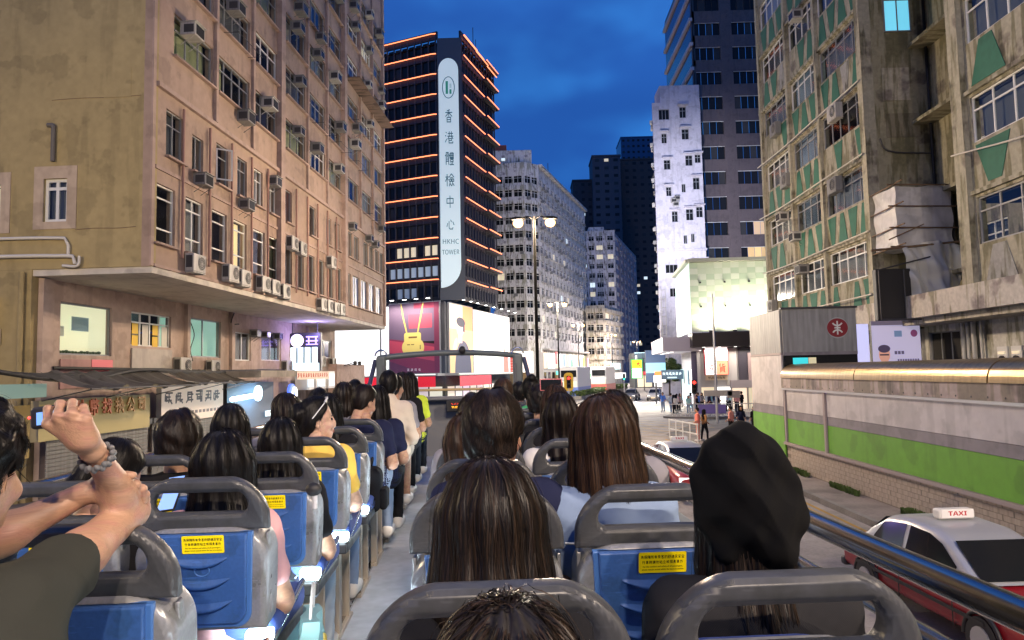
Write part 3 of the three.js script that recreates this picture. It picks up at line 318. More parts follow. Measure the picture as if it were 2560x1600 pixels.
  const ad2 = canvasTex(256, 512, (x, w, h) => { x.fillStyle = '#f7e2c4'; x.fillRect(0, 0, w, h); x.fillStyle = '#f0a06a'; x.fillRect(w * 0.55, 0, w * 0.45, h * 0.36); x.fillStyle = '#f3c28a'; x.fillRect(0, h * 0.36, w, h * 0.64); x.fillStyle = '#514f62'; x.beginPath(); x.moveTo(w * 0.2, h); x.quadraticCurveTo(w * 0.22, h * 0.56, w * 0.55, h * 0.52); x.quadraticCurveTo(w * 0.9, h * 0.54, w * 0.92, h); x.fill(); x.fillStyle = '#f5d9c3'; x.beginPath(); x.ellipse(w * 0.45, h * 0.34, w * 0.16, h * 0.12, 0, 0, 7); x.fill(); x.fillRect(w * 0.36, h * 0.42, w * 0.16, h * 0.14); x.fillStyle = '#4a4550'; x.beginPath(); x.ellipse(w * 0.47, h * 0.25, w * 0.19, h * 0.07, 0.2, 0, 7); x.fill(); x.fillRect(w * 0.56, h * 0.25, w * 0.08, h * 0.14); x.fillStyle = '#f2cfb4'; x.beginPath(); x.ellipse(w * 0.22, h * 0.6, w * 0.07, h * 0.12, 0.3, 0, 7); x.fill(); });
  const ad3 = canvasTex(512, 256, (x, w, h) => { x.fillStyle = '#fffdf8'; x.fillRect(0, 0, w, h); x.fillStyle = '#e88070'; x.beginPath(); x.moveTo(w * 0.8, h); x.lineTo(w * 0.8, h * 0.5); x.lineTo(w * 0.93, h * 0.72); x.lineTo(w * 0.96, h); x.fill(); x.fillStyle = '#c9ccd6'; x.beginPath(); x.ellipse(w * 0.93, h * 0.38, w * 0.012, h * 0.14, 0.3, 0, 7); x.fill(); });
  const lit = (t, k) => std(0xffffff, 0.6, { map: t, emissive: 0xffffff, emissiveMap: t, emissiveIntensity: k }), bb = (w, h) => new THREE.PlaneGeometry(w, h);
  const frame = std(lin(0.3, 0.3, 0.31), 0.6);
  const sb = (name, lab, F, u, y, w, h, m, turnM) => { const o = thing(name, lab, 'billboard'); part('frame', box(w + 0.3, h + 0.3, 0.3), frame, o, mulM(F, T(u, y, 0.16))); part('poster_sign_face', bb(w, h), m, o, mulM(F, T(u, y, 0.32))); return o; };
  sb('billboard', 'plum billboard picturing a gold pendant on two straps', L, L.len - 5.0, 9.2, 8.6, 10.4, std(0xffffff, 0.7, { map: ad1 }));
  sb('billboard', 'overexposed white billboard beyond the pink building', L, L.len - 17.2, 8.2, 12.2, 8.6, glow(1, 0.98, 0.95, 1.5));
  sb('billboard', 'narrow white lit panel beside the pendant billboard', L, L.len - 10.1, 9.0, 1.3, 10.2, glow(1, 0.98, 0.97, 1.3));
  sb('billboard', 'cream billboard of a person in dark top touching chin', Rt, 6.0, 9.1, 9.6, 10.3, lit(ad2, 0.5));
  sb('billboard', 'glaring white billboard with coral triangle at its far end', Rt, 20.8, 8.9, 19.2, 10.2, lit(ad3, 1.0));
  // floodlights along the top edge
  const fl = (F, u, I, col, lab) => { const o = thing('floodlight', lab, 'floodlight', [0, 0, 0], 0, 'floodlights along the podium top'); part('arm', span([u, 14.5, 0.3], [u, 15.0, 1.7], 0.05, 0.05, 6), M.darkMetal, o, F); part('lamp_head', box(0.6, 0.22, 0.4, u, 14.95, 1.9), M.darkMetal, o, F); part('lamp_lens', box(0.5, 0.06, 0.3, u, 14.8, 1.9), LIT.white.clone(), o, F).material.emissiveIntensity = 8; if (I) { const s = new THREE.SpotLight(col, I, 0, 1.15, 0.8); s.position.copy(V(u, 14.6, 2.1).applyMatrix4(F)); s.target.position.copy(V(u, 8, 0).applyMatrix4(F)); s.castShadow = true; s.shadow.radius = 8; s.name = 'floodlight'; scene.add(s, s.target); } };
  [1.6, 3.6, 5.6, 7.8, 9.4].forEach((d, i) => fl(L, L.len - d, [60, 100, 100, 90, 40][i], 0xfff2e0, ['first', 'second', 'third', 'fourth', 'fifth'][i] + ' floodlight from the podium corner above the plum billboard')); [3, 6, 9, 13, 17, 21, 25, 29].forEach((u, i) => fl(Rt, u, u < 12 ? 3 : 0, 0xfff4e6, ['first', 'second', 'third', 'fourth', 'fifth', 'sixth', 'seventh', 'last'][i] + ' floodlight from the podium corner above the white billboards'));
  const ra = (F, u, y, w, h, I, col = 0xfff6ea) => { const l = new THREE.RectAreaLight(col, I, w, h); const p = V(u, y, 0.6).applyMatrix4(F), q = V(u, y, 10).applyMatrix4(F); l.position.copy(p); l.lookAt(q); l.name = 'billboard'; scene.add(l); return l; };
  ra(Rt, 20.8, 8.9, 19, 10, 2.2); ra(L, L.len - 17.2, 8.2, 12, 8.4, 2.5); ra(Rt, 6, 9.1, 9.4, 10, 1.0, 0xffe6cc);
}
// ---------- white blocks farther up the street ----------
function blockFace(b, F, wallM, rows, y0, pitch, cells, o = {}) { // a wall with recessed dark windows, each a part
  const R = rng(o.seed || 1), holes = [], list = []; for (let k = 0; k < rows; k++) cells.forEach(([x, w]) => { const h = o.h || 1.5; holes.push([x, y0 + k * pitch, w, h]); list.push([x, y0 + k * pitch, w, h, k]); });
  part('wall', wallHoles(0, o.base || 0, F.len, o.top - (o.base || 0), holes, 0.35), wallM, b, F);
  for (const [x, y, w, h] of list) { const q = R(), m = q < (o.lit || 0.02) ? (R() < 0.5 ? LIT.soft : LIT.cool) : q < 0.3 ? M.dimGlass : M.darkGlass; const win = part('window', cached('fw' + w.toFixed(2) + h.toFixed(2), () => box(w, h, 0.05)), m, b, mulM(F, T(x + w / 2, y + h / 2, -0.22)));
    if (o.bars !== false) part('frame', cached('fb' + w.toFixed(2) + h.toFixed(2), () => { const l = [], n = Math.max(1, Math.round(w / 0.75)); for (let i = 1; i < n; i++) l.push(box(0.07, h, 0.06, -w / 2 + w * i / n, 0, 0.04)); l.push(box(w, 0.06, 0.06, 0, h * 0.22, 0.04)); return merge(l); }), o.frame || M.whiteFrame, win);
    if (R() < (o.ac ?? 0.4)) part('air_conditioner', cached('fac', () => merge([box(0.75, 0.5, 0.55, 0, 0, 0.3), box(0.9, 0.04, 0.7, 0, 0.3, 0.35)])), R() < 0.6 ? M.acWhite : M.acGrey, b, mulM(F, T(x + w * R(), y - 0.32, 0.02))); }
  if (o.ledge) for (let k = 0; k < rows; k++) part('ledge', box(F.len, 0.12, 0.3, F.len / 2, y0 + k * pitch - 0.14, 0.16), wallM, b, F);
}
{
  const white = grime(lin(0.78, 0.75, 0.72)), b = thing('apartment_block', 'tall white apartment block with rounded corner behind the lamp post', 'apartment block');
  const cA = [-6.5, -151], cB = [0.2, -150], cC = [3.4, -152.6], cD = [17.2, -198], base = 10.5, top = 49;
  const L = face(cA, cB), C = face(cB, cC), Rt = face(cC, cD);
  blockFace(b, L, white, 12, base + 1.0, 3.0, [[0.6, 1.5], [2.6, 1.5], [4.6, 1.7]], { seed: 3, top, base: 8, ac: 0.5 });
  blockFace(b, C, white, 12, base + 1.0, 3.0, [[0.3, 1.6], [2.2, 1.6]], { seed: 4, top, base: 8, ac: 0.2 });
  const cells = []; for (let i = 0; i < 14; i++) cells.push([0.6 + i * 3.35, 2.2]);
  blockFace(b, Rt, white, 12, base + 1.0, 3.0, cells, { seed: 6, top, base: 8, ac: 0.65, ledge: true, lit: 0.035 });
  for (let k = 0; k < 12; k++) for (const F of [L, C]) part('balcony_ledge', box(F.len + 0.4, 0.9, 0.35, F.len / 2, base - 0.1 + k * 3, 0.18), white, b, F);
  part('roof', flat([cA, cB, cC, cD, [-2, -200]], top - 0.4), white, b); part('penthouse', box(9, 3.2, 6, -2.5, top + 1.6, -155), white, b); part('penthouse', box(3, 1.8, 3, -5, top + 4, -155), std(lin(0.3, 0.08, 0.05), 0.9), b);
  part('antenna', span([6, top, -165], [6, top + 4, -165], 0.08), M.darkMetal, b);
  part('roof_slab', box(Rt.len, 0.5, 1.2, Rt.len / 2, top - 0.2, 0.2), white, b, Rt); part('penthouse_light', box(0.8, 0.5, 0.1, -4.2, top + 1.2, -151.9), LIT.cool, b);
  // lit shop floors below
  const sh = std(lin(0.4, 0.38, 0.35), 0.7); part('shop_wall', box(L.len + 0.2, 8, 0.4, L.len / 2, 4, -0.2), sh, b, L); part('shop_wall', box(C.len, 8, 0.4, C.len / 2, 4, -0.2), sh, b, C); part('shop_wall', box(Rt.len, 8, 0.4, Rt.len / 2, 4, -0.2), sh, b, Rt); part('canopy', box(Rt.len, 0.4, 1.6, Rt.len / 2, 8.6, 0.8), sh, b, Rt); part('canopy', box(L.len, 0.4, 1.6, L.len / 2, 8.6, 0.8), sh, b, L);
  const adt = canvasTex(512, 256, (x, w, h) => { x.fillStyle = '#fff6ea'; x.fillRect(0, 0, w, h); x.fillStyle = '#d8584a'; x.beginPath(); x.moveTo(w * 0.4, h); x.quadraticCurveTo(w * 0.42, h * 0.1, w * 0.58, h * 0.16); x.quadraticCurveTo(w * 0.64, h * 0.5, w * 0.6, h); x.fill(); x.fillStyle = '#f3c9b8'; for (let i = 0; i < 30; i++) x.fillRect(w * (0.43 + 0.005 * (i % 5) * 6), h * (0.25 + 0.12 * Math.floor(i / 5)), 8, 6); x.fillStyle = '#f7d9c9'; x.beginPath(); x.ellipse(w * 0.85, h * 0.6, 40, 90, 0, 0, 7); x.fill(); });
  part('poster_sign_face', new THREE.PlaneGeometry(9.5, 4.6).translate(3.3, 5.9, 0.7), std(0xffffff, 0.6, { map: adt, emissive: 0xffffff, emissiveMap: adt, emissiveIntensity: 1.25 }), b, L);
  for (let i = 0; i < 13; i++) { part('shop_window', box(2.9, 3.4, 0.06, 2 + i * 3.4, 6.2, 0.08), [LIT.soft, LIT.cool, glow(1, 0.96, 0.88, 0.9)][i % 3], b, Rt); part('shop_window', box(1.6, 1.4, 0.06, 1.6 + i * 3.4, 3.0, 0.08), M.dimGlass, b, Rt); part('shop_window', box(2.9, 1.7, 0.06, 2 + i * 3.4, 0.95, 0.08), [LIT.white, LIT.soft][i % 2], b, Rt); }
  for (const [F, u, w] of [[L, 3, 7], [Rt, 12, 7]]) part('hoarding', box(w, 2.3, 0.3, u, 2.6, 0.6), std(lin(0.5, 0.33, 0.15), 0.85, { map: TX.plaster }), b, F);
  { const Q = rng(55), pal = [[0.9, 0.1, 0.1], [0.1, 0.6, 0.5], [1, 0.75, 0.15], [0.2, 0.3, 0.9], [0.95, 0.9, 0.85], [0.9, 0.3, 0.5], [0.15, 0.7, 0.25]]; for (let i = 0; i < 16; i++) { const c = pal[i % 7], tall = i % 3 === 0, w = tall ? 0.9 : 1.6 + Q() * 1.6, h = tall ? 2.6 : 0.8 + Q() * 0.5, t = canvasTex(64, tall ? 160 : 40, (x, W, H) => { x.fillStyle = '#' + lin(...c).getHexString(); x.fillRect(0, 0, W, H); if (tall) for (let k = 0; k < 3; k++) scrawl(x, W / 2, H * (0.2 + 0.3 * k), 38, 0.12, '#fffaf0', i * 5 + k); else scrawlRow(x, 3, 4, H / 2, 16, 3, 0.14, '#fffaf0', i * 9); }); part('lit_shop_sign', box(w, h, 0.25, 1.5 + i * 2.85 + Q(), tall ? 5 + 2 * Q() : 2.4 + 2.2 * Q(), 1.8 + Q()), std(0xffffff, 0.5, { map: t, emissive: 0xffffff, emissiveMap: t, emissiveIntensity: 0.9 }), b, Rt); } }
  const l = new THREE.RectAreaLight(0xffe9cc, 2.0, 40, 5); l.position.copy(V(24, 6, 1.4).applyMatrix4(Rt)); l.lookAt(V(24, 2, 10).applyMatrix4(Rt)); l.name = 'shop_window'; scene.add(l);
  const l2 = new THREE.RectAreaLight(0xffe9cc, 2.0, 9, 4.5); l2.position.copy(V(3.3, 6, 1.6).applyMatrix4(L)); l2.lookAt(V(3.3, 4, 10).applyMatrix4(L)); l2.name = 'poster_sign'; scene.add(l2);
}
{
  const b = thing('apartment_block', 'narrow rose and white apartment block with stacked bay windows', 'apartment block'), wm = grime(lin(0.68, 0.64, 0.64)), rose = grime(lin(0.58, 0.42, 0.42));
  const a = [18.6, -231], c = [29.6, -230], d = [44, -279], L = face(a, c), Rt = face(c, d), cells = []; for (let i = 0; i < 6; i++) cells.push([1.2 + i * 8.3, 5]);
  blockFace(b, L, wm, 14, 6.5, 3.05, [[0.5, 1.2], [2.6, 1.6], [5.0, 2.0], [8.6, 1.8]], { seed: 12, top: 49.5, lit: 0.13, ac: 0.25 }); blockFace(b, Rt, rose, 14, 6.5, 3.05, cells, { seed: 13, top: 48.5, lit: 0.02, ac: 0.3 });
  for (let i = 1; i < 6; i++) part('drain_pipe', cyl(0.15, 46, i * 8.3, 24, 0.2, 6), wm, b, Rt); part('roof', flat([a, c, d, [22, -275]], 48.2), wm, b); part('penthouse', box(5, 2.6, 5, 24, 50, -236), wm, b);
}
{
  const b = thing('corner_shophouse', 'low cream shophouse with rounded balconies below the rose block', 'shophouse'), cm = grime(lin(0.55, 0.5, 0.42)), a = [16.2, -192], c = [21.2, -191], d = [27.5, -206];
  const L = face(a, c), Rt = face(c, d); blockFace(b, L, cm, 4, 8.2, 3.2, [[0.5, 1.6], [2.8, 1.8]], { seed: 21, top: 21.4, ac: 0.3 }); blockFace(b, Rt, cm, 4, 8.2, 3.2, [[0.8, 3.6], [5.6, 3.8], [10.6, 4]], { seed: 22, top: 21.4, ac: 0.3 });
  for (let k = 0; k < 5; k++) part('balcony', merge([box(L.len, 1.0, 0.7, L.len / 2, 7.2 + k * 3.2, 0.35)]), cm, b, L), part('balcony', box(Rt.len, 1.0, 0.7, Rt.len / 2, 7.2 + k * 3.2, 0.35), cm, b, Rt);
  part('roof', flat([a, c, d, [18, -208]], 21.2), cm, b); part('lit_sign', box(9, 1.7, 0.2, 6, 4.9, 0.9), glow(0.75, 1, 1, 1.2), b, Rt); part('lit_sign', box(14, 1.5, 0.2, 8, 2.3, 1.2), LIT.white, b, Rt); part('lit_sign', box(5, 2.4, 0.2, 2.5, 2.8, 0.9), LIT.white, b, L);
}
// dark far towers
{
  const R = rng(77), dk = std(lin(0.03, 0.032, 0.04), 0.8), dk2 = std(lin(0.045, 0.04, 0.04), 0.8), gl = std(lin(0.03, 0.06, 0.13), 0.25);
  const far = (lab, x0, x1, z, d, h, m, nx, ny, lit, warm) => { const b = thing('high_rise', lab, 'tower'); part('body', box(x1 - x0, h, d, (x0 + x1) / 2, h / 2, z - d / 2), m, b); const W = (x1 - x0) / nx, H = h / ny; part('parapet', box(x1 - x0 + 0.6, 0.8, d + 0.6, (x0 + x1) / 2, h + 0.4, z - d / 2), m, b);
    for (let i = 0; i < nx; i++) for (let k = 4; k < ny; k++) { const q = R(); part('window', cached('ftw' + W.toFixed(1) + H.toFixed(1), () => box(W * 0.45, H * 0.36, 0.1)), q < lit ? (R() < warm ? LIT.soft : LIT.cool) : q < 0.4 ? M.dimGlass : M.darkGlass, b, T(x0 + W * (i + 0.5), H * (k + 0.55), z + 0.03)); } return b; };
  far('dark slab tower at the left of the distant cluster', 23.5, 33, -330, 14, 93, dk, 3, 26, 0.06, 0.4);
  far('charcoal tower with a column of small bright landing windows', 32.5, 45.5, -325, 16, 103, std(lin(0.06, 0.062, 0.075), 0.8), 3, 28, 0.02, 0.3);
  far('black tower filling the gap behind the white wall', 44.5, 62.5, -335, 20, 104, dk2, 5, 30, 0.06, 0.5);
  far('blue glass skyscraper peeking above the dark towers', 68, 92, -480, 24, 163, gl, 7, 40, 0.07, 0.2);
}
// ---------- right side: floodlit white wall, brown tower ----------
{
  const b = thing('white_tenement', 'narrow floodlit white tenement with few small windows', 'tenement'), wm = plaster(lin(0.62, 0.6, 0.66)), F = face([19.6, -104], [26.7, -104]);
  const W = [[0.9, 41.0, 1.6, 1.6, 0], [4.0, 41.2, 1.0, 1.7, 1], [1.2, 37.4, 0.8, 1.5, 1], [4.2, 37.9, 1.1, 1.6, 1], [1.4, 33.4, 1.0, 1.5, 1], [4.6, 33.9, 1.1, 1.6, 1], [6.0, 34.3, 0.9, 1.3, 1], [1.6, 29.4, 0.8, 1.4, 1], [3.9, 29.9, 0.6, 1.3, 0], [5.6, 30.3, 1.0, 1.8, 1], [2.3, 25.5, 0.9, 1.6, 1], [4.4, 25.7, 1.1, 1.7, 1], [5.9, 26.1, 1.0, 1.6, 1], [3.9, 22.2, 0.55, 1.3, 0], [5.0, 22.4, 0.55, 1.3, 0], [1.1, 17.9, 1.8, 1.3, 0], [4.1, 18.2, 0.9, 1.3, 1], [5.3, 18.3, 1.75, 1.5, 1], [1.6, 14.4, 1.0, 1.3, 0], [5.2, 14.6, 0.9, 1.4, 0], [4.9, 10.8, 1.0, 1.4, 1], [6.1, 10.8, 0.9, 1.3, 1], [4.8, 7.3, 0.5, 1.4, 0]];
  part('end_wall', wallHoles(0, 0, F.len, 43.6, W.map((a) => a.slice(0, 4)), 0.35), wm, b, F); part('upper_wall', box(5.9, 2.6, 4, 4.1, 44.9, -2.02), wm, b, F);
  W.forEach(([x, y, w, h, t]) => { windowUnit(b, F, x, y, w, h, { cols: w > 1.2 ? 3 : 2, transom: t ? 0.35 : 0, frame: M.greyFrame, pane: M.darkGlass, fw: 0.07, recess: 0.2 }); if (t) part('hood', box(w + 0.6, 0.12, 0.5, x + w / 2, y + h + 0.25, 0.26), wm, b, F); });
  part('string_course', box(F.len + 0.2, 0.3, 0.3, F.len / 2, 21.3, 0.16), wm, b, F); part('drain_pipe', merge([span([6.1, 6, 0.15], [6.1, 18.6, 0.15], 0.06), span([6.1, 18.6, 0.15], [6.1, 18.7, -0.05], 0.06)]), M.greyFrame, b, F);
  for (const [x, y] of [[2.6, 28.6], [3.1, 29.0], [2.9, 28.1], [6.2, 18.7], [6.2, 11.6]]) boxUnit(b, F, x, y, 1.3, M.acWhite);
  const S = face([29.6, -138.5], [19.62, -104]), R = rng(31); part('street_wall', box(S.len - 0.4, 43, 0.4, S.len / 2 - 0.2, 21.5, -0.2), wm, b, S); 
  for (let k = 0; k < 12; k++) for (let i = 0; i < 3; i++) part('air_conditioner', cached('fac2', () => box(0.6, 0.5, 0.6)), R() < 0.5 ? M.acWhite : M.acGrey, b, mulM(S, T(S.len - 0.8 - i * 1.6 - R(), 6 + k * 3.1 + R() * 1.4, 0.25 + R() * 0.2)));
  part('roof', flat([[19.6, -104], [26.7, -104], [36, -138], [29.6, -138.5]], 43.3), wm, b); part('stair_frame', merge([...Array(9)].map((_, i) => box(0.6, 0.08, 0.4, 0.5, 5 + i * 1.3, 0.4)).concat([box(0.07, 12, 0.07, 0.2, 10, 0.6), box(0.07, 12, 0.07, 0.8, 10, 0.6)])), M.acWhite, b, F);
}
{
  const b = thing('brown_tower', 'dark brown clad office tower with two columns of wide black windows', 'office tower'), br = std(lin(0.12, 0.095, 0.095), 0.6, { map: TX.plaster }), rib = std(lin(0.1, 0.08, 0.08), 0.6), F = face([26.9, -108], [48, -108]), pitch = 3.95, W = [];
  for (let k = 0; k < 12; k++) for (const [x, w] of [[0.15, 4.2], [6.2, 4.2], [12.3, 4.2]]) W.push([x, 16.2 + k * pitch, w, 2.05, k]);
  part('front_wall', wallHoles(0, 0, F.len, 68, W.map((a) => a.slice(0, 4)), 0.4), br, b, F);
  W.forEach(([x, y, w, h, k]) => { const n = 4; for (let i = 0; i < n; i++) { const on = (k === 1 && x > 6 && x < 7 && i > 0), on2 = k === 2 && x > 6 && x < 7 && i > 1; part('window', cached('bw', () => box(w / n - 0.06, h - 0.06, 0.05)), on ? glow(1, 0.68, 0.3, [0, 0.25, 0.5, 0.2][i]) : on2 ? LIT.dim : (i + k) % 5 === 2 ? M.dimGlass : M.darkGlass, b, mulM(F, T(x + w * (i + 0.5) / n, y + h / 2, -0.3))); } part('window_head', box(w, 0.06, 0.1, x + w / 2, y + h - 0.03, -0.1), M.whiteFrame, b, F); });
  for (let k = 0; k < 12; k++) part('cladding_joint', merge([...Array(20)].map((_, i) => box(0.05, pitch - 2.15, 0.03, 0.5 + i * 1.03, 18.3 + k * pitch + (pitch - 2.1) / 2, 0.016))), rib, b, F);
  const S = face([26.9, -128], [26.9, -108]), pale = std(lin(0.42, 0.4, 0.42), 0.6); part('side_wall', box(S.len, 68, 0.4, S.len / 2, 34, -0.25), std(lin(0.03, 0.03, 0.035), 0.4), b, S); for (let k = 0; k < 14; k++) part('side_band', box(S.len + 0.1, 0.55, 0.5, S.len / 2, 14.9 + k * pitch, 0.1), pale, b, S);
  for (let k = 0; k < 13; k++) part('window', box(S.len - 1, 2.6, 0.06, S.len / 2, 17 + k * pitch, 0.0), M.blueGlass, b, S);
  part('roof', box(21, 0.4, 20, 37.5, 68, -118), br, b); 
}
// ---------- glass department store ----------
{
  const b = thing('department_store', 'bright department store with glowing green glass box above a black canopy', 'department store'), R = rng(19);
  const F = face([15.1, -65], [25.5, -64.6]), S = face([16.1, -76], [15.1, -65]), gm = [0, 1, 2].map((i) => std(lin(...[[0.42, 0.52, 0.4], [0.5, 0.58, 0.46], [0.58, 0.64, 0.54]][i]), 0.35)), blk = std(lin(0.03, 0.022, 0.02), 0.45), grey = std(lin(0.35, 0.34, 0.35), 0.6), pl = std(lin(0.28, 0.24, 0.25), 0.6);
  part('glass_backing', box(F.len, 6.4, 0.3, F.len / 2, 10.4, -0.3), gm[1], b, F); part('roof_trim', box(F.len + 0.3, 0.3, 0.7, F.len / 2, 13.75, 0), std(lin(0.35, 0.36, 0.3), 0.5), b, F); part('roof_trim', box(S.len, 0.3, 0.7, S.len / 2, 13.75, 0.0), std(lin(0.35, 0.36, 0.3), 0.5), b, S);
  for (let j = 0; j < 12; j++) for (let i = 0; i < 14; i++) part('glass_tile', cached('gt', () => box(0.735, 0.52, 0.05)), gm[(i + j) % 2 ? (R() < 0.7 ? 0 : 1) : (R() < 0.7 ? 2 : 1)], b, mulM(F, T(0.37 + i * 0.742, 7.45 + j * 0.53, 0)));
  for (let i = 0; i < 5; i++) for (let j = 0; j < 2; j++) part('glass_fixing', box(0.14, 0.14, 0.2, 0.9 + i * 2.2, 9.5 + j * 2.2, 0.1), M.darkMetal, b, F);
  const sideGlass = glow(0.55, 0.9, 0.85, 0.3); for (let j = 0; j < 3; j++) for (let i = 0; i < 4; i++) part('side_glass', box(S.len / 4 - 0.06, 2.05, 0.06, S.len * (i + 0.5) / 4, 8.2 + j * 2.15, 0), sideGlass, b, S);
  part('black_fascia', box(F.len + 0.6, 1.25, 2.0, F.len / 2, 6.4, 0.6), blk, b, F); part('canopy', box(S.len + 1, 1.3, 3.4, S.len / 2, 6.1, 1.0), std(lin(0.45, 0.42, 0.48), 0.5), b, S);
  // uplights on the canopy
  for (let i = 0; i < 5; i++) { const u = 1.4 + i * 2.1, p = V(u, 7.25, 1.5).applyMatrix4(F); part('uplight', rbox(0.35, 0.2, 0.18, 0.03, u, 7.15, 1.5), M.darkMetal, b, F); part('uplight_lens', box(0.3, 0.05, 0.15, u, 7.27, 1.5), LIT.white, b, F); const s = new THREE.SpotLight(0xfff5d8, [90, 110, 130, 140, 140][i], 0, 1.25, 0.7); s.position.copy(p).y += 0.08; s.target.position.copy(V(u, 10, 0).applyMatrix4(F)); s.castShadow = true; s.shadow.radius = 6; s.name = 'uplight'; scene.add(s, s.target); }
  // ground floors
  part('shop_wall', box(F.len, 5.8, 0.3, F.len / 2, 2.9, -0.5), grey, b, F); part('shop_wall', box(S.len, 5.8, 0.3, S.len / 2, 2.9, -0.5), grey, b, S);
  part('dark_panel', box(2.2, 3.2, 0.15, 5.2, 4.1, -0.2), std(lin(0.05, 0.045, 0.06), 0.3), b, F); part('mirror_panel', box(0.75, 2.6, 0.1, 5.3, 3.9, -0.06), std(lin(0.3, 0.22, 0.22), 0.3), b, F); part('dark_panel', box(0.8, 3.6, 0.1, 0.3, 3.6, -0.3), std(lin(0.06, 0.05, 0.1), 0.4), b, F);
  part('pink_band', box(6, 0.7, 0.4, 6.2, 2.4, 0.2), pl, b, F); part('grey_wall', box(0.9, 3.4, 0.12, 3.5, 4.0, -0.26), std(lin(0.45, 0.43, 0.42), 0.5), b, F);
  for (let i = 0; i < 6; i++) part('shop_window', box(1.25, 2.0, 0.06, 1.2 + i * 1.45, 1.15, -0.2), [LIT.soft, LIT.white, glow(1, 0.8, 0.6, 0.9)][i % 3], b, F); for (let i = 0; i < 6; i++) part('shop_window', box(1.6, i % 2 ? 2.2 : 3.2, 0.06, 1.2 + i * 1.8, i % 2 ? 1.2 : 2.2, -0.2), [glow(0.5, 0.85, 0.9, 0.8), glow(0.9, 0.95, 1, 0.9), glow(0.35, 0.6, 0.8, 0.5)][i % 3], b, S);
  for (let i = 0; i < 7; i++) part('downlight', cyl(0.14, 0.05, 0.8 + i * 1.4, 5.74, 1.0, 12), LIT.white, b, F); for (let i = 0; i < 6; i++) part('downlight', cyl(0.16, 0.05, 1 + i * 1.9, 5.42, 1.8, 12), LIT.white, b, S);
  { const l = new THREE.RectAreaLight(0xfff3e2, 12, 9, 2); l.position.copy(V(5, 5.6, 1.2).applyMatrix4(F)); l.lookAt(V(5, 0, 2).applyMatrix4(F)); l.name = 'downlight'; scene.add(l); const l2 = new THREE.RectAreaLight(0xf8f6f2, 10, 10, 3); l2.position.copy(V(5, 5.3, 1.6).applyMatrix4(S)); l2.lookAt(V(5, 0, 2.6).applyMatrix4(S)); l2.name = 'downlight'; scene.add(l2); }
  // four-character sign
  const sg = thing('shop_sign', 'lit red and white four-square sign on the department store', 'sign'), tx = [['裕', '#fff7f4', '#7d1f22'], ['華', '#ffe9e6', '#fffdf8'], ['國', '#fff2ee', '#5a1a1c'], ['貨', '#ff8a6a', '#51231c']];
  part('sign_box', rbox(2.1, 2.5, 0.35, 0.04), std(lin(0.5, 0.03, 0.05), 0.5), sg, mulM(F, T(2.0, 4.5, 0.3)));
  tx.forEach(([c, bg, ink], i) => { const t = canvasTex(128, 160, (x, w, h) => { x.fillStyle = bg; x.fillRect(0, 0, w, h); x.save(); x.translate(w / 2, h / 2); x.scale(0.85, 1); glyph(x, c, 0, 0, 110, 0.07, ink); x.restore(); }); part('sign_letter_face', new THREE.PlaneGeometry(0.98, 1.2), std(0xffffff, 0.5, { map: t, emissive: 0xffffff, emissiveMap: t, emissiveIntensity: 1.35 }), sg, mulM(F, T(1.5 + (i % 2) * 1.0, 5.12 - Math.floor(i / 2) * 1.24, 0.48))); });
  const yt = canvasTex(256, 64, (x, w, h) => { x.fillStyle = '#c9b79b'; x.fillRect(0, 0, w, h); x.fillStyle = '#4a4038'; x.font = 'bold 44px sans-serif'; x.textAlign = 'center'; x.fillText('YUE HWA', w / 2, 48, 240); }); panel('name_board', 2.0, 0.45, 0.08, std(0xffffff, 0.6, { map: yt }), grey, sg, mulM(F, T(2.0, 3.0, 0.2)));
}
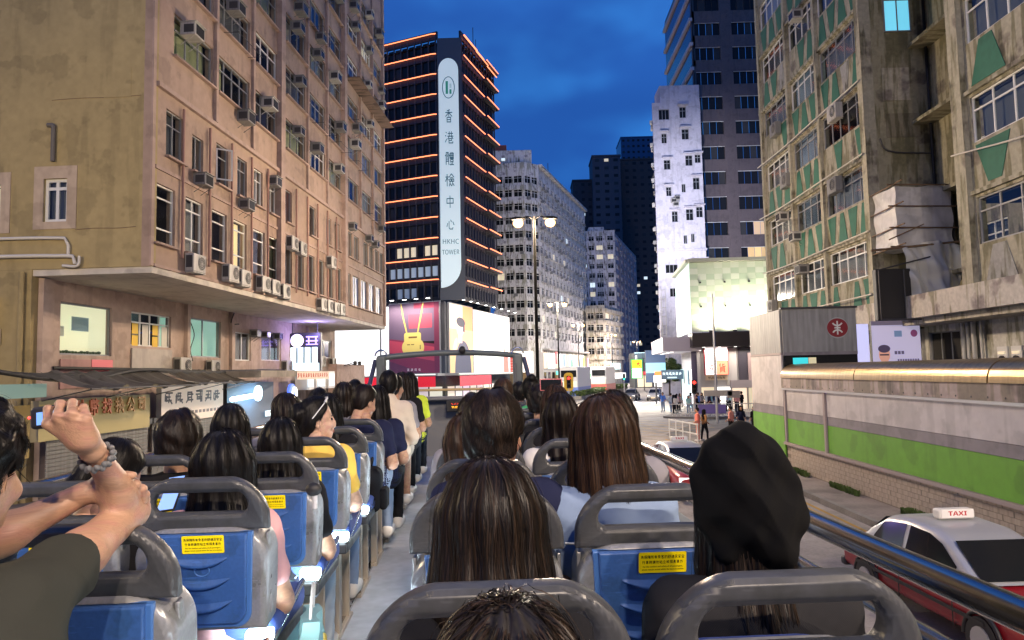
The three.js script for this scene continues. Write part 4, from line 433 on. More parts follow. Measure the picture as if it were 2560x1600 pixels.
// ---------- right near building with green triangles ----------
{
  const R = rng(91), b = thing('triangle_building', 'weathered cream tenement with green painted triangles and a dark light well', 'tenement');
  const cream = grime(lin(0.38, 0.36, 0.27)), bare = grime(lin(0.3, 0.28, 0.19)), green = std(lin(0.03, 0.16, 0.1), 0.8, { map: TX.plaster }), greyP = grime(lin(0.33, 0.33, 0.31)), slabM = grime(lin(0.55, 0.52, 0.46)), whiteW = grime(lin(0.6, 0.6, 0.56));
  const X = 15.5, A = face([X, -45.3], [X, -31.3]), Bn = face([X, -25.0], [X, 6]), FL = [7.9, 11.4, 14.9, 18.4, 21.9, 25.4], base = 6.6, TOP = 29;
  // note: seen from the street, left is the far end
  const setA = [[0.7, 4.0], [5.2, 3.6], [9.2, 4.5]], setB = [[0.75, 6.2], [7.6, 6.2], [14.4, 6], [21, 6]];
  for (const [F, cells] of [[A, setA], [Bn, setB]]) {
    const holes = []; FL.forEach((y) => cells.forEach(([x, w]) => holes.push([x, y, w, 1.6])));
    part('street_wall', wallHoles(0, base, F.len, TOP - base, holes, 0.3), cream, b, F);
    FL.forEach((y, k) => cells.forEach(([x, w], i) => { const q = R(); const nearA = F === A;
      const blank = nearA && ((k === 1 && i === 1)), cy = nearA && k === 3 && i === 2;
      windowUnit(b, F, x, y, w, 1.6, { cols: nearA ? (i === 2 ? 5 : 4) : 6, transom: 0.3, frame: q < 0.72 && !(k === 1 && i === 2) ? M.whiteFrame : M.greyFrame, fw: 0.055, pane: M.glass, curtain: q < 0.3 ? M.curtainB : q < 0.62 ? M.curtainC : q < 0.8 ? std(lin(0.2, 0.24, 0.34), 0.9) : null, lit: cy ? LIT.cyan : null, recess: 0.1 });
      if (cy) part('lit_window', box(1.6, 1.4, 0.02, x + w - 1.0, y + 0.8, -0.4), LIT.cyan, b, F);
      // triangle panels below each window
      const n = nearA ? (i === 2 ? 4 : 3) : 3, pw = w / n; for (let t = 0; t < n; t++) { const gx = x + pw * (t + 0.5), up = (t + k) % 2 === 0; if (R() < 0.12) continue; const tri = up ? [[-pw * 0.42, -1.55], [pw * 0.42, -1.55], [pw * 0.16, -0.12], [-pw * 0.16, -0.12]] : [[-pw * 0.42, -0.12], [pw * 0.42, -0.12], [pw * 0.16, -1.5], [-pw * 0.16, -1.5]]; if (nearA || t % 2 === 0) part('green_triangle', cached('tri' + pw.toFixed(2) + up, () => muv(extrude(up ? tri : tri, 0.02))), R() < 0.13 ? greyP : green, b, mulM(F, T(gx, y, 0.003))); }
    }));
    FL.forEach((y) => { part('string_course', box(F.len, 0.14, 0.12, F.len / 2, y - 1.72, 0.062), cream, b, F); });
    for (const [x, w] of cells) FL.forEach((y, k) => { if (R() < (F === A ? 0.55 : 0.25)) (R() < 0.5 ? boxUnit : splitUnit)(b, F, x + w * R(), y + (R() < 0.5 ? 1.3 : -0.25), 1.15, R() < 0.5 ? M.acGrey : M.acWhite); });
    for (const x of F === A ? [0.35, 4.95, 9.0] : [0.3, 7.3, 14.1]) part('pier', box(0.3, TOP - base, 0.16, x, (TOP + base) / 2, 0.082), cream, b, F);
  }
  part('corner_pier', box(0.45, TOP - base, 0.2, A.len - 0.23, (TOP + base) / 2, 0.102), cream, b, A); part('corner_pier', box(0.6, TOP - base, 0.2, 0.3, (TOP + base) / 2, 0.105), cream, b, Bn);
  for (const [y, d] of [[13.25, 0.35], [9.75, 0.3], [16.6, 0.35], [6.95, 0.3]]) part('service_pipe', tube([[0, y + 0.08, d], [4, y - 0.03, d], [9, y, d], [A.len, y + 0.03, d]], 0.035, 40, 6), std(lin(0.5, 0.47, 0.4), 0.6), b, A);
  part('service_pipe', tube([[0, 11.2, 0.3], [5, 10.6, 0.3], [15, 10.9, 0.3], [30, 11.0, 0.3]], 0.03, 40, 6), std(lin(0.5, 0.47, 0.4), 0.6), b, Bn);
  // light well
  const W1 = face([X, -31.3], [18.3, -31.3]), W2 = face([18.3, -31.3], [18.3, -25]);
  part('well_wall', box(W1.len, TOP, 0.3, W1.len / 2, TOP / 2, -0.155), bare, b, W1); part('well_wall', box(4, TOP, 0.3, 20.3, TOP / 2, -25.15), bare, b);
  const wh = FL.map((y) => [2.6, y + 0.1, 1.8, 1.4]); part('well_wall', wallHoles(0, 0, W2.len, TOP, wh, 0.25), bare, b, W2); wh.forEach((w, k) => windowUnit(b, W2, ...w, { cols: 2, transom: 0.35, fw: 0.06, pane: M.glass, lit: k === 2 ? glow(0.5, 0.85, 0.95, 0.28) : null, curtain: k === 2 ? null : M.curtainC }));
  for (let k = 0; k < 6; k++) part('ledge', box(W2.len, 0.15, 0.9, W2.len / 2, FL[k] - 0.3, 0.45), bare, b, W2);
  part('render_patch', box(1.2, 1.5, 0.02, 1.3, 16.4, 0.012), grime(lin(0.45, 0.42, 0.33)), b, W1); part('render_patch', box(1.5, 1.1, 0.02, 1.5, 14.5, 0.012), grime(lin(0.22, 0.2, 0.14)), b, W1);
  windowUnit(b, W1, 0.9, 18.8, 1.2, 1.5, { cols: 2, recess: -0.03, frame: M.greyFrame, pane: LIT.cyan }); part('canopy_sheet', box(2.6, 0.08, 2.0, 2.0, 21.2, 1.2), green, b, W1); for (let i = 0; i < 6; i++) part('drying_pole', span([0.6 + i * 0.4, 20.4, 0.1], [1.0 + i * 0.4, 20.6, 3.4], 0.015, 0.015, 5), M.acGrey, b, W1);
  for (const y of [13.4, 10.9]) part('pipe_run', merge([tube([[0.4, y + 0.5, 0.1], [0.6, y, 0.12], [2.7, y - 0.25, 0.12]], 0.035, 16, 6), span([2.65, 6, 0.12], [2.65, 28, 0.12], 0.06)]), M.darkMetal, b, W1);
  // ledge with sheeting, slab and shop level
  part('floor_slab', box(3.2, 0.9, 40, X + 1.4, 6.15, -25.3), slabM, b); part('shop_soffit', box(6, 0.25, 42, X + 3.2, 5.6, -25), slabM, b);
  const gl = face([17.2, -31], [17.2, 6]); const gw = [[0.3, 3.0, 2.2, 2.2], [8.6, 3.3, 1.1, 1.35]]; part('shop_wall', wallHoles(0, 0, gl.len, 5.5, gw, 0.25), whiteW, b, gl); part('shop_wall', box(0.3, 5.4, 15, 17.2, 2.7, -38.5), whiteW, b);
  windowUnit(b, gl, ...gw[1], { cols: 1, transom: 0.33, bottom: 0.33, frame: M.greyFrame, pane: M.dimGlass }); windowUnit(b, gl, ...gw[0], { cols: 3, frame: M.greyFrame, pane: M.dimGlass, fw: 0.05 });
  for (const [x, r] of [[2.9, 0.09], [3.2, 0.07], [3.55, 0.09], [4.0, 0.06], [6.4, 0.08], [6.8, 0.07]]) part('drain_pipe', cyl(r, 5.4, x, 2.75, 0.12, 10), whiteW, b, gl);
  for (const x of [5.0, 5.75]) { part('narrow_door', box(0.55, 1.7, 0.05, x, 3.6, 0.03), M.whiteFrame, b, gl); part('round_vent', cyl(0.17, 0.06, 0, 0, 0, 16).rotateX(Math.PI / 2).translate(x, 3.95, 0.08), M.black, b, gl); part('vent_light', box(0.34, 0.1, 0.05, x, 4.22, 0.08), LIT.soft, b, gl); part('door_panel', box(0.34, 0.75, 0.03, x, 3.2, 0.06), M.dimGlass, b, gl); }
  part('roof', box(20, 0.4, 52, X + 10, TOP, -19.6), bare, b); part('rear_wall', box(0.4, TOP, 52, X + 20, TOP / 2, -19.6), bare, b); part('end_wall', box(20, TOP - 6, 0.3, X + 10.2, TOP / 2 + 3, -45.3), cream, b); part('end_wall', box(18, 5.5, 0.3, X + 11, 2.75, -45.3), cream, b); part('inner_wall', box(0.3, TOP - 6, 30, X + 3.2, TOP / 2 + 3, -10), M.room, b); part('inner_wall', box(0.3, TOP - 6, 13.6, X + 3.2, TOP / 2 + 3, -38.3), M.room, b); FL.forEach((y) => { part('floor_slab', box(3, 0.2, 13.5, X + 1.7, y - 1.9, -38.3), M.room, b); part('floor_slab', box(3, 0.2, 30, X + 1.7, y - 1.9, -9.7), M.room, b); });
  // bamboo scaffold with plastic sheeting on the ledge
  const sc = thing('scaffold_box', 'white tarpaulin box lashed with bamboo in the light well', 'scaffold'), bam = std(lin(0.14, 0.09, 0.05), 0.8), tarp = std(lin(0.62, 0.62, 0.62), 0.6, { map: TX.plaster });
  const tg = new THREE.BoxGeometry(2.3, 2.5, 1.8, 12, 12, 8), tp = tg.attributes.position; for (let i = 0; i < tp.count; i++) { const x = tp.getX(i), y = tp.getY(i), z = tp.getZ(i); tp.setXYZ(i, x + 0.05 * Math.sin(y * 5 + z * 3), y + 0.04 * Math.sin(x * 4), z + 0.06 * Math.sin(x * 6 + y * 4)); } tg.computeVertexNormals(); part('tarpaulin', muv(tg.translate(16.6, 10.0, -30.3)), tarp, sc); part('dark_end', box(0.06, 2.3, 1.5, 17.82, 10.0, -30.2), M.black, sc);
  for (const y of [8.7, 9.5, 10.4, 11.3]) part('bamboo_pole', merge([span([15.1, y + 0.03, -29.3], [18.3, y - 0.05, -29.3], 0.035, 0.03, 7), span([15.35, y, -31.5], [15.35, y + 0.05, -28.6], 0.03, 0.03, 7)]), bam, sc); part('bamboo_pole', span([15.0, 9.0, -29.2], [16.4, 9.6, -29.1], 0.03, 0.02, 7), bam, sc);
  const sh = thing('plastic_sheet', 'crumpled translucent sheet hanging below the scaffold box', 'plastic sheet'), pg = new THREE.PlaneGeometry(2.6, 2.5, 40, 36), pp = pg.attributes.position;
  for (let i = 0; i < pp.count; i++) { const x = pp.getX(i), y = pp.getY(i), d = 0.5 - y / 2.5; pp.setXYZ(i, x * (1 - 0.25 * d) - 0.1 * d, y - 0.25 * Math.abs(x / 1.3) ** 2 * (1 - d) + 0.1 * Math.sin(x * 5) * d, 0.22 * Math.sin(x * 4.5 + y * 1.2) * (0.3 + d) + 0.08 * Math.sin(y * 6 + x * 3) + 0.05 * Math.sin(x * 15 + y * 5)); } pg.computeVertexNormals(); part('sheet', muv(pg.translate(16.7, 7.6, -29.0)), new THREE.MeshPhysicalMaterial({ color: lin(0.62, 0.64, 0.64), roughness: 0.45, transmission: 0.35, thickness: 0 }), sh); part('bamboo_pole', span([14.2, 8.55, -29.1], [18.2, 8.85, -28.9], 0.05, 0.04, 8), bam, sh);
  const bs = thing('sign_box', 'black sign box jutting from the building edge, seen from behind', 'sign'); part('box_frame', rbox(1.4, 2.1, 0.3, 0.03, 14.9, 6.7, -29.0), M.black, bs); part('rear_strut', merge([span([14.3, 5.7, -28.8], [14.3, 7.7, -28.8], 0.03), span([15.3, 5.7, -28.8], [15.3, 7.7, -28.8], 0.03), span([14.3, 7.7, -28.8], [16.4, 8.2, -28.8], 0.03), span([14.3, 5.7, -28.8], [17.4, 5.6, -28.0], 0.03)]), M.darkMetal, bs);
}
// ---------- street lamps (sodium, in pairs on the median; some stand behind the camera) ----------
const lampGlass = glow(1, 0.6, 0.2, 6);
function medianLamp(x, z, label, I, double = true, h = 11.1, col = lin(1, 0.74, 0.5), toX = 0) {
  const o = thing('street_lamp', label, 'street lamp', [x, 0, z], 0, 'street lamps along the road'), pm = new THREE.MeshPhysicalMaterial({ color: lin(0.012, 0.012, 0.011), roughness: 0.8, specularIntensity: 0.2 });
  part('base', cyl(0.16, 0.9, 0, 0.45, 0, 14, 0.13), pm, o); part('pole', cyl(0.1, h + 0.3, 0, (h + 0.3) / 2, 0, 14, 0.065), pm, o);
  for (const s of double ? [-1, 1] : [toX || 1]) {
    part('arm', tube([[0, h + 0.15, 0], [s * 0.3, h + 0.3, 0], [s * 0.62, h + 0.22, 0]], 0.035, 14), pm, o);
    const head = part('lamp_head', ball(0.34, s * 0.78, h + 0.2, 0, 1.1, 0.3, 0.7, 16), pm, o);
    part('lamp_bulb', ball(0.245, s * 0.78, h - 0.02, 0, 1, 0.85, 1, 18), lampGlass, head);
    const l = new THREE.PointLight(col, I * (double ? 0.5 : 1)); l.position.set(x + s * 0.78, h + 0.02, z); l.castShadow = true; l.shadow.radius = 7; l.name = 'street_lamp'; scene.add(l);
  }
  return o;
}
medianLamp(0.5, -34, 'black double-armed street lamp glowing above the heads of passengers', 900);
medianLamp(3.4, -76, 'smaller far double-armed street lamp in front of the white blocks', 2600, true, 11.0, lin(1, 0.86, 0.68));
medianLamp(8.2, -112, 'added third double-armed street lamp extending the row, beyond the junction', 1700, true, 11.0, lin(1, 0.9, 0.8));  // first of three lamps added up the road to light the far blocks
medianLamp(17.5, -146, 'added fourth double-armed street lamp extending the row, by the rounded block', 1100, true, 11.0, lin(1, 0.9, 0.8));
medianLamp(28.5, -184, 'added last double-armed street lamp extending the row, below the rose block', 2200, true, 11.0, lin(1, 0.86, 0.8));
// floodlights on the department store roof, trained on the white tenement
for (const [x, z, I, lab] of [[16.3, -72, 3000, 'roof floodlight at the front of the department store'], [16.6, -75.4, 3000, 'roof floodlight at the rear of the department store']]) { const o = thing('roof_floodlight', lab, 'floodlight', [x, 13.9, z]); part('stand', merge([box(0.06, 0.5, 0.06, -0.25, 0.25, 0), box(0.06, 0.5, 0.06, 0.25, 0.25, 0), box(0.8, 0.06, 0.3, 0, 0.03, 0)]), M.darkMetal, o); part('lamp_head', rbox(0.6, 0.4, 0.25, 0.04, 0, 0.5, 0.02), M.darkMetal, o); part('lamp_lens', box(0.5, 0.3, 0.03, 0, 0.5, -0.13), glow(0.85, 0.85, 1, 4), o); const l = new THREE.SpotLight(lin(0.84, 0.84, 1), I, 0, 0.5, 0.5); l.position.set(x, 14.45, z - 0.3); l.target.position.set(23, 24, -104); l.castShadow = true; l.shadow.radius = 10; l.name = 'roof_floodlight'; scene.add(l, l.target); }
medianLamp(2.6, 9.5, 'double-armed street lamp standing behind the bus', 800, true, 11.1, lin(1, 0.8, 0.62));
medianLamp(-16.5, -6, 'side street lamp left of the bus facing the olive wall', 420, false, 9.5, lin(1, 0.74, 0.38), 1);
medianLamp(8.9, 1.0, 'kerbside street lamp beside the station wall', 430, false, 9.5, lin(1, 0.8, 0.62), -1);
// traffic island
{ const o = struct(numbered('traffic_island'), muv(extrude(rrect(1.6, 9, 0.7), 0.16).rotateX(-Math.PI / 2).translate(0.5, 0, -35)), kerbMat);
  struct(numbered('traffic_island'), muv(extrude(rrect(1.6, 26, 0.7), 0.16).rotateX(-Math.PI / 2).rotateY(-0.2).translate(4.5, 0, -80)), kerbMat); }
// ---------- station entrance ----------
{
  const X = 9.6, b = thing('station_entrance', 'white and green clad station entrance with bronze roof edge beside the road', 'station entrance');
  const white = std(lin(0.64, 0.61, 0.6), 0.45, { map: TX.plaster }), band = std(lin(0.27, 0.25, 0.27), 0.5, { map: TX.plaster }), green = std(lin(0.15, 0.42, 0.03), 0.45, { map: TX.plaster }), post = std(lin(0.3, 0.25, 0.24), 0.5), bronze = std(lin(0.5, 0.36, 0.18), 0.3, { metalness: 0.85, map: TX.streak }), fascia = std(lin(0.42, 0.34, 0.31), 0.5, { map: TX.grime }), tile = std(lin(0.5, 0.42, 0.34), 0.6, { map: TX.streak }), grout = std(lin(0.2, 0.17, 0.14), 0.9), grey = std(lin(0.36, 0.37, 0.36), 0.5, { map: TX.streak });
  const F = face([X, -26.9], [X, 9]), L = F.len; // left (far) to right (near); faces the road
  const z2u = (z) => z + 26.9;
  const P = [-26.7, -23.2, -13.6, -4, 5.6, 9];
  for (let i = 0; i + 1 < P.length; i++) { const u0 = z2u(P[i]) + 0.09, w = P[i + 1] - P[i] - 0.18; for (const [y0, y1, m, n] of [[2.265, 3.02, white, 'white_panel'], [1.985, 2.255, band, 'grey_panel'], [1.12, 1.975, green, 'green_panel']]) part(n, box(w, y1 - y0, 0.06, u0 + w / 2, (y0 + y1) / 2, 0), m, b, F); }
  for (const z of P) part('post', box(0.13, 1.95, 0.14, z2u(z), 2.06, 0.02), post, b, F);
  part('rail', box(L, 0.09, 0.16, L / 2, 1.065, 0.03), post, b, F); part('rail', box(L, 0.07, 0.14, L / 2, 3.06, 0.03), M.alu, b, F); part('wall_core', box(L, 4.0, 0.2, L / 2, 1.75, -0.16), grey, b, F);
  part('fascia', box(L, 0.36, 0.1, L / 2, 3.28, 0.05), fascia, b, F); { const R = rng(3); for (let i = 0; i < 64; i++) part('bolt', cached('bolt', () => ball(0.024, 0, 0, 0, 1, 1, 0.5, 8)), M.darkMetal, b, mulM(F, T(0.4 + i * 0.55, 3.17, 0.1))); }
  { const s = new THREE.Shape(); s.moveTo(0.14, 3.47); s.quadraticCurveTo(0.14, 3.92, -0.35, 3.98); s.lineTo(-0.6, 3.98); s.lineTo(-0.6, 3.47); const g = new THREE.ExtrudeGeometry(s, { depth: 5.95, bevelEnabled: false, curveSegments: 12 }).rotateY(-Math.PI / 2); for (let i = 0; i < 6; i++) part('bronze_coping', muv(g.clone()), bronze, b, mulM(F, T(6.0 + i * 6, 0, 0))); }
  for (let r = 0; r < 8; r++) for (let i = 0; i < 24; i++) part('tile', cached('tl', () => box(1.47, 0.118, 0.03)), tile, b, mulM(F, T(0.75 + i * 1.5 + (r % 2 ? 0.35 : 0), 0.16 + 0.062 + r * 0.128, -0.02)));
  part('plinth', box(L, 1.0, 0.1, L / 2, 0.55, -0.065), grout, b, F);
  // kiosk at the far end
  const K = face([X, -30.5], [X, -26.9]), E = face([X, -26.88], [12.4, -26.88]);
  part('kiosk_core', box(2.7, 6.0, 3.5, X + 1.4, 3.0, -28.72), grey, b); for (const [y0, y1, m, n] of [[4.42, 6.03, grey, 'grey_panel'], [2.4, 4.32, white, 'white_panel'], [2.05, 2.39, band, 'grey_panel'], [0.2, 2.04, green, 'green_panel']]) part(n, box(K.len, y1 - y0, 0.06, K.len / 2, (y0 + y1) / 2, 0.03), m, b, K);
  part('joint_strip', box(K.len, 0.09, 0.08, K.len / 2, 4.37, 0.035), post, b, K); part('grey_panel', box(2.75, 1.62, 0.08, 1.38, 5.22, 0.05), grey, b, E); part('kiosk_trim', box(2.85, 0.07, 0.2, 1.38, 6.07, 0.05), M.darkMetal, b, E); part('joint_strip', box(2.75, 0.12, 0.1, 1.38, 4.36, 0.05), band, b, E); part('dark_glass', box(2.7, 0.72, 0.06, 1.4, 3.94, 0.04), M.darkGlass, b, E); part('screen', box(0.55, 0.42, 0.03, 0.62, 4.0, 0.09), glow(0.05, 0.75, 0.8, 0.75), b, E); part('screen', box(0.28, 0.42, 0.03, 1.06, 4.0, 0.09), glow(1, 0.9, 0.55, 0.4), b, E); part('kiosk_core', box(2.7, 3.5, 0.1, X + 1.4, 1.76, -26.93), white, b);
  const lt = canvasTex(256, 256, (x, w, h) => { x.fillStyle = '#9aa09e'; x.fillRect(0, 0, w, h); x.fillStyle = '#7d1322'; x.beginPath(); x.ellipse(w / 2, h / 2, 124, 112, 0, 0, 7); x.fill(); x.strokeStyle = '#cfd2cc'; x.lineWidth = 19; x.beginPath(); x.moveTo(w / 2, 46); x.lineTo(w / 2, 210); x.moveTo(92, 128); x.lineTo(164, 128); x.stroke(); x.beginPath(); x.arc(w / 2, 40, 62, 0.5, Math.PI - 0.5); x.stroke(); x.beginPath(); x.arc(w / 2, 216, 62, Math.PI + 0.5, -0.5); x.stroke(); });
  part('logo_sign', new THREE.CircleGeometry(0.4, 32).translate(2.05, 5.3, 0.1), std(0xffffff, 0.5, { map: lt }), b, E);
  // lit adverts beside it
  const at = canvasTex(256, 256, (x, w, h) => { x.fillStyle = '#c6bfdc'; x.fillRect(0, 0, w, h); x.fillStyle = '#7b6f80'; x.fillRect(0, 0, w, 24); x.fillStyle = '#d8a08a'; x.beginPath(); x.ellipse(62, 190, 30, 44, 0, 0, 7); x.fill(); x.fillStyle = '#4a4058'; x.beginPath(); x.ellipse(62, 156, 32, 22, 0, 0, 7); x.fill(); x.fillStyle = '#3d3444'; x.fillRect(38, 186, 48, 8); x.fillStyle = '#6d84a8'; x.fillRect(120, 56, 40, 34); x.fillStyle = '#7a4068'; x.beginPath(); x.ellipse(224, 72, 18, 20, 0, 0, 7); x.fill(); x.fillStyle = '#5c5470'; for (let i = 0; i < 3; i++) x.fillRect(116 + i * 18, 170, 14, 18); for (let i = 0; i < 9; i++) x.fillRect(130 + i * 13, 215, 9, 11); });
  const ad = thing('advert_panel', 'pale violet lit advert with a portrait behind the station roof', 'advert'); panel('lightbox_sign', 2.0, 1.9, 0.15, std(0xffffff, 0.5, { map: at, emissive: 0xffffff, emissiveMap: at, emissiveIntensity: 0.55 }), M.darkMetal, ad, T(15.4, 4.75, -29.9));
  const ad2 = thing('advert_panel', 'bluish white blank lit panel next to the station kiosk', 'advert'); panel('lightbox_sign', 1.35, 1.7, 0.15, glow(0.62, 0.62, 0.95, 0.85), M.darkMetal, ad2, T(13.65, 4.75, -30.0));
  // weeds at the foot of the wall
  const R = rng(44), l = []; for (let i = 0; i < 1500; i++) { const z = -26 + R() * 14, k = vnoise(z * 0.9, 2, 64, 64, 5); if (k < 0.4) continue; const g = new THREE.PlaneGeometry(0.05, 0.1 + 0.22 * R() * k).translate(0, 0.08, 0).rotateX(R() - 0.5).rotateY(R() * 6).translate(X - 0.12 - R() * 0.16, 0.14, z); l.push(g); } const w = single('weeds', merge(l), std(lin(0.06, 0.1, 0.02), 0.9), 'low weeds along the foot of the tiled station wall', 'weeds'); w.userData.kind = 'stuff';
}
// ---------- cars ----------
function loft(st, n = 28, e = 4, t0 = 0, t1 = 2 * Math.PI, push = 0) { // st: [x, y0, y1, halfBottom, halfTop]
  const pos = [], idx = []; const m = n + 1;
  st.forEach(([x, y0, y1, hb, ht]) => { for (let i = 0; i <= n; i++) { const t = t0 + (t1 - t0) * i / n, c = Math.cos(t), s = Math.sin(t), sy = Math.sign(s) * Math.abs(s) ** (2 / e), cx = Math.sign(c) * Math.abs(c) ** (2 / e), k = (sy + 1) / 2, hw = mixn(hb, ht, k) + push; pos.push(x, mixn(y0 - push, y1 + push, k), cx * hw); } });
  for (let a = 0; a + 1 < st.length; a++) for (let i = 0; i < n; i++) { const q = a * m + i; idx.push(q, q + 1, q + m, q + 1, q + m + 1, q + m); }
  const g = new THREE.BufferGeometry(); g.setAttribute('position', new THREE.Float32BufferAttribute(pos, 3)); g.setIndex(idx); g.computeVertexNormals(); g.setAttribute('uv', new THREE.Float32BufferAttribute(new Float32Array(pos.length / 3 * 2), 2)); return g;
}
function capEnds(st, n = 28, e = 4) { const l = []; for (const s of [st[0], st[st.length - 1]]) { const [x, y0, y1, hb, ht] = s; l.push(loft([[x, y0, y1, hb, ht], [x + (s === st[0] ? -0.001 : 0.001), (y0 + y1) / 2 - 0.01, (y0 + y1) / 2 + 0.01, 0.01, 0.01]], n, e)); } return l; }
function car(label, cat, pos, turn, bodyM, roofM, o = {}) {
  const c = thing(o.name || 'taxi', label, cat, pos, turn, o.group), bs = [[-2.32, 0.42, 0.78, 0.72, 0.7], [-2.22, 0.28, 0.9, 0.82, 0.78], [-1.6, 0.24, 0.96, 0.85, 0.8], [0, 0.22, 0.95, 0.85, 0.8], [1.1, 0.24, 0.93, 0.85, 0.8], [1.9, 0.26, 0.84, 0.83, 0.76], [2.25, 0.3, 0.76, 0.78, 0.7], [2.34, 0.42, 0.66, 0.68, 0.62]];
  part('body', merge([loft(bs), ...capEnds(bs)]), bodyM, c);
  const cs = [[-1.78, 0.88, 0.95, 0.72, 0.7], [-1.45, 0.88, 1.2, 0.76, 0.66], [-1.12, 0.88, 1.42, 0.78, 0.6], [-0.5, 0.88, 1.5, 0.79, 0.6], [0.15, 0.88, 1.48, 0.79, 0.6], [0.5, 0.88, 1.38, 0.78, 0.6], [0.9, 0.88, 1.14, 0.76, 0.66], [1.22, 0.88, 0.94, 0.72, 0.7]];
  part('roof', merge([loft(cs, 28, 5)]), roofM, c);
  const at = (x) => { for (let i = 0; i + 1 < cs.length; i++) if (x <= cs[i + 1][0]) { const k = (x - cs[i][0]) / (cs[i + 1][0] - cs[i][0]); return cs[i].map((v, j) => mixn(v, cs[i + 1][j], k)); } return cs[cs.length - 1]; };
  const glass = M.darkGlass; const side = (xs, s) => { const pos = [], idx = []; xs.forEach(([x, a, b2], i) => { const q = at(x), y0 = mixn(q[1], q[2], a), y1 = mixn(q[1], q[2], b2); for (const [y, k] of [[y0, a], [y1, b2]]) pos.push(x, y, s * (mixn(q[3], q[4], k) * (k > 0.8 ? 0.985 : 1) + 0.008)); if (i) { const z = (i - 1) * 2; idx.push(z, z + 1, z + 2, z + 1, z + 3, z + 2); } }); const g = new THREE.BufferGeometry(); g.setAttribute('position', new THREE.Float32BufferAttribute(pos, 3)); g.setIndex(idx); g.computeVertexNormals(); return g; };
  for (const s of [-1, 1]) { part('side_window', side([[-1.32, 0.25, 0.42], [-1.12, 0.2, 0.78], [-0.95, 0.2, 0.82], [-0.48, 0.2, 0.84]], s), glass, c); part('side_window', side([[-0.38, 0.2, 0.84], [0.1, 0.2, 0.84], [0.4, 0.2, 0.8], [0.78, 0.24, 0.6]], s), glass, c);
    part('mirror', rbox(0.12, 0.12, 0.2, 0.03, 0.82, 1.0, s * 0.95), bodyM, c); part('door_handle', box(0.18, 0.03, 0.03, -0.62, 0.86, s * 0.838), M.chrome, c); part('door_handle', box(0.18, 0.03, 0.03, 0.3, 0.86, s * 0.838), M.chrome, c); for (const dx of [-1.02, -0.43, 0.86]) part('door_seam', box(0.012, 0.6, 0.012, dx, 0.62, s * 0.853), M.black, c); part('side_trim', box(3.2, 0.05, 0.02, -0.1, 0.55, s * 0.86), M.black, c);
    for (const x of [-1.42, 1.42]) { const w = part('wheel', cyl(0.31, 0.2, 0, 0, 0, 22).rotateX(Math.PI / 2).translate(x, 0.31, s * 0.76), M.black, c); part('rim', cyl(0.19, 0.02, 0, 0, 0, 16).rotateX(Math.PI / 2).translate(x, 0.31, s * 0.868), M.alu, w); part('wheel_arch', new THREE.TorusGeometry(0.36, 0.03, 6, 16, Math.PI).translate(x, 0.31, s * 0.84), M.black, c); }
    part('headlight', box(0.06, 0.13, 0.34, 2.31, 0.62, s * 0.52), o.lights ? LIT.white : M.alu, c); part('tail_light', box(0.05, 0.16, 0.32, -2.31, 0.72, s * 0.52), glow(0.6, 0.02, 0.01, 0.4), c); }
  const ws = (x0, x1, f) => { const a = at(x0), q = at(x1), g = new THREE.BufferGeometry(); g.setAttribute('position', new THREE.Float32BufferAttribute([x0 + f, a[2] + 0.006, -a[4] * 0.9, x0 + f, a[2] + 0.006, a[4] * 0.9, x1 + f, q[2] + 0.006, -q[4] * 0.9, x1 + f, q[2] + 0.006, q[4] * 0.9], 3)); g.setIndex([0, 1, 2, 1, 3, 2]); g.computeVertexNormals(); return g; };
  part('windscreen', ws(0.52, 1.16, 0.02), glass, c); part('rear_window', ws(-1.72, -1.2, -0.02), glass, c); part('bumper', rbox(0.16, 0.16, 1.6, 0.05, 2.32, 0.36, 0), M.darkMetal, c); part('bumper', rbox(0.16, 0.16, 1.6, 0.05, -2.32, 0.38, 0), M.darkMetal, c); part('number_plate', box(0.02, 0.12, 0.5, 2.41, 0.4, 0), LIT.dim, c);
  if (o.sign) { const tt = canvasTex(128, 48, (x, w, h) => { x.fillStyle = '#f2efe8'; x.fillRect(0, 0, w, h); x.fillStyle = '#b8141c'; x.font = 'bold 34px sans-serif'; x.textAlign = 'center'; x.fillText('TAXI', w / 2, 36); }); const s = part('roof_sign', rbox(0.2, 0.15, 0.56, 0.04, -0.3, 1.585, 0), glow(1, 0.95, 0.85, 0.1), c); part('sign_face', new THREE.PlaneGeometry(0.5, 0.13).rotateY(Math.PI / 2).translate(-0.197, 1.6, 0), std(0xffffff, 0.5, { map: tt }), s); }
  return c;
}
const taxiRed = std(lin(0.3, 0.008, 0.016), 0.28), taxiSilver = std(lin(0.42, 0.43, 0.44), 0.32, { metalness: 0.25 });
car('red taxi with silver roof and white roof sign close beside the bus', 'taxi', [6.55, 0, -11.0], -Math.PI / 2 + 0.05, taxiRed, taxiSilver, { sign: true, group: 'red taxis' });
car('second red taxi farther along the oncoming lane', 'taxi', [5.0, 0, -23.6], -Math.PI / 2 + 0.04, std(lin(0.38, 0.03, 0.035), 0.3), taxiSilver, { sign: true, lights: true, group: 'red taxis' });
car('dark car with headlights on waiting at the far junction', 'car', [13.2, 0, -91], -Math.PI / 2 - 0.28, std(lin(0.1, 0.1, 0.11), 0.3), std(lin(0.1, 0.1, 0.11), 0.3), { name: 'car', lights: true, group: 'cars at the far junction' });
car('silver car with headlights on at the far junction', 'car', [16, 0, -90], -Math.PI / 2 - 0.28, std(lin(0.35, 0.35, 0.36), 0.3), std(lin(0.35, 0.35, 0.36), 0.3), { name: 'car', lights: true, group: 'cars at the far junction' });
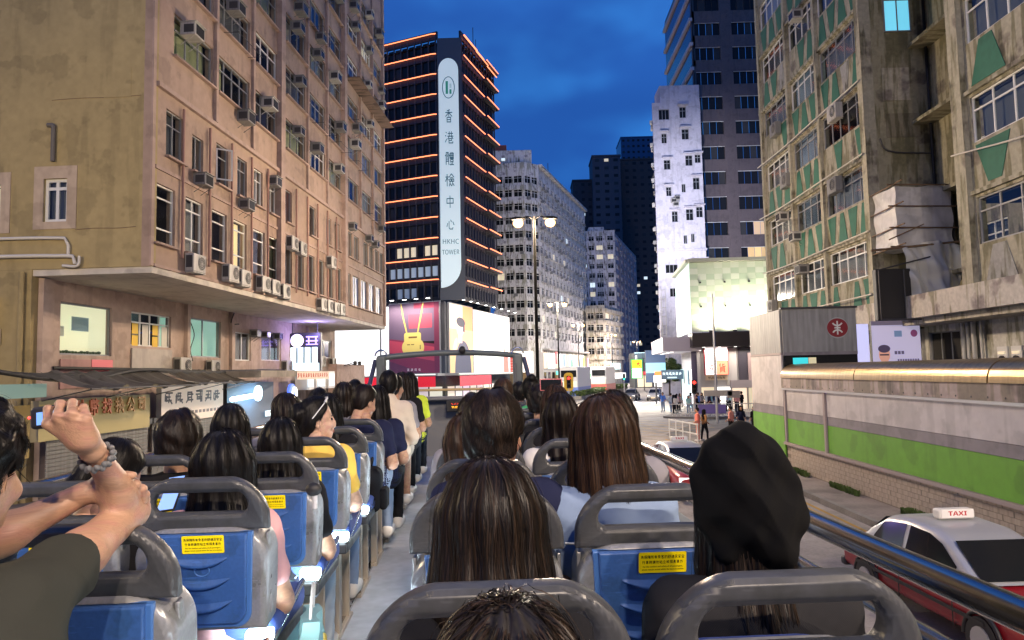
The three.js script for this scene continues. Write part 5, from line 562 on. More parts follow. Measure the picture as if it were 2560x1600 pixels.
for (const [x, z] of [[12.6, -88.4], [13.7, -88.4], [15.4, -87.4], [16.5, -87.4]]) { const l = new THREE.SpotLight(0xf2f6ff, 60, 0, 0.5, 0.6); l.position.set(x, 0.65, z); l.target.position.set(x - 3, 0, z + 14); l.name = 'headlight'; l.castShadow = true; scene.add(l, l.target); }
// far buses
for (const [x, z, m, lab] of [[6.8, -100, std(lin(0.12, 0.2, 0.5), 0.4), 'blue and white double-deck bus beyond the hedge'], [12.6, -118, std(lin(0.5, 0.12, 0.1), 0.4), 'red and white double-deck bus at the far stop']]) { const o = thing('double_deck_bus', lab, 'bus', [x, 0, z], -0.28); part('body', rbox(2.5, 4.2, 9, 0.15, 0, 2.35, 0), std(lin(0.5, 0.5, 0.5), 0.4), o); part('lower_band', box(2.54, 1.4, 9.04, 0, 1.0, 0), m, o); part('rear_window', box(2.1, 0.9, 0.06, 0, 3.5, 4.52), M.darkGlass, o); part('rear_window', box(2.1, 0.8, 0.06, 0, 2.1, 4.52), LIT.soft, o); part('tail_light', box(0.2, 0.4, 0.06, -1.05, 0.9, 4.54), glow(1, 0.05, 0.02, 1), o); part('tail_light', box(0.2, 0.4, 0.06, 1.05, 0.9, 4.54), glow(1, 0.05, 0.02, 1), o); for (const s of [-1, 1]) for (const zz of [-3, 2.6]) part('wheel', cyl(0.48, 0.3, 0, 0, 0, 16).rotateZ(Math.PI / 2).translate(s * 1.1, 0.48, zz), M.black, o); }
// hedge and tree
function leaves(n, f, s, R) { const l = []; for (let i = 0; i < n; i++) { const [x, y, z] = f(R), g = new THREE.PlaneGeometry(s * (0.6 + R() * 0.8), s * (0.4 + 0.5 * R())).rotateX(R() * 6).rotateY(R() * 6).translate(x, y, z); l.push(g); } return merge(l); }
{ const R = rng(7), leafM = new THREE.MeshPhysicalMaterial({ color: lin(0.09, 0.14, 0.025), roughness: 0.7, transmission: 0.3, thickness: 0 });
  const h = thing('hedge', 'long clipped green hedge along the central reservation', 'hedge'), dir = V(12.1, 0, -42.3).normalize(); part('crown', leaves(9000, (r) => { const t = r() * 44, a = (r() - 0.5) * 1.5; return [6.4 + dir.x * t + a * 0.96, 0.3 + 0.9 * Math.sqrt(r()), -95 + dir.z * t + a * 0.28]; }, 0.28, R), leafM, h); part('planter', box(1.5, 0.5, 44, 0, 0.25, 0).rotateY(-0.279).translate(6.4 + dir.x * 22, 0, -95 + dir.z * 22), kerbMat, h);
  const t = thing('street_tree', 'small green street tree lit by the shop signs', 'tree', [20.6, 0, -104]); part('trunk', merge([span([0, 0, 0], [0.1, 2.6, 0], 0.14, 0.09), span([0.1, 2.2, 0], [0.9, 3.6, 0.2], 0.06, 0.03), span([0.1, 2.2, 0], [-0.8, 3.5, -0.2], 0.06, 0.03)]), std(lin(0.07, 0.05, 0.035), 0.9), t); const cl = [[0, 3.6, 0, 1.3], [1.1, 3.9, 0.3, 0.9], [-1.0, 3.3, 0.2, 1.0], [0.2, 4.8, 0, 0.9], [-0.7, 2.4, 0.3, 0.7], [0.9, 2.5, 0, 0.6]]; part('crown', leaves(4200, (r) => { const c = cl[Math.floor(r() * cl.length)], a = r() * 6.3, b = Math.acos(2 * r() - 1), q = c[3] * Math.cbrt(r()); return [c[0] + q * Math.sin(b) * Math.cos(a), c[1] + q * Math.cos(b) * 0.8, c[2] + q * Math.sin(b) * Math.sin(a)]; }, 0.22, R), leafM, t); }
// ---------- signals, poles, signs at the junction ----------
function signal(label, x, z, h, on, back, turn = 0) { const o = thing('traffic_light', label, 'traffic light', [x, 0, z], turn, 'traffic lights at the junction'); part('pole', cyl(0.06, h, 0, h / 2, 0, 10), M.alu, o); if (back) part('backboard', muv(extrude(rrect(0.75, 1.5, 0.3), 0.04).translate(0, h - 0.4, 0.0)), std(lin(0.75, 0.5, 0.03), 0.5), o); part('housing', rbox(0.34, 0.98, 0.24, 0.05, 0, h - 0.4, 0.16), M.black, o); [['red', 0.3, glow(1, 0.03, 0.02, 5)], ['amber', 0, null], ['green', -0.3, glow(0.03, 1, 0.45, 5)]].forEach(([n, dy, m]) => part(n + '_light', new THREE.CircleGeometry(0.11, 16).translate(0, h - 0.4 + dy, 0.285), on === n ? m : M.darkGlass, o)); part('visor', merge([0.3, 0, -0.3].map((dy) => new THREE.CylinderGeometry(0.13, 0.13, 0.18, 14, 1, true, 0, Math.PI).rotateX(Math.PI / 2).rotateZ(0).translate(0, h - 0.4 + dy, 0.36))), M.black, o); return o; }
signal('traffic light showing red near the department store corner', 11.7, -50.5, 3.0, 'red', false); signal('yellow-backed traffic light on the median', 3.35, -58, 3.4, 'red', true); signal('traffic light showing green between passengers', 2.5, -54, 3.0, 'green', false); signal('far green traffic light by the second lamp', 14.6, -108, 3.2, 'green', false);
{ const o = thing('lamp_post', 'tall thin grey pole in front of the glowing glass box', 'pole', [13.4, 0, -51]); part('pole', cyl(0.1, 9.2, 0, 4.6, 0, 12, 0.06), M.alu, o); part('direction_plate', rbox(2.0, 0.42, 0.06, 0.02, 0.1, 2.1, 0.12), std(lin(0.35, 0.34, 0.33), 0.6), o); part('direction_plate', rbox(0.9, 0.5, 0.06, 0.02, 1.2, 2.0, 0.12), std(lin(0.3, 0.27, 0.26), 0.6), o);
  const rail = thing('pedestrian_railing', 'grey pedestrian railing along the far pavement edge', 'railing'), R = face([11.2, -56.6], [24, -54.6]); part('rail_bar', box(R.len, 0.06, 0.06, R.len / 2, 1.1, 0), M.alu, rail, R); part('rail_bar', box(R.len, 0.05, 0.05, R.len / 2, 0.35, 0), M.alu, rail, R); for (let i = 0; i < 40; i++) part('baluster', box(0.03, 1.0, 0.03, 0.16 + i * 0.33, 0.64, 0), M.alu, rail, R); panel('banner', 2.1, 0.7, 0.03, std(lin(0.18, 0.14, 0.4), 0.8), M.alu, rail, mulM(R, T(3.2, 0.7, 0.06)));
  const near = thing('pedestrian_railing', 'short white railing where the couple stands', 'railing'), Rn = face([7.9, -40.5], [8.6, -36.5]); part('rail_bar', merge([box(Rn.len, 0.06, 0.05, Rn.len / 2, 1.05, 0), box(Rn.len, 0.05, 0.05, Rn.len / 2, 0.55, 0)]), M.whiteFrame, near, Rn); for (let i = 0; i < 5; i++) part('post', box(0.05, 1.1, 0.05, 0.1 + i * 0.97, 0.55, 0), M.whiteFrame, near, Rn);
}
// far shopfronts and signs
{ const b = thing('shop_building', 'low dark shop building with lit white lettering beyond the tree', 'shop building'), F = face([22.6, -150], [44, -150]); part('wall', box(F.len, 7.4, 8, F.len / 2, 3.7, -4.05), std(lin(0.05, 0.06, 0.07), 0.6), b, F);
  const t = canvasTex(512, 96, (x, w, h) => { x.fillStyle = '#3a4a54'; x.fillRect(0, 0, w, h); x.fillStyle = '#9fc0cc'; x.fillRect(0, 0, w, 7); x.fillStyle = '#fff'; x.font = 'bold 54px serif'; x.fillText('S', 8, 68); x.font = 'bold 46px sans-serif'; x.fillText('LLA', 170, 66); x.fillStyle = '#ff5a50'; x.fillText('R', 262, 66); x.fillStyle = '#fff'; x.fillText('IDIS', 300, 66); x.fillStyle = '#26323a'; x.fillRect(110, 6, 6, 90); });
  part('shop_sign_face', new THREE.PlaneGeometry(7.5, 2.1).translate(3.8, 6.4, 0.06), std(0xffffff, 0.6, { map: t, emissive: 0xffffff, emissiveMap: t, emissiveIntensity: 0.9 }), b, F); for (let i = 0; i < 6; i++) part('shop_window', box(3, 2.4, 0.06, 2 + i * 3.5, 1.4, 0.06), [LIT.soft, LIT.white, glow(1, 0.75, 0.5, 0.8)][i % 3], b, F); part('red_fascia', box(9, 0.7, 0.2, 5, 3.1, 0.2), glow(0.9, 0.08, 0.1, 0.9), b, F);
  const v = thing('hanging_sign', 'green framed sign, yellow above white, hanging by the rose block', 'sign', [20.3, 0, -132]), st = canvasTex(96, 160, (x, w, h) => { x.fillStyle = '#2f9a50'; x.fillRect(0, 0, w, h); x.fillStyle = '#f0cc28'; x.fillRect(8, 8, w - 16, 62); x.fillStyle = '#c83a1c'; glyph(x, '大', 60, 40, 40, 0.16, '#b8401c'); x.fillStyle = '#fff'; x.fillRect(8, 76, w - 16, 78); }); panel('sign_face_box', 2.1, 3.6, 0.3, std(0xffffff, 0.5, { map: st, emissive: 0xffffff, emissiveMap: st, emissiveIntensity: 1.1 }), M.darkMetal, v, T(0, 4.0, 0)); part('bracket', box(3.4, 0.1, 0.1, 1.6, 5.9, -0.1), M.darkMetal, v); part('pole', cyl(0.08, 6, 1.3, 3, -0.2, 8), M.darkMetal, v);
  const d = thing('dark_sign', 'dark teal sign with pale characters beside the department store', 'sign', [14.6, 0, -72]), dt = canvasTex(256, 96, (x, w, h) => { x.fillStyle = '#2d3f4e'; x.fillRect(0, 0, w, h); scrawlRow(x, 6, 14, 38, 34, 4, 0.1, '#cfe0e8', 70); x.fillStyle = '#9fb6c0'; x.fillRect(70, 70, 110, 14); }); panel('sign_face_box', 2.2, 0.95, 0.12, std(0xffffff, 0.5, { map: dt, emissive: 0xffffff, emissiveMap: dt, emissiveIntensity: 0.35 }), M.darkMetal, d, T(0, 3.3, 0)); part('pole', cyl(0.06, 3.4, 0.9, 1.7, -0.1, 8), M.darkMetal, d);
  const sc = thing('video_screen', 'outdoor advertising screen showing teal and orange bands', 'screen', [14.4, 0, -80]), ct = canvasTex(64, 128, (x, w, h) => { x.fillStyle = '#3c4b66'; x.fillRect(0, 0, w, h); x.fillStyle = '#7fc0d0'; x.fillRect(0, 50, w, 40); x.fillStyle = '#e07838'; x.fillRect(28, 84, 36, 16); x.fillStyle = '#f4f4f0'; x.fillRect(24, 100, 40, 28); }); panel('screen_box', 2.2, 3.6, 0.3, std(0xffffff, 0.4, { map: ct, emissive: 0xffffff, emissiveMap: ct, emissiveIntensity: 0.9 }), M.darkMetal, sc, T(0, 4.2, 0)); part('pole', cyl(0.1, 2.6, 0, 1.3, -0.15, 8), M.darkMetal, sc);
}
// ---------- shop fronts on the left ----------
{ const Fx = face([-14.3, -18], [-13.2, -58]), put = (n, lab, cat, u, y, w, h, d, m, body) => { const o = thing(n, lab, cat); panel('sign_board', w, h, d, m, body, o, mulM(Fx, T(u, y, 0))); return o; };
  const lt = canvasTex(512, 128, (x, w, h) => { x.fillStyle = '#a89a66'; x.fillRect(0, 0, w, h); x.fillStyle = '#8f8a6a'; x.fillRect(0, 0, w, 12); });
  const s = put('exchange_sign', 'pale yellow fascia with raised bronze Chinese characters', 'sign', 5.4, 2.75, 5.8, 1.2, 0.25, std(0xffffff, 0.6, { map: lt, emissive: 0xffffff, emissiveMap: lt, emissiveIntensity: 0.18 }), std(lin(0.3, 0.26, 0.15), 0.7));
  [...'分外幣找換公司'].forEach((c, i) => { if (!GLYPH[c]) return; const l = []; for (const st of GLYPH[c].split('|')) { const p = st.split(' ').map((q) => q.split(',').map(Number)); for (let k = 0; k + 1 < p.length; k++) { const a = p[k], b2 = p[k + 1], L = Math.hypot(b2[0] - a[0], b2[1] - a[1]) / 100 * 0.52 + 0.05; l.push(box(L, 0.06, 0.05).rotateZ(-Math.atan2(b2[1] - a[1], b2[0] - a[0])).translate(((a[0] + b2[0]) / 200 - 0.5) * 0.52, (0.5 - (a[1] + b2[1]) / 200) * 0.52, 0)); } } part('letter', merge(l), std(i < 4 ? lin(0.5, 0.16, 0.08) : lin(0.4, 0.22, 0.08), 0.35, { metalness: 0.7 }), s, mulM(Fx, T(3.6 + i * 0.68, 3.05, 0.05))); });
  const wt = canvasTex(512, 192, (x, w, h) => { x.fillStyle = '#cfc2b4'; x.fillRect(0, 0, w, h); scrawlRow(x, 6, 18, 70, 66, 14, 0.13, '#403c3e', 3); x.fillStyle = '#5a5658'; for (let i = 0; i < 14; i++) x.fillRect(26 + i * 33, 142, 24, 16); });
  put('white_shop_sign', 'white lit fascia with a row of black characters', 'sign', 11.7, 2.95, 5.2, 1.5, 0.2, std(0xffffff, 0.6, { map: wt, emissive: 0xffffff, emissiveMap: wt, emissiveIntensity: 0.45 }), M.greyFrame);
  const nb = put('blue_shop', 'blue-grey shop board with a glowing white neon key shape', 'sign', 17.5, 2.4, 5.6, 2.5, 0.2, std(lin(0.1, 0.14, 0.22), 0.6), M.darkMetal); part('neon_sign_tube', merge([tube([[14.9, 2.9, 0.15], [17.4, 3.0, 0.15]], 0.12, 6, 8), new THREE.TorusGeometry(0.3, 0.1, 8, 20).translate(17.9, 3.1, 0.15), tube([[17.7, 2.95, 0.15], [18.1, 3.4, 0.15]], 0.08, 6, 6)]), glow(0.7, 0.95, 1, 4), nb, Fx); part('small_light_panel', box(1.2, 0.3, 0.06, 19.6, 2.0, 0.1), LIT.cool, nb, Fx); const nl = new THREE.PointLight(lin(0.5, 0.85, 1), 9); nl.position.copy(V(17, 2.9, 0.8).applyMatrix4(Fx)); nl.shadow.radius = 10; nl.name = 'neon_sign'; scene.add(nl);
  const rl = thing('round_sign', 'round blue and white lit shop emblem', 'sign'); part('disc', cyl(0.5, 0.15, 0, 0, 0, 24).rotateX(Math.PI / 2), glow(0.12, 0.22, 0.95, 1.3), rl, mulM(Fx, T(22.2, 3.0, 0.3))); part('ring_light', new THREE.TorusGeometry(0.3, 0.09, 8, 20), LIT.white, rl, mulM(Fx, T(22.4, 2.95, 0.4)));
  put('pharmacy_sign', 'green and white lit shop fascia at the far left', 'sign', 0.6, 3.65, 4.4, 0.4, 0.2, glow(0.4, 0.6, 0.5, 0.3), M.darkMetal); put('yellow_poster', 'yellow advert poster below the green fascia', 'poster', 1.7, 2.5, 0.9, 1.5, 0.08, std(lin(0.5, 0.36, 0.1), 0.6), M.greyFrame);
  const ct = canvasTex(512, 48, (x, w, h) => { x.fillStyle = '#d9c8b6'; x.fillRect(0, 0, w, h); scrawlRow(x, 13, 8, h / 2, 30, 7, 0.13, '#a8442c', 40); });
  const cv = thing('shop_canopy', 'beige shop canopy with red characters on its edge', 'canopy'); part('canopy_slab', box(9, 0.3, 2.4, 18, 4.05, 0.9), plaster(lin(0.4, 0.36, 0.3)), cv, Fx); panel('canopy_sign', 5.4, 0.42, 0.06, std(0xffffff, 0.7, { map: ct }), M.greyFrame, cv, mulM(Fx, T(20.6, 3.95, 2.14))); 
  const pw = thing('rendered_box', 'peach rendered box wall with small spotlights at the arcade end', 'wall'); part('wall', box(7.4, 2.4, 0.6, 34, 3.5, 0.2), plaster(lin(0.55, 0.4, 0.33)), pw, Fx); for (const u of [32, 33.2]) part('spotlight', merge([span([u, 4.6, 0.5], [u, 4.8, 1.2], 0.03), cyl(0.12, 0.3, u, 4.75, 1.3, 10)]), M.black, pw, Fx); part('lit_letters', box(1.6, 0.28, 0.05, 33.2, 2.95, 0.53), LIT.white, pw, Fx);
  for (const [u, w, m] of [[24.4, 1.3, 0], [26.4, 1.8, 1], [28.6, 1.4, 0]]) { const o = thing('display_cabinet', m ? 'widest white display box above the arcade shops' : u < 25 ? 'white display box next to the round emblem' : 'white display box nearest the peach wall', 'display box'); part('cabinet', box(w, 1.1, 0.7, u, 3.65, 0.3), M.whiteFrame, o, Fx); part('display_light', box(w * 0.8, 0.8, 0.04, u, 3.65, 0.67), glow(0.75, 0.9, 1, 0.55), o, Fx); }
  // awnings and cable bundles
  const aw = std(lin(0.1, 0.09, 0.075), 0.9, { map: TX.grime }); const awn = (lab, u0, u1, y, d) => { const o = thing('awning', lab, 'awning'), g = new THREE.PlaneGeometry(u1 - u0, d, 30, 8), p = g.attributes.position; for (let i = 0; i < p.count; i++) { const x = p.getX(i), t = p.getY(i) / d + 0.5; p.setXYZ(i, x + (u0 + u1) / 2, y + 0.45 * t * t - 0.12 * Math.abs(Math.sin(x * 2.2)) * (1 - t) + 0.05 * Math.sin(x * 7), 0.3 + (1 - t) * d); } g.computeVertexNormals(); part('canvas', muv(g), new THREE.MeshStandardMaterial({ color: lin(0.1, 0.09, 0.075), roughness: 0.9, map: TX.grime, side: THREE.DoubleSide }), o, Fx); part('rail', span([u0, y - 0.08, d + 0.28], [u1, y - 0.08, d + 0.28], 0.03), M.darkMetal, o, Fx); for (const u of [u0 + 0.2, (u0 + u1) / 2, u1 - 0.2]) part('strut', span([u, y - 0.4, 0.3], [u, y - 0.08, d + 0.28], 0.02), M.darkMetal, o, Fx); return o; };
  awn('sagging dark awning above the yellow exchange sign', 2.0, 8.4, 3.75, 1.6); awn('sagging dark awning above the white fascia', 8.6, 13.8, 3.8, 1.4);
  const cb = thing('cable_bundle', 'black cable bundle slung along the shop fronts', 'cable'); for (let i = 0; i < 4; i++) part('cable', tube([[-2, 4.3 + i * 0.07, 0.3], [3, 4.1 - i * 0.06, 0.5 + i * 0.05], [7, 4.25, 0.4], [12, 4.0 + i * 0.05, 0.45], [18, 4.25, 0.35]], 0.035 + 0.012 * i, 50, 6), M.cable, cb, Fx);
  for (const [u, y, w, h, I, c] of [[11.7, 2.95, 5.2, 1.5, 7, 0xffeedd], [5.4, 2.75, 5.6, 1.1, 5, 0xffe6b8], [20.6, 2.2, 5, 1.2, 6, 0xdff0ff], [27, 3.4, 5, 1.2, 7, 0xfff2e6]]) { const l = new THREE.RectAreaLight(c, I, w, h); l.position.copy(V(u, y, 0.75).applyMatrix4(Fx)); l.lookAt(V(u, y + 2.2, 6).applyMatrix4(Fx)); l.name = 'shop_sign'; scene.add(l); }
  // roller shutters below
  [[3.0, 5.4], [8.7, 4.8], [14.0, 3.6], [18.6, 4.6], [24, 5]].forEach(([u, w], k) => { const o = thing('roller_shutter', ['grey roller shutter under the exchange sign', 'grey roller shutter under the white fascia', 'grey roller shutter left of the neon key', 'grey roller shutter right of the neon key', 'grey roller shutter beneath the display boxes'][k], 'shutter'); part('frame', box(w + 0.2, 0.2, 0.2, u + w / 2, 2.35, -0.1), M.darkMetal, o, Fx); for (let i = 0; i < 18; i++) part('slat', cached('slat' + w, () => rbox(w, 0.112, 0.03, 0.012, 0, 0, 0, 1)), M.acGrey, o, mulM(Fx, T(u + w / 2, 0.2 + i * 0.12, -0.12))); });
}
// ---------- the open-top bus: bus coordinates are right, height above the deck, forward ----------
const BYAW = 4.35 * RAD, DECK = 2.5;
const busPos = (x, y, f) => [x * Math.cos(BYAW) - f * Math.sin(BYAW), DECK + y, -x * Math.sin(BYAW) - f * Math.cos(BYAW)];
const busM = new THREE.Matrix4().makeRotationY(BYAW).setPosition(0, DECK, 0);
const BL = -1.68, BR = 0.88, FRONT = 12.4, REAR = -1.6, BC = (BL + BR) / 2;
{
  const b = thing('open_top_bus', 'open-top sightseeing bus whose upper deck fills the foreground', 'bus', busPos(0, -DECK, 0), BYAW), Y = DECK, W = BR - BL, L = FRONT - REAR, ZC = -(FRONT + REAR) / 2;
  const vinyl = std(lin(0.52, 0.55, 0.6), 0.42, { map: TX.concrete }), inner = std(lin(0.08, 0.085, 0.095), 0.55), outer = std(lin(0.3, 0.03, 0.04), 0.35), grey = std(lin(0.16, 0.165, 0.17), 0.5), post = std(lin(0.1, 0.12, 0.12), 0.4), navy = std(lin(0.02, 0.028, 0.09), 0.5);
  part('deck_floor', box(W, 0.08, L, BC, Y - 0.04, ZC), vinyl, b); part('lower_body', rbox(W + 0.04, 1.95, L, 0.1, BC, 1.42, ZC), outer, b);
  for (const s of [0, 1]) for (const z of [1.0, -8.8]) { const x = s ? BR - 0.1 : BL + 0.1, w = part('wheel', cyl(0.5, 0.3, 0, 0, 0, 24).rotateZ(Math.PI / 2).translate(x, 0.5, z), M.black, b); part('rim', cyl(0.26, 0.32, 0, 0, 0, 18).rotateZ(Math.PI / 2).translate(x + (s ? 0.01 : -0.01), 0.5, z), M.alu, w); }
  for (const [x, t] of [[BL + 0.02, 1], [BR - 0.02, -1]]) {
    part('side_panel', box(0.05, 0.72, L, x, Y + 0.36, ZC), inner, b); part('panel_cap', rbox(0.1, 0.05, L, 0.02, x, Y + 0.745, ZC), post, b);
    part('handrail', new THREE.CapsuleGeometry(0.028, L - 0.3, 6, 16).rotateX(Math.PI / 2).translate(x, Y + 1.0, ZC), std(lin(0.36, 0.35, 0.34), 0.2, { metalness: 1 }), b); part('handrail', span([x, Y + 0.88, -REAR - 0.1], [x, Y + 0.88, -FRONT + 0.2], 0.016, 0.016, 12), M.steel, b);
    for (let f = -0.9; f < FRONT - 0.3; f += 1.62) { part('rail_post', cyl(0.026, 0.24, x, Y + 0.87, -f - 0.12, 16), M.chrome, b); part('post_collar', cyl(0.042, 0.03, x, Y + 0.785, -f - 0.12, 16), M.chrome, b); }
  }
  part('rear_panel', box(W, 0.9, 0.06, BC, Y + 0.45, -REAR), inner, b);
  // front: low bulkhead, wrap windscreen frame, glass
  part('front_bulkhead', box(W - 0.1, 0.95, 0.1, BC, Y + 0.475, -FRONT + 0.05), grey, b); part('bulkhead_ledge', rbox(W - 0.1, 0.06, 0.3, 0.02, BC, Y + 0.98, -FRONT + 0.2), grey, b);
  for (const s of [-1, 1]) { const x = BC + s * (W / 2 - 0.1); part('windscreen_post', rbox(0.17, 0.78, 0.16, 0.05, x, Y + 1.34, -FRONT), post, b); part('post_inset', rbox(0.05, 0.4, 0.02, 0.01, x - s * 0.05, Y + 1.36, -FRONT + 0.085), inner, b); part('hoop', new THREE.TorusGeometry(0.1, 0.016, 8, 18, Math.PI).translate(x, Y + 1.72, -FRONT + 0.05), M.chrome, b); part('mirror_fin', rbox(0.07, 0.75, 0.1, 0.02, 0, 0, 0).rotateZ(s * 0.24).translate(x + s * 0.2, Y + 1.3, -FRONT - 0.1), navy, b); }
  { const pts = []; for (let i = 0; i <= 14; i++) { const t = i / 14 * 2 - 1; pts.push([BC + t * (W / 2 - 0.1), Y + 1.69 + 0.07 * (1 - t * t), -FRONT - 0.12 * (1 - t * t)]); } const g = tube(pts, 0.05, 40, 10); part('windscreen_beam', g, post, b);
    const gp = new THREE.PlaneGeometry(W - 0.34, 0.72, 16, 1), p = gp.attributes.position; for (let i = 0; i < p.count; i++) { const t = p.getX(i) / (W / 2); p.setXYZ(i, p.getX(i) + BC, p.getY(i) + Y + 1.34 + (p.getY(i) > 0 ? 0.06 * (1 - t * t) : 0), -FRONT - 0.1 * (1 - t * t)); } gp.computeVertexNormals(); part('windscreen_pane', gp, M.glass, b); part('mirror_knob', ball(0.06, BC + 0.22, Y + 1.8, -FRONT, 1, 1.2, 1, 10), M.black, b); part('aerial', span([BC + 1.0, Y + 1.75, -FRONT], [BC + 1.0, Y + 2.2, -FRONT], 0.008, 0.005, 6), M.black, b); }
  part('grab_bar', span([BC - 0.55, Y + 1.13, -FRONT + 0.5], [BR - 0.2, Y + 1.13, -FRONT + 0.5], 0.022, 0.022, 10), std(lin(0.5, 0.36, 0.16), 0.35, { metalness: 0.3 }), b);
  const dt = canvasTex(256, 80, (x, w, h) => { x.fillStyle = '#080604'; x.fillRect(0, 0, w, h); x.fillStyle = '#e02810'; for (let i = 0; i < 26; i++) if (i % 4 !== 3) x.fillRect(20 + i * 6, 16 + (i % 3) * 4, 4, 8); x.fillStyle = '#ffb020'; for (let i = 0; i < 30; i++) if (i % 5 !== 4) { x.fillRect(22 + i * 6, 44, 4, 6 + (i * 7 % 14)); x.fillRect(22 + i * 6, 44 + (i % 2) * 12, 6, 5); } });
  const ds = part('display_box', rbox(0.95, 0.2, 0.12, 0.02, BC + 0.42, Y + 0.86, -FRONT + 0.42), M.black, b); part('display_screen', new THREE.PlaneGeometry(0.5, 0.15).translate(BC + 0.24, Y + 0.86, -FRONT + 0.485), std(0xffffff, 0.5, { map: dt, emissive: 0xffffff, emissiveMap: dt, emissiveIntensity: 1.6 }), ds);
  part('floor_track', merge([box(0.035, 0.02, L - 2, -0.77, Y + 0.012, ZC), box(0.035, 0.02, L - 2, -0.06, Y + 0.012, ZC)]), M.steel, b); for (let i = 0; i < 18; i++) part('track_bolt', cyl(0.018, 0.03, -0.77, Y + 0.03, -1.2 - i * 0.36, 10), M.chrome, b);
}
// ---------- seats ----------
const SEAT = (() => {
  const scuff = dataTex(512, 512, (u, v) => { const l = sstep(0.66, 0.72, fbm(u, v, 6, 90, 201, 3)) * sstep(0.5, 0.65, fbm(u, v, 5, 5, 203, 3)), d = sstep(0.55, 0.75, fbm(u, v, 8, 8, 207, 5)), f = fbm(u, v, 70, 70, 209, 2); const k = 0.9 + 0.1 * (f - 0.5) + 0.2 * l - 0.08 * d; return [k, k, k * (1 - 0.03 * d)]; }, 2.2), rough = dataTex(256, 256, (u, v) => 0.75 + 0.5 * (fbm(u, v, 9, 9, 211, 5) - 0.5), 2.6, 2.6, false);
  const gripM = std(lin(0.062, 0.065, 0.071), 0.5, { map: scuff, roughnessMap: rough, bumpMap: TX.fine, bumpScale: 0.0008 }), shellM = std(lin(0.3, 0.31, 0.33), 0.44, { metalness: 0.35, map: scuff, roughnessMap: rough }), blueM = std(lin(0.04, 0.115, 0.35), 0.5, { map: scuff, roughnessMap: rough, bumpMap: TX.fine, bumpScale: 0.0007 }), fabric = std(lin(0.03, 0.06, 0.22), 0.9, { bumpMap: TX.cloth, bumpScale: 0.001 }), rimM = std(lin(0.05, 0.14, 0.38), 0.4), ledM = glow(0.72, 0.92, 1, 7), legM = std(lin(0.45, 0.4, 0.33), 0.4, { metalness: 0.5 });
  const sticker = canvasTex(320, 128, (x, w, h) => { x.fillStyle = '#8a7a00'; x.fillRect(0, 0, w, h); x.fillStyle = '#f0d800'; x.beginPath(); x.roundRect(0, 0, w, h, 14); x.fill(); glyphRow(x, '為保障所有乘客的舒適及安全', 12, 30, 21.5, 1.3, 0.115, '#1c1a08'); glyphRow(x, '行車時請勿站立或探身車外', 22, 62, 21.5, 1.6, 0.115, '#1c1a08'); x.fillStyle = '#1c1a08'; x.font = 'bold 13px sans-serif'; x.fillText('For the comfort and safety of all passengers,', 26, 94, 270); x.fillText('please remain seated whilst the bus is in motion.', 20, 112, 284); });
  const stM = std(0xffffff, 0.35, { map: sticker });
  const outline = (y0, y1, hw, inset = 0) => { const o = [], yT = y1 - inset; const half = (y) => { const t = (y - 0.42) / 0.63, base = 0.185 + 0.036 * Math.sin(Math.min(1, t * 1.15) * Math.PI * 0.62), d = yT - y, r = 0.105; const cut = d < r ? r - Math.sqrt(Math.max(0, r * r - (r - d) ** 2)) : 0; return (base - cut * 1.15 - inset) * hw; }; const n = 26; for (let i = 0; i <= n; i++) { const y = y0 + (yT - y0) * (1 - (1 - i / n) ** 1.7); o.push([half(y), y]); } for (let i = n; i >= 0; i--) { const y = y0 + (yT - y0) * (1 - (1 - i / n) ** 1.7); o.push([-half(y), y]); } return o; };
  const slot = (w, h, cy) => { const o = []; for (let i = 0; i <= 20; i++) { const a = Math.PI * (-0.5 + i / 20); o.push([w / 2 - h / 2 + h / 2 * Math.cos(a), cy + h / 2 * Math.sin(a) + 0]); } for (let i = 0; i <= 20; i++) { const a = Math.PI * (0.5 + i / 20); o.push([-w / 2 + h / 2 + h / 2 * Math.cos(a), cy + h / 2 * Math.sin(a)]); } return o.map(([x, y]) => [x, y + 0.012 * (1 - (x / 0.16) ** 2)]).reverse(); };
  const curve = (g, k = 0.55) => { const p = g.attributes.position; for (let i = 0; i < p.count; i++) { const x = p.getX(i); p.setZ(i, p.getZ(i) - k * x * x); } g.computeVertexNormals(); return g; };
  const tilt = (g) => g.translate(0, -0.42, 0).rotateX(0.16).translate(0, 0.42, 0);
  const ext = (pts, d, bv, holes = []) => { const s = new THREE.Shape(pts.map((p) => new THREE.Vector2(...p))); for (const h of holes) s.holes.push(new THREE.Path(h.map((p) => new THREE.Vector2(...p)))); return new THREE.ExtrudeGeometry(s, { depth: d, bevelEnabled: true, bevelSize: bv, bevelThickness: bv, bevelSegments: 5, bevelOffset: -bv }); };
  const crown = (g) => { const p = g.attributes.position; for (let i = 0; i < p.count; i++) { const x = p.getX(i), y = p.getY(i); p.setY(i, y + 0.022 * sstep(0.915, 1.05, y) * (1 - (x / 0.2) ** 2)); } return g; }, smooth = (g) => toCreasedNormals(g, 0.75);
  const gripG = muv(smooth(tilt(crown(ext(outline(0.898, 1.042, 1), 0.018, 0.014, [slot(0.308, 0.058, 0.973)])).translate(0, 0, 0.04))));
  const shellG = muv(smooth(tilt(ext(outline(0.585, 0.912, 0.99), 0.1, 0.022).translate(0, 0, -0.035))));
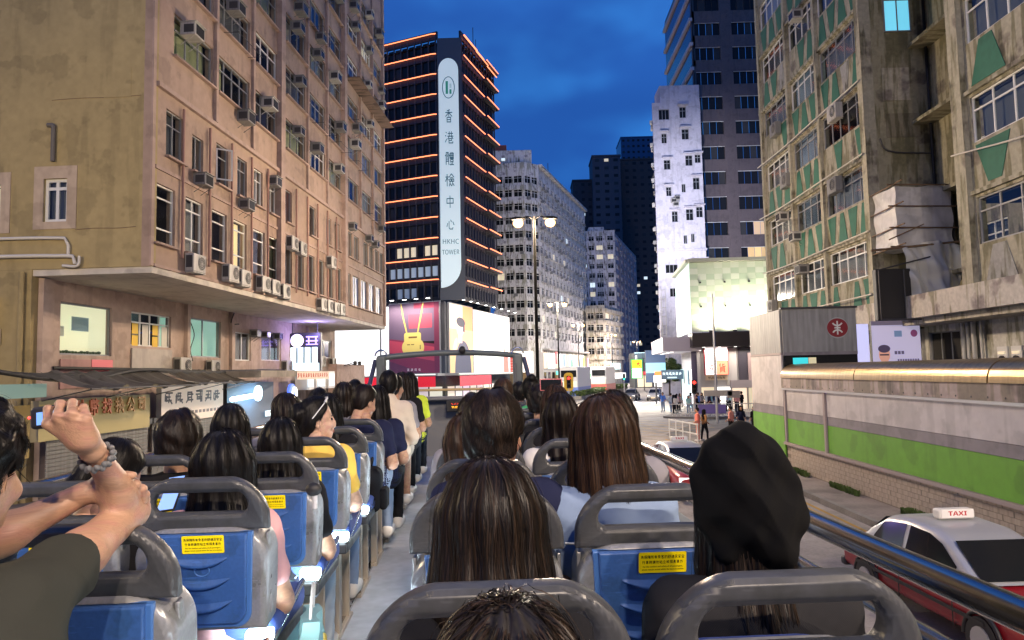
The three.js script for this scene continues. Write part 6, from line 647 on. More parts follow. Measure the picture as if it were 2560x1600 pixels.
  const panelPts = (w0, w1, y0, y1, r) => { const o = [[w1, y1], [-w1, y1]]; for (let i = 0; i <= 8; i++) { const a = Math.PI + Math.PI / 2 * i / 8; o.push([-w0 + r + r * Math.cos(a), y0 + r + r * Math.sin(a)]); } for (let i = 0; i <= 8; i++) { const a = -Math.PI / 2 + Math.PI / 2 * i / 8; o.push([w0 - r + r * Math.cos(a), y0 + r + r * Math.sin(a)]); } return o; };
  const rimG = muv(tilt(ext(panelPts(0.162, 0.176, 0.603, 0.9, 0.05), 0.012, 0.004).translate(0, 0, 0.078))), blueG = muv(tilt(ext(panelPts(0.148, 0.161, 0.618, 0.9, 0.045), 0.016, 0.006).translate(0, 0, 0.084)));
  const smile = (y, w, dip) => { const l = [], n = 18, rows = []; for (let i = 0; i <= n; i++) { const t = i / n * 2 - 1, k = 1 - t * t; rows.push([t * w, y - dip * k, 0.004 + 0.02 * k, 0.013 * Math.sqrt(k)]); } const pos = [], idx = []; rows.forEach(([x, yy, h, z]) => { pos.push(x, yy + h, 0.1062, x, yy + h * 0.35, 0.1065 + z * 0.5, x, yy, 0.1065 + z, x, yy - h * 0.25, 0.1062); }); for (let i = 0; i < n; i++) for (let q = 0; q < 3; q++) { const a = i * 4 + q; idx.push(a, a + 1, a + 4, a + 1, a + 5, a + 4); } const g = new THREE.BufferGeometry(); g.setAttribute('position', new THREE.Float32BufferAttribute(pos, 3)); g.setIndex(idx); g.computeVertexNormals(); return muv(tilt(g)); };
  const smiles = [smile(0.826, 0.095, 0.024), smile(0.762, 0.1, 0.027), smile(0.692, 0.105, 0.03)];
  const emblem = tilt(new THREE.TorusGeometry(0.021, 0.0022, 6, 24).scale(1.15, 0.8, 1).translate(0.012, 0.79, 0.1075)), stG = tilt(new THREE.PlaneGeometry(0.136, 0.055).translate(0, 0, 0.1078).translate(0.02, 0.872, 0));
  const sideRib = [1, -1].map((q) => muv(tilt(rbox(0.012, 0.26, 0.028, 0.005, q * 0.208, 0.75, 0.03))));
  const padG = muv(tilt(ext(outline(0.6, 0.885, 0.88), 0.04, 0.02).translate(0, 0, -0.09))), cushG = muv(rbox(0.42, 0.1, 0.42, 0.04, 0, 0.53, -0.22)), pan = muv(rbox(0.41, 0.06, 0.46, 0.02, 0, 0.47, -0.18));
  return (label, x, f, side, o = {}) => { // side: +1 aisle on the right of the seat, -1 aisle on the left, 0 none
    const s = thing('bus_seat', label, 'bus seat', busPos(x, 0, f + 0.07), BYAW, 'seats on the open deck'); s.scale.set(0.95, 1.04, 1);
    const sh = part('shell', shellG, shellM, s); for (const g of sideRib) part('side_rib', g, shellM, sh); part('grip_frame', gripG, gripM, s); const bp = part('back_panel', blueG, blueM, s); part('panel_rim', rimG, rimM, bp);
    if (!o.plain) { smiles.forEach((g) => part('moulded_crescent', g, blueM, bp)); part('emblem', emblem, rimM, bp); const st = part('warning_sticker', stG, stM, s); if (o.sx) { st.position.x = o.sx; } }
    part('backrest_pad', padG, fabric, s); part('cushion', cushG, fabric, s); part('seat_pan', pan, gripM, s);
    if (side) { const e = side * 0.14; part('pedestal', merge([box(0.045, 0.44, 0.07, e - side * 0.02, 0.23, -0.06), box(0.06, 0.02, 0.42, e - side * 0.02, 0.01, -0.2), box(0.045, 0.44, 0.03, e - side * 0.02, 0.23, -0.34)]), legM, s); part('bracket', rbox(0.12, 0.05, 0.1, 0.01, e, 0.47, 0.02), gripM, s); part('led_light', rbox(0.09, 0.045, 0.05, 0.008, e + side * 0.02, 0.525, 0.03), ledM, s); part('cushion_rail', span([e + side * 0.06, 0.5, 0.05], [e + side * 0.06, 0.58, -0.4], 0.012, 0.012, 8), M.steel, s);
      if (o.led !== 0) { const p = busPos(x + (e + side * 0.02) * 0.95, 0.528, f + 0.04), l = new THREE.PointLight(lin(0.74, 0.9, 1), o.led || 0.9); l.position.set(p[0], p[1] + 0.018, p[2]); l.castShadow = true; l.shadow.radius = 1.5; l.name = 'led_light'; scene.add(l); } }
    return s;
  };
})();
const ord = ['first', 'second', 'third', 'fourth', 'fifth', 'sixth', 'seventh', 'eighth', 'ninth', 'tenth', 'eleventh', 'twelfth'];
[1.72, 2.42, 3.15, 3.85, 4.58, 5.32, 6.04, 6.76, 7.48, 8.2].forEach((f, i) => { SEAT(`blue-backed bus seat on the left beside the aisle, ${ord[i]} row`, -0.87, f, 1, { sx: i === 0 ? -0.1 : 0 }); SEAT(`blue-backed bus seat on the left along the outer rail, ${ord[i]} row`, -1.33, f, 0); });
[1.17, 2.03, 2.72, 3.42, 4.12, 4.82, 5.52, 6.22, 6.92, 7.62, 8.3, 9.0].forEach((f, i) => { SEAT(`blue-backed bus seat on the right beside the aisle, ${ord[i]} row`, 0.03, f, -1, { led: i < 2 ? 0.5 : 0.7 }); SEAT(`blue-backed bus seat on the right along the outer rail, ${ord[i]} row`, 0.48, f, 0); });
// ---------- people ----------
function meshField(f, lo, hi, cell) { // surface nets over a signed distance field
  const nx = Math.ceil((hi[0] - lo[0]) / cell) + 1, ny = Math.ceil((hi[1] - lo[1]) / cell) + 1, nz = Math.ceil((hi[2] - lo[2]) / cell) + 1, v = new Float32Array(nx * ny * nz), id = (i, j, k) => (k * ny + j) * nx + i;
  for (let k = 0; k < nz; k++) for (let j = 0; j < ny; j++) for (let i = 0; i < nx; i++) v[id(i, j, k)] = f(lo[0] + i * cell, lo[1] + j * cell, lo[2] + k * cell);
  const vi = new Int32Array(nx * ny * nz).fill(-1), pos = [], idx = [], E = [[0, 1], [2, 3], [4, 5], [6, 7], [0, 2], [1, 3], [4, 6], [5, 7], [0, 4], [1, 5], [2, 6], [3, 7]];
  for (let k = 0; k + 1 < nz; k++) for (let j = 0; j + 1 < ny; j++) for (let i = 0; i + 1 < nx; i++) {
    const c = []; let m = 0; for (let q = 0; q < 8; q++) { c[q] = v[id(i + (q & 1), j + ((q >> 1) & 1), k + (q >> 2))]; if (c[q] < 0) m++; } if (m === 0 || m === 8) continue;
    let x = 0, y = 0, z = 0, n = 0; for (const [a, b] of E) if ((c[a] < 0) !== (c[b] < 0)) { const t = c[a] / (c[a] - c[b]); x += (a & 1) + t * ((b & 1) - (a & 1)); y += ((a >> 1) & 1) + t * (((b >> 1) & 1) - ((a >> 1) & 1)); z += (a >> 2) + t * ((b >> 2) - (a >> 2)); n++; }
    vi[id(i, j, k)] = pos.length / 3; pos.push(lo[0] + (i + x / n) * cell, lo[1] + (j + y / n) * cell, lo[2] + (k + z / n) * cell);
  }
  const quad = (a, b, c, d, flip) => { if (a < 0 || b < 0 || c < 0 || d < 0) return; flip ? idx.push(a, c, b, a, d, c) : idx.push(a, b, c, a, c, d); };
  for (let k = 1; k + 1 < nz; k++) for (let j = 1; j + 1 < ny; j++) for (let i = 1; i + 1 < nx; i++) { const s = v[id(i, j, k)] < 0;
    if (s !== (v[id(i + 1, j, k)] < 0)) quad(vi[id(i, j - 1, k - 1)], vi[id(i, j, k - 1)], vi[id(i, j, k)], vi[id(i, j - 1, k)], !s);
    if (s !== (v[id(i, j + 1, k)] < 0)) quad(vi[id(i - 1, j, k - 1)], vi[id(i - 1, j, k)], vi[id(i, j, k)], vi[id(i, j, k - 1)], !s);
    if (s !== (v[id(i, j, k + 1)] < 0)) quad(vi[id(i - 1, j - 1, k)], vi[id(i, j - 1, k)], vi[id(i, j, k)], vi[id(i - 1, j, k)], !s); }
  const g = new THREE.BufferGeometry(); g.setAttribute('position', new THREE.Float32BufferAttribute(pos, 3)); g.setIndex(idx);
  const nor = new Float32Array(pos.length), e = cell * 0.5; for (let i = 0; i < pos.length; i += 3) { const [x, y, z] = [pos[i], pos[i + 1], pos[i + 2]]; const a = f(x + e, y, z) - f(x - e, y, z), b = f(x, y + e, z) - f(x, y - e, z), c = f(x, y, z + e) - f(x, y, z - e), l = Math.hypot(a, b, c) || 1; nor[i] = a / l; nor[i + 1] = b / l; nor[i + 2] = c / l; }
  g.setAttribute('normal', new THREE.BufferAttribute(nor, 3)); const uv = new Float32Array(pos.length / 3 * 2); for (let i = 0; i < pos.length / 3; i++) { uv[i * 2] = pos[i * 3] + pos[i * 3 + 2]; uv[i * 2 + 1] = pos[i * 3 + 1]; } g.setAttribute('uv', new THREE.BufferAttribute(uv, 2)); return g;
}
const smin = (a, b, k) => { const h = Math.max(k - Math.abs(a - b), 0) / k; return Math.min(a, b) - h * h * k * 0.25; }, smax = (a, b, k) => -smin(-a, -b, k);
const ell = (x, y, z, cx, cy, cz, rx, ry, rz) => { const a = (x - cx) / rx, b = (y - cy) / ry, c = (z - cz) / rz, k0 = Math.sqrt(a * a + b * b + c * c), k1 = Math.sqrt((a / rx) ** 2 + (b / ry) ** 2 + (c / rz) ** 2); return k1 < 1e-6 ? -Math.min(rx, ry, rz) : k0 * (k0 - 1) / k1; };
function bones(list, k) { const B = list.map(([a, b, ra, rb]) => { const d = [b[0] - a[0], b[1] - a[1], b[2] - a[2]]; return [a, d, d[0] * d[0] + d[1] * d[1] + d[2] * d[2] || 1e-9, ra, rb - ra]; }); return (x, y, z) => { let m = 1e3; for (const [a, d, l, ra, dr] of B) { const px = x - a[0], py = y - a[1], pz = z - a[2]; let t = (px * d[0] + py * d[1] + pz * d[2]) / l; t = t < 0 ? 0 : t > 1 ? 1 : t; const q = Math.hypot(px - t * d[0], py - t * d[1], pz - t * d[2]) - ra - t * dr; m = m > 100 ? q : smin(m, q, k); } return m; }; }
const boundsOf = (list, pad) => { const lo = [1e9, 1e9, 1e9], hi = [-1e9, -1e9, -1e9]; for (const [a, b, ra, rb] of list) for (const [p, r] of [[a, ra], [b, rb]]) for (let i = 0; i < 3; i++) { lo[i] = Math.min(lo[i], p[i] - r - pad); hi[i] = Math.max(hi[i], p[i] + r + pad); } return [lo, hi]; };
const limbMesh = (list, k, cell, extra) => { const f0 = bones(list, k), f = extra ? (x, y, z) => extra(f0(x, y, z), x, y, z) : f0, [lo, hi] = boundsOf(list, cell * 2 + k * 0.3); return meshField(f, lo, hi, cell); };
// head: centre between the ears, faces -z
const headF = (x, y, z) => {
  let d = ell(x, y, z, 0, 0.025, 0.012, 0.074, 0.094, 0.096); d = smin(d, ell(x, y, z, 0, -0.035, -0.03, 0.058, 0.075, 0.06), 0.035); d = smin(d, ell(x, y, z, 0, -0.085, -0.058, 0.028, 0.026, 0.026), 0.03);
  d = smin(d, ell(x, y, z, 0, -0.028, -0.1, 0.012, 0.024, 0.014), 0.018); d = smin(d, ell(x, y, z, 0, -0.008, -0.092, 0.007, 0.025, 0.008), 0.015);
  for (const s of [-1, 1]) { d = smax(d, -ell(x, y, z, s * 0.031, 0.004, -0.098, 0.018, 0.012, 0.016), 0.014); d = smin(d, ell(x, y, z, s * 0.04, -0.03, -0.066, 0.022, 0.02, 0.02), 0.02); let e = ell(x, y, z, s * 0.078, -0.008, 0.014, 0.009, 0.032, 0.02); e = smax(e, -ell(x, y, z, s * 0.088, -0.004, 0.008, 0.007, 0.02, 0.01), 0.006); d = smin(d, e, 0.008); }
  d = smin(d, ell(x, y, z, 0, -0.062, -0.088, 0.022, 0.006, 0.008), 0.008); d = smin(d, ell(x, y, z, 0, -0.073, -0.085, 0.018, 0.007, 0.008), 0.008);
  return smin(d, bones.neck(x, y, z), 0.03);
};
bones.neck = bones([[[0, -0.05, 0.03], [0, -0.17, 0.045], 0.05, 0.054]], 0.01);
const headG = meshField(headF, [-0.11, -0.19, -0.135], [0.11, 0.14, 0.13], 0.0048);
// hair: a soft mass plus strands that follow it
const hairF = {
  cap: (x, y, z, g = 0) => { let d = ell(x, y, z, 0, 0.034, 0.02, 0.086 + g, 0.102 + g, 0.106 + g); const cut = (-z - 0.052) * 0.8 + (0.062 - y) * 0.62; return smax(d, cut, 0.02); },
  short: (x, y, z) => { let d = hairF.cap(x, y, z, 0.004); d = smin(d, ell(x, y, z, 0, -0.01, 0.05, 0.072, 0.085, 0.062), 0.03); const cut = (-z - 0.045) * 0.8 + (0.06 - y) * 0.6; d = smax(d, cut, 0.02); for (const s of [-1, 1]) d = smax(d, -ell(x, y, z, s * 0.088, -0.022, 0.008, 0.022, 0.04, 0.026), 0.01); return smax(d, -0.085 - y, 0.02); },
  mop: (x, y, z) => { let d = ell(x, y, z, 0, 0.034, 0.022, 0.102, 0.112, 0.118); d = smin(d, ell(x, y, z, 0, -0.035, 0.04, 0.092, 0.072, 0.086), 0.03); d += 0.006 * Math.sin(x * 70 + y * 40) * Math.sin(z * 60 + y * 30); const cut = (-z - 0.05) * 0.8 + (0.055 - y) * 0.6; d = smax(d, cut, 0.02); for (const s of [-1, 1]) d = smax(d, -ell(x, y, z, s * 0.1, -0.035, 0.0, 0.04, 0.04, 0.034), 0.012); return smax(d, -0.07 - y, 0.02); },
  curly: (x, y, z) => { let d = ell(x, y, z, 0, 0.04, 0.02, 0.1, 0.112, 0.118); d = smin(d, ell(x, y, z, 0, -0.01, 0.05, 0.082, 0.085, 0.07), 0.03); d += 0.008 * Math.sin(x * 95 + 1) * Math.sin(y * 85) * Math.sin(z * 90 + 2); const cut = (-z - 0.05) * 0.8 + (0.06 - y) * 0.6; d = smax(d, cut, 0.02); for (const s of [-1, 1]) d = smax(d, -ell(x, y, z, s * 0.1, -0.02, 0.0, 0.03, 0.036, 0.034), 0.012); return smax(d, -0.085 - y, 0.02); },
  bob: (x, y, z) => { let d = hairF.cap(x, y, z, 0.008); const r = 0.1 + 0.02 * sstep(0.05, -0.12, y) - 0.02 * sstep(-0.14, -0.22, y); let c = (Math.hypot(x / 1.02, (z - 0.018) / 0.98) - r); c = smax(c, y - 0.05, 0.05); c = smax(c, -0.22 - y, 0.03); c = smax(c, -(z + 0.045), 0.02); d = smin(d, c, 0.035); return d + 0.003 * Math.sin(Math.atan2(x, z) * 17 + y * 8); },
  long: (x, y, z) => { let d = hairF.cap(x, y, z, 0.008); const r = 0.094 + 0.022 * sstep(0.05, -0.3, y), zz = (z - 0.022 - 0.05 * sstep(-0.08, -0.25, y)) / (0.98 - 0.35 * sstep(-0.12, -0.3, y)); let c = Math.hypot(x / 1.08, zz) - r; c = smax(c, y - 0.05, 0.05); c = smax(c, -0.44 - y, 0.05); c = smax(c, -(z + 0.03 - 0.05 * sstep(-0.1, -0.25, y)), 0.025); d = smin(d, c, 0.035); return d + 0.004 * Math.sin(Math.atan2(x, z) * 15 + y * 9); },
  bun: (x, y, z) => { let d = hairF.short(x, y, z); d = smin(d, ell(x, y, z, 0, 0.12, 0.085, 0.045, 0.04, 0.042), 0.012); return d; },
  pony: (x, y, z) => { let d = hairF.short(x, y, z); d = smin(d, ell(x, y, z, 0, -0.03, 0.13, 0.035, 0.035, 0.03), 0.015); return smin(d, bones.pony(x, y, z), 0.02); },
  clip: (x, y, z) => { let d = hairF.short(x, y, z); d = smin(d, ell(x, y, z, 0.005, 0.03, 0.125, 0.062, 0.075, 0.045), 0.02); d = smin(d, ell(x, y, z, 0, -0.06, 0.1, 0.05, 0.05, 0.04), 0.03); return d + 0.004 * Math.sin(x * 60) * Math.sin(y * 50 + z * 40); },
};
bones.pony = bones([[[0, -0.03, 0.14], [0, -0.1, 0.155], 0.03, 0.034], [[0, -0.1, 0.155], [0.01, -0.26, 0.14], 0.034, 0.012]], 0.02);
const hairCache = new Map();
function hairGeo(style, n, w, seed, len, tones, curl) {
  const f = hairF[style], R = rng(seed), pos = [], nor = [], col = [], idx = [];
  const grad = (x, y, z) => { const e = 0.003, a = f(x + e, y, z) - f(x - e, y, z), b = f(x, y + e, z) - f(x, y - e, z), c = f(x, y, z + e) - f(x, y, z - e), l = Math.hypot(a, b, c) || 1; return [a / l, b / l, c / l]; };
  const wx = (R() - 0.5) * 0.03, wz = 0.045; const st = 0.013;
  for (let s = 0; s < n; s++) {
    const u = R(), th = R() * 6.283, cy = 1 - 1.75 * u * u; let dx = Math.sqrt(Math.max(0, 1 - cy * cy)) * Math.cos(th), dz = Math.sqrt(Math.max(0, 1 - cy * cy)) * Math.sin(th), x = 0, y = 0.03, z = 0.02, ok = false;
    for (let q = 0, t = 0.03; q < 30; q++) { x = dx * t; y = 0.03 + cy * t; z = 0.02 + dz * t; const v = f(x, y, z); if (Math.abs(v) < 0.002) { ok = true; break; } t += -v * 0.9; if (t > 0.4 || t < 0) break; } if (!ok || (cy > 0.6 && Math.hypot(x - wx, z - wz) < 0.026)) continue;
    const off = 0.0005 + 0.0045 * R() * R() + (R() < 0.06 ? 0.006 * R() : 0) + (R() < 0.005 ? 0.014 * R() : 0), L = len * (0.65 + 0.45 * R()), ph = R() * 6, tone = tones[Math.floor(R() * tones.length)], tv = 0.8 + 0.4 * R(), jit = (R() - 0.5) * 0.5, flat2 = [R() - 0.5, R() - 0.5, R() - 0.5]; let d = null, trav = 0; const P = [];
    for (let q = 0; q < 46 && trav < L; q++) {
      const v = f(x, y, z), g = grad(x, y, z); if (v < 0.02 || q === 0) { x -= g[0] * (v - off); y -= g[1] * (v - off); z -= g[2] * (v - off); }
      P.push([x, y, z, g]);
      let gx = 0, gy = -1, gz = 0; const top = sstep(0.55, 0.98, g[1]); const rx = x - wx, rz = z - wz, rl = Math.hypot(rx, rz) || 1; gx += top * 1.6 * rx / rl; gz += top * 1.6 * rz / rl; gx += jit * 0.5 * g[2] + curl * Math.sin(ph + trav * 55); gz += -jit * 0.5 * g[0] + curl * Math.cos(ph * 1.7 + trav * 48);
      const dn = gx * g[0] + gy * g[1] + gz * g[2], near = f(x, y, z) < 0.02 ? 1 : 0, bot = g[1] < -0.6 ? 0 : 1; gx -= dn * g[0] * near * bot; gy -= dn * g[1] * near * bot; gz -= dn * g[2] * near * bot; let l = Math.hypot(gx, gy, gz) || 1; gx /= l; gy /= l; gz /= l; d = d ? [d[0] * 0.5 + gx * 0.5, d[1] * 0.5 + gy * 0.5, d[2] * 0.5 + gz * 0.5] : [gx, gy, gz]; l = Math.hypot(...d) || 1; d = d.map((q2) => q2 / l); x += d[0] * st; y += d[1] * st; z += d[2] * st; trav += st; if (g[1] < -0.6 && q > 3) { if (trav < L - 0.02) trav = L - 0.02 - 0.02 * R(); }
    }
    if (P.length < 3) continue; const base = pos.length / 3;
    P.forEach(([px, py, pz, g], i) => { const a = P[Math.max(0, i - 1)], b = P[Math.min(P.length - 1, i + 1)], t = [b[0] - a[0], b[1] - a[1], b[2] - a[2]]; let sx = g[1] * t[2] - g[2] * t[1], sy = g[2] * t[0] - g[0] * t[2], sz = g[0] * t[1] - g[1] * t[0]; const l = Math.hypot(sx, sy, sz) || 1, k = i / (P.length - 1), ww = w * (0.35 + 0.65 * Math.sin(Math.PI * Math.min(1, k * 0.75 + 0.25))) * 0.5; sx *= ww / l; sy *= ww / l; sz *= ww / l; pos.push(px - sx, py - sy, pz - sz, px + sx, py + sy, pz + sz); const nn = [g[0] + flat2[0] * 0.3, g[1] + flat2[1] * 0.3, g[2] + flat2[2] * 0.3], nl = Math.hypot(...nn) || 1; for (let r = 0; r < 2; r++) { nor.push(nn[0] / nl, nn[1] / nl, nn[2] / nl); col.push(tone[0] * tv, tone[1] * tv, tone[2] * tv); } if (i) { const q = base + i * 2; idx.push(q - 2, q, q - 1, q - 1, q, q + 1); } });
  }
  const g = new THREE.BufferGeometry(); g.setAttribute('position', new THREE.Float32BufferAttribute(pos, 3)); g.setAttribute('normal', new THREE.Float32BufferAttribute(nor, 3)); g.setAttribute('color', new THREE.Float32BufferAttribute(col, 3)); g.setIndex(idx); return g;
}
const TONE = { black: [[0.006, 0.005, 0.005], [0.01, 0.008, 0.007], [0.004, 0.0037, 0.004]], dark: [[0.01, 0.007, 0.006], [0.018, 0.011, 0.008], [0.007, 0.0055, 0.005]], brown: [[0.026, 0.014, 0.009], [0.04, 0.021, 0.012], [0.018, 0.011, 0.008], [0.06, 0.031, 0.016]], mixed: [[0.01, 0.0075, 0.006], [0.016, 0.0105, 0.008], [0.007, 0.0055, 0.005], [0.026, 0.016, 0.0105]] };
const hairM = new THREE.MeshPhysicalMaterial({ color: 0xffffff, roughness: 0.42, specularIntensity: 0.38, vertexColors: true, side: THREE.DoubleSide }), massM = { black: std(lin(0.005, 0.0045, 0.0045), 0.6), dark: std(lin(0.008, 0.006, 0.005), 0.6), brown: std(lin(0.02, 0.012, 0.008), 0.6), mixed: std(lin(0.009, 0.0065, 0.005), 0.6) };
const REACH = { short: 0.11, mop: 0.13, curly: 0.1, bob: 0.34, long: 0.58, bun: 0.12, pony: 0.13, clip: 0.13 };
function hairFor(style, tone, lod, seed) { const key = [style, tone, lod, lod ? seed : seed % 2].join(); if (!hairCache.has(key)) { const low = style === 'long' ? -0.48 : style === 'bob' ? -0.25 : style === 'pony' ? -0.3 : -0.15; const mass = meshField((x, y, z) => hairF[style](x, y, z) + 0.002, [-0.15, low, -0.13], [0.15, 0.19, 0.2], lod ? 0.006 : 0.009); const n = [900, 3200, 7000][lod], w = [0.0052, 0.0028, 0.0018][lod]; hairCache.set(key, [mass, hairGeo(style, n, w, seed * 7 + 3, REACH[style], TONE[tone], style === 'curly' ? 1.1 : style === 'mop' ? 0.55 : 0.1)]); } return hairCache.get(key); }
const skinTx = dataTex(256, 256, (u, v) => { const a = fbm(u, v, 6, 6, 81, 4), p = fbm(u, v, 60, 60, 83, 2), k = 0.9 + 0.1 * (p - 0.5) - 0.12 * sstep(0.5, 0.75, a); return [k, k * (0.98 - 0.05 * sstep(0.45, 0.7, fbm(u, v, 9, 9, 87, 3))), k * 0.95]; }, 6), skinBump = dataTex(256, 256, (u, v) => fbm(u, v, 50, 50, 89, 3), 8, 8, false);
const skin = (c) => std(c, 0.52, { map: skinTx, bumpMap: skinBump, bumpScale: 0.0005 }), skinA = skin(lin(0.5, 0.3, 0.2)), skinB = skin(lin(0.6, 0.4, 0.3)), skinC = skin(lin(0.43, 0.25, 0.165));
const eyeM = std(lin(0.02, 0.015, 0.012), 0.2), lipM = std(lin(0.42, 0.13, 0.11), 0.5);
// seated figure: origin on the deck below the hips, faces -z; head centre at y = 1.12
const HC = 1.12;
const torso = [[[-0.08, 0.54, 0.02], [0.08, 0.54, 0.02], 0.125, 0.125], [[0, 0.56, 0.02], [0, 0.78, 0.04], 0.125, 0.12], [[-0.07, 0.8, 0.035], [0.07, 0.8, 0.035], 0.11, 0.11], [[-0.155, 0.915, 0.045], [0.155, 0.915, 0.045], 0.062, 0.062], [[-0.1, 0.86, 0.04], [0.1, 0.86, 0.04], 0.09, 0.09], [[0, 0.9, 0.045], [0, 1.02, 0.045], 0.06, 0.052]];
const armOf = (s) => [[[s * 0.17, 0.905, 0.045], [s * 0.235, 0.66, 0.03], 0.056, 0.044], [[s * 0.235, 0.66, 0.03], [s * 0.14, 0.6, -0.2], 0.043, 0.03], [[s * 0.14, 0.6, -0.2], [s * 0.1, 0.585, -0.3], 0.032, 0.024]];
const legOf = (s) => [[[s * 0.1, 0.53, 0], [s * 0.12, 0.53, -0.42], 0.092, 0.062], [[s * 0.12, 0.52, -0.42], [s * 0.12, 0.1, -0.44], 0.058, 0.04]], footOf = (s) => [[[s * 0.12, 0.06, -0.42], [s * 0.13, 0.045, -0.6], 0.042, 0.036]];
const seatedBody = limbMesh([...torso, ...armOf(-1), ...armOf(1), ...legOf(-1), ...legOf(1), ...footOf(-1), ...footOf(1)], 0.035, 0.016);
const wrinkle = (d, x, y, z) => d + 0.005 * Math.abs(Math.sin(y * 30 + x * 16 + 1.2 * Math.sin(z * 22 + y * 9))) * (0.4 + 0.6 * Math.sin(x * 19 + z * 15) ** 2) + 0.002 * Math.sin(y * 75 + z * 40 + x * 31) - 0.013;
const sleeves = (k) => [-1, 1].map((s) => { const [a, b, ra, rb] = armOf(s)[0]; return [a, a.map((v, i) => mixn(v, b[i], k)), ra, mixn(ra, rb, k)]; });
const teeG = limbMesh([...torso.slice(0, 5), [[0, 0.88, 0.05], [0, 0.925, 0.05], 0.085, 0.075], ...sleeves(0.62)], 0.035, 0.013, wrinkle);
const jacketG = limbMesh([...torso.slice(0, 5), [[0, 0.88, 0.05], [0, 0.985, 0.055], 0.085, 0.075], ...sleeves(1), armOf(-1)[1], armOf(1)[1]], 0.035, 0.013, wrinkle);
const trouserG = limbMesh([torso[0], [[0, 0.56, 0.02], [0, 0.62, 0.02], 0.125, 0.12], ...legOf(-1), ...legOf(1)], 0.03, 0.015, wrinkle), shortsG = limbMesh([torso[0], ...[-1, 1].map((s) => { const [a, b, ra, rb] = legOf(s)[0]; return [a, b, ra, rb + 0.015]; })], 0.03, 0.015, wrinkle);
const shoeG = limbMesh([...footOf(-1).map(([a, b, ra, rb]) => [a, b, ra, rb])], 0.02, 0.01, (d, x, y, z) => smax(d - 0.012, -(y - 0.004), 0.01)), shoeG2 = shoeG.clone().applyMatrix4(new THREE.Matrix4().makeScale(-1, 1, 1)); { const ix = shoeG2.index.array; for (let i = 0; i < ix.length; i += 3) { const t = ix[i]; ix[i] = ix[i + 1]; ix[i + 1] = t; } }
const cloth = (c, r = 0.95) => new THREE.MeshPhysicalMaterial({ color: c, roughness: r, specularIntensity: 0.2, bumpMap: TX.cloth, bumpScale: 0.0012 });
const headMx = (o) => T(o.hx || 0, HC + (o.hy || 0), o.hz || 0).multiply(new THREE.Matrix4().makeRotationFromEuler(new THREE.Euler(o.pitch || 0, o.yaw || 0, o.roll || 0, 'YXZ')));
const strip = (g) => { const q = g.clone(); for (const k of Object.keys(q.attributes)) if (!['position', 'normal', 'uv'].includes(k)) q.deleteAttribute(k); return q; };
function faceParts(b, mx) { for (const s of [-1, 1]) { part('eye', ball(0.0105, s * 0.031, 0.002, -0.079, 1.3, 0.8, 0.9, 12), eyeM, b, mx); part('eyebrow', tube([[s * 0.016, 0.022, -0.094], [s * 0.032, 0.027, -0.09], [s * 0.048, 0.02, -0.078]], 0.003, 8, 5), massM.black, b, mx); } part('lips', merge([ball(0.02, 0, -0.0635, -0.0945, 1, 0.26, 0.25, 12), ball(0.018, 0, -0.0725, -0.0935, 1, 0.32, 0.26, 12)]), lipM, b, mx); }
let pseed = 1;
function rider(label, x, f, top, o = {}) {
  const mx = headMx(o), dy = top - (HC + 0.14) - (o.hy || 0), g = mergeGeometries([strip(seatedBody), strip(headG).applyMatrix4(mx)]);
  const b = single('person', g, o.skin || skinA, label, 'person', busPos(x, dy, f + 0.03), BYAW, o.group || 'passengers on the open deck'); b.scale.x = 0.89; if (x < -0.6 && x > -1) b.position.x -= 0.03;
  pseed++; const lod = o.lod ?? 1, [mass, strands] = hairFor(o.hair || 'short', o.tone || 'black', lod, pseed); const h = part('hair', mass, massM[o.tone || 'black'], b, o.hairScale ? mulM(mx, new THREE.Matrix4().makeScale(o.hairScale, 1, o.hairScale > 1 ? 1.02 : o.hairScale).setPosition(0, o.hairScale > 1 ? 0 : -0.025, 0)) : mx); part('hair_strands', strands, hairM, h);
  const top2 = part('top', o.jacket ? jacketG : teeG, o.shirt || cloth(lin(0.3, 0.3, 0.3)), b); if (!o.noLegs) { part('trousers', o.shorts ? shortsG : trouserG, o.pants || cloth(lin(0.02, 0.025, 0.035)), b); const sm = o.shoes || std(lin(0.6, 0.58, 0.54), 0.6); part('shoe', shoeG, sm, b); part('shoe', shoeG2, sm, b); }
  if (o.face) faceParts(b, mx); b.headMx = mx; return b;
}
const C = { navy: cloth(lin(0.015, 0.018, 0.045)), black: cloth(lin(0.012, 0.012, 0.014)), white: cloth(lin(0.6, 0.58, 0.55)), cream: cloth(lin(0.55, 0.47, 0.38)), yellow: cloth(lin(0.75, 0.5, 0.1)), grey: cloth(lin(0.22, 0.21, 0.23)), denim: cloth(lin(0.2, 0.27, 0.4)), pale: cloth(lin(0.42, 0.5, 0.58)), pink: cloth(lin(0.6, 0.3, 0.3)), green: cloth(lin(0.05, 0.3, 0.12)), olive: cloth(lin(0.035, 0.036, 0.03)), teal: cloth(lin(0.3, 0.55, 0.55)), lime: cloth(lin(0.5, 0.6, 0.05)) };
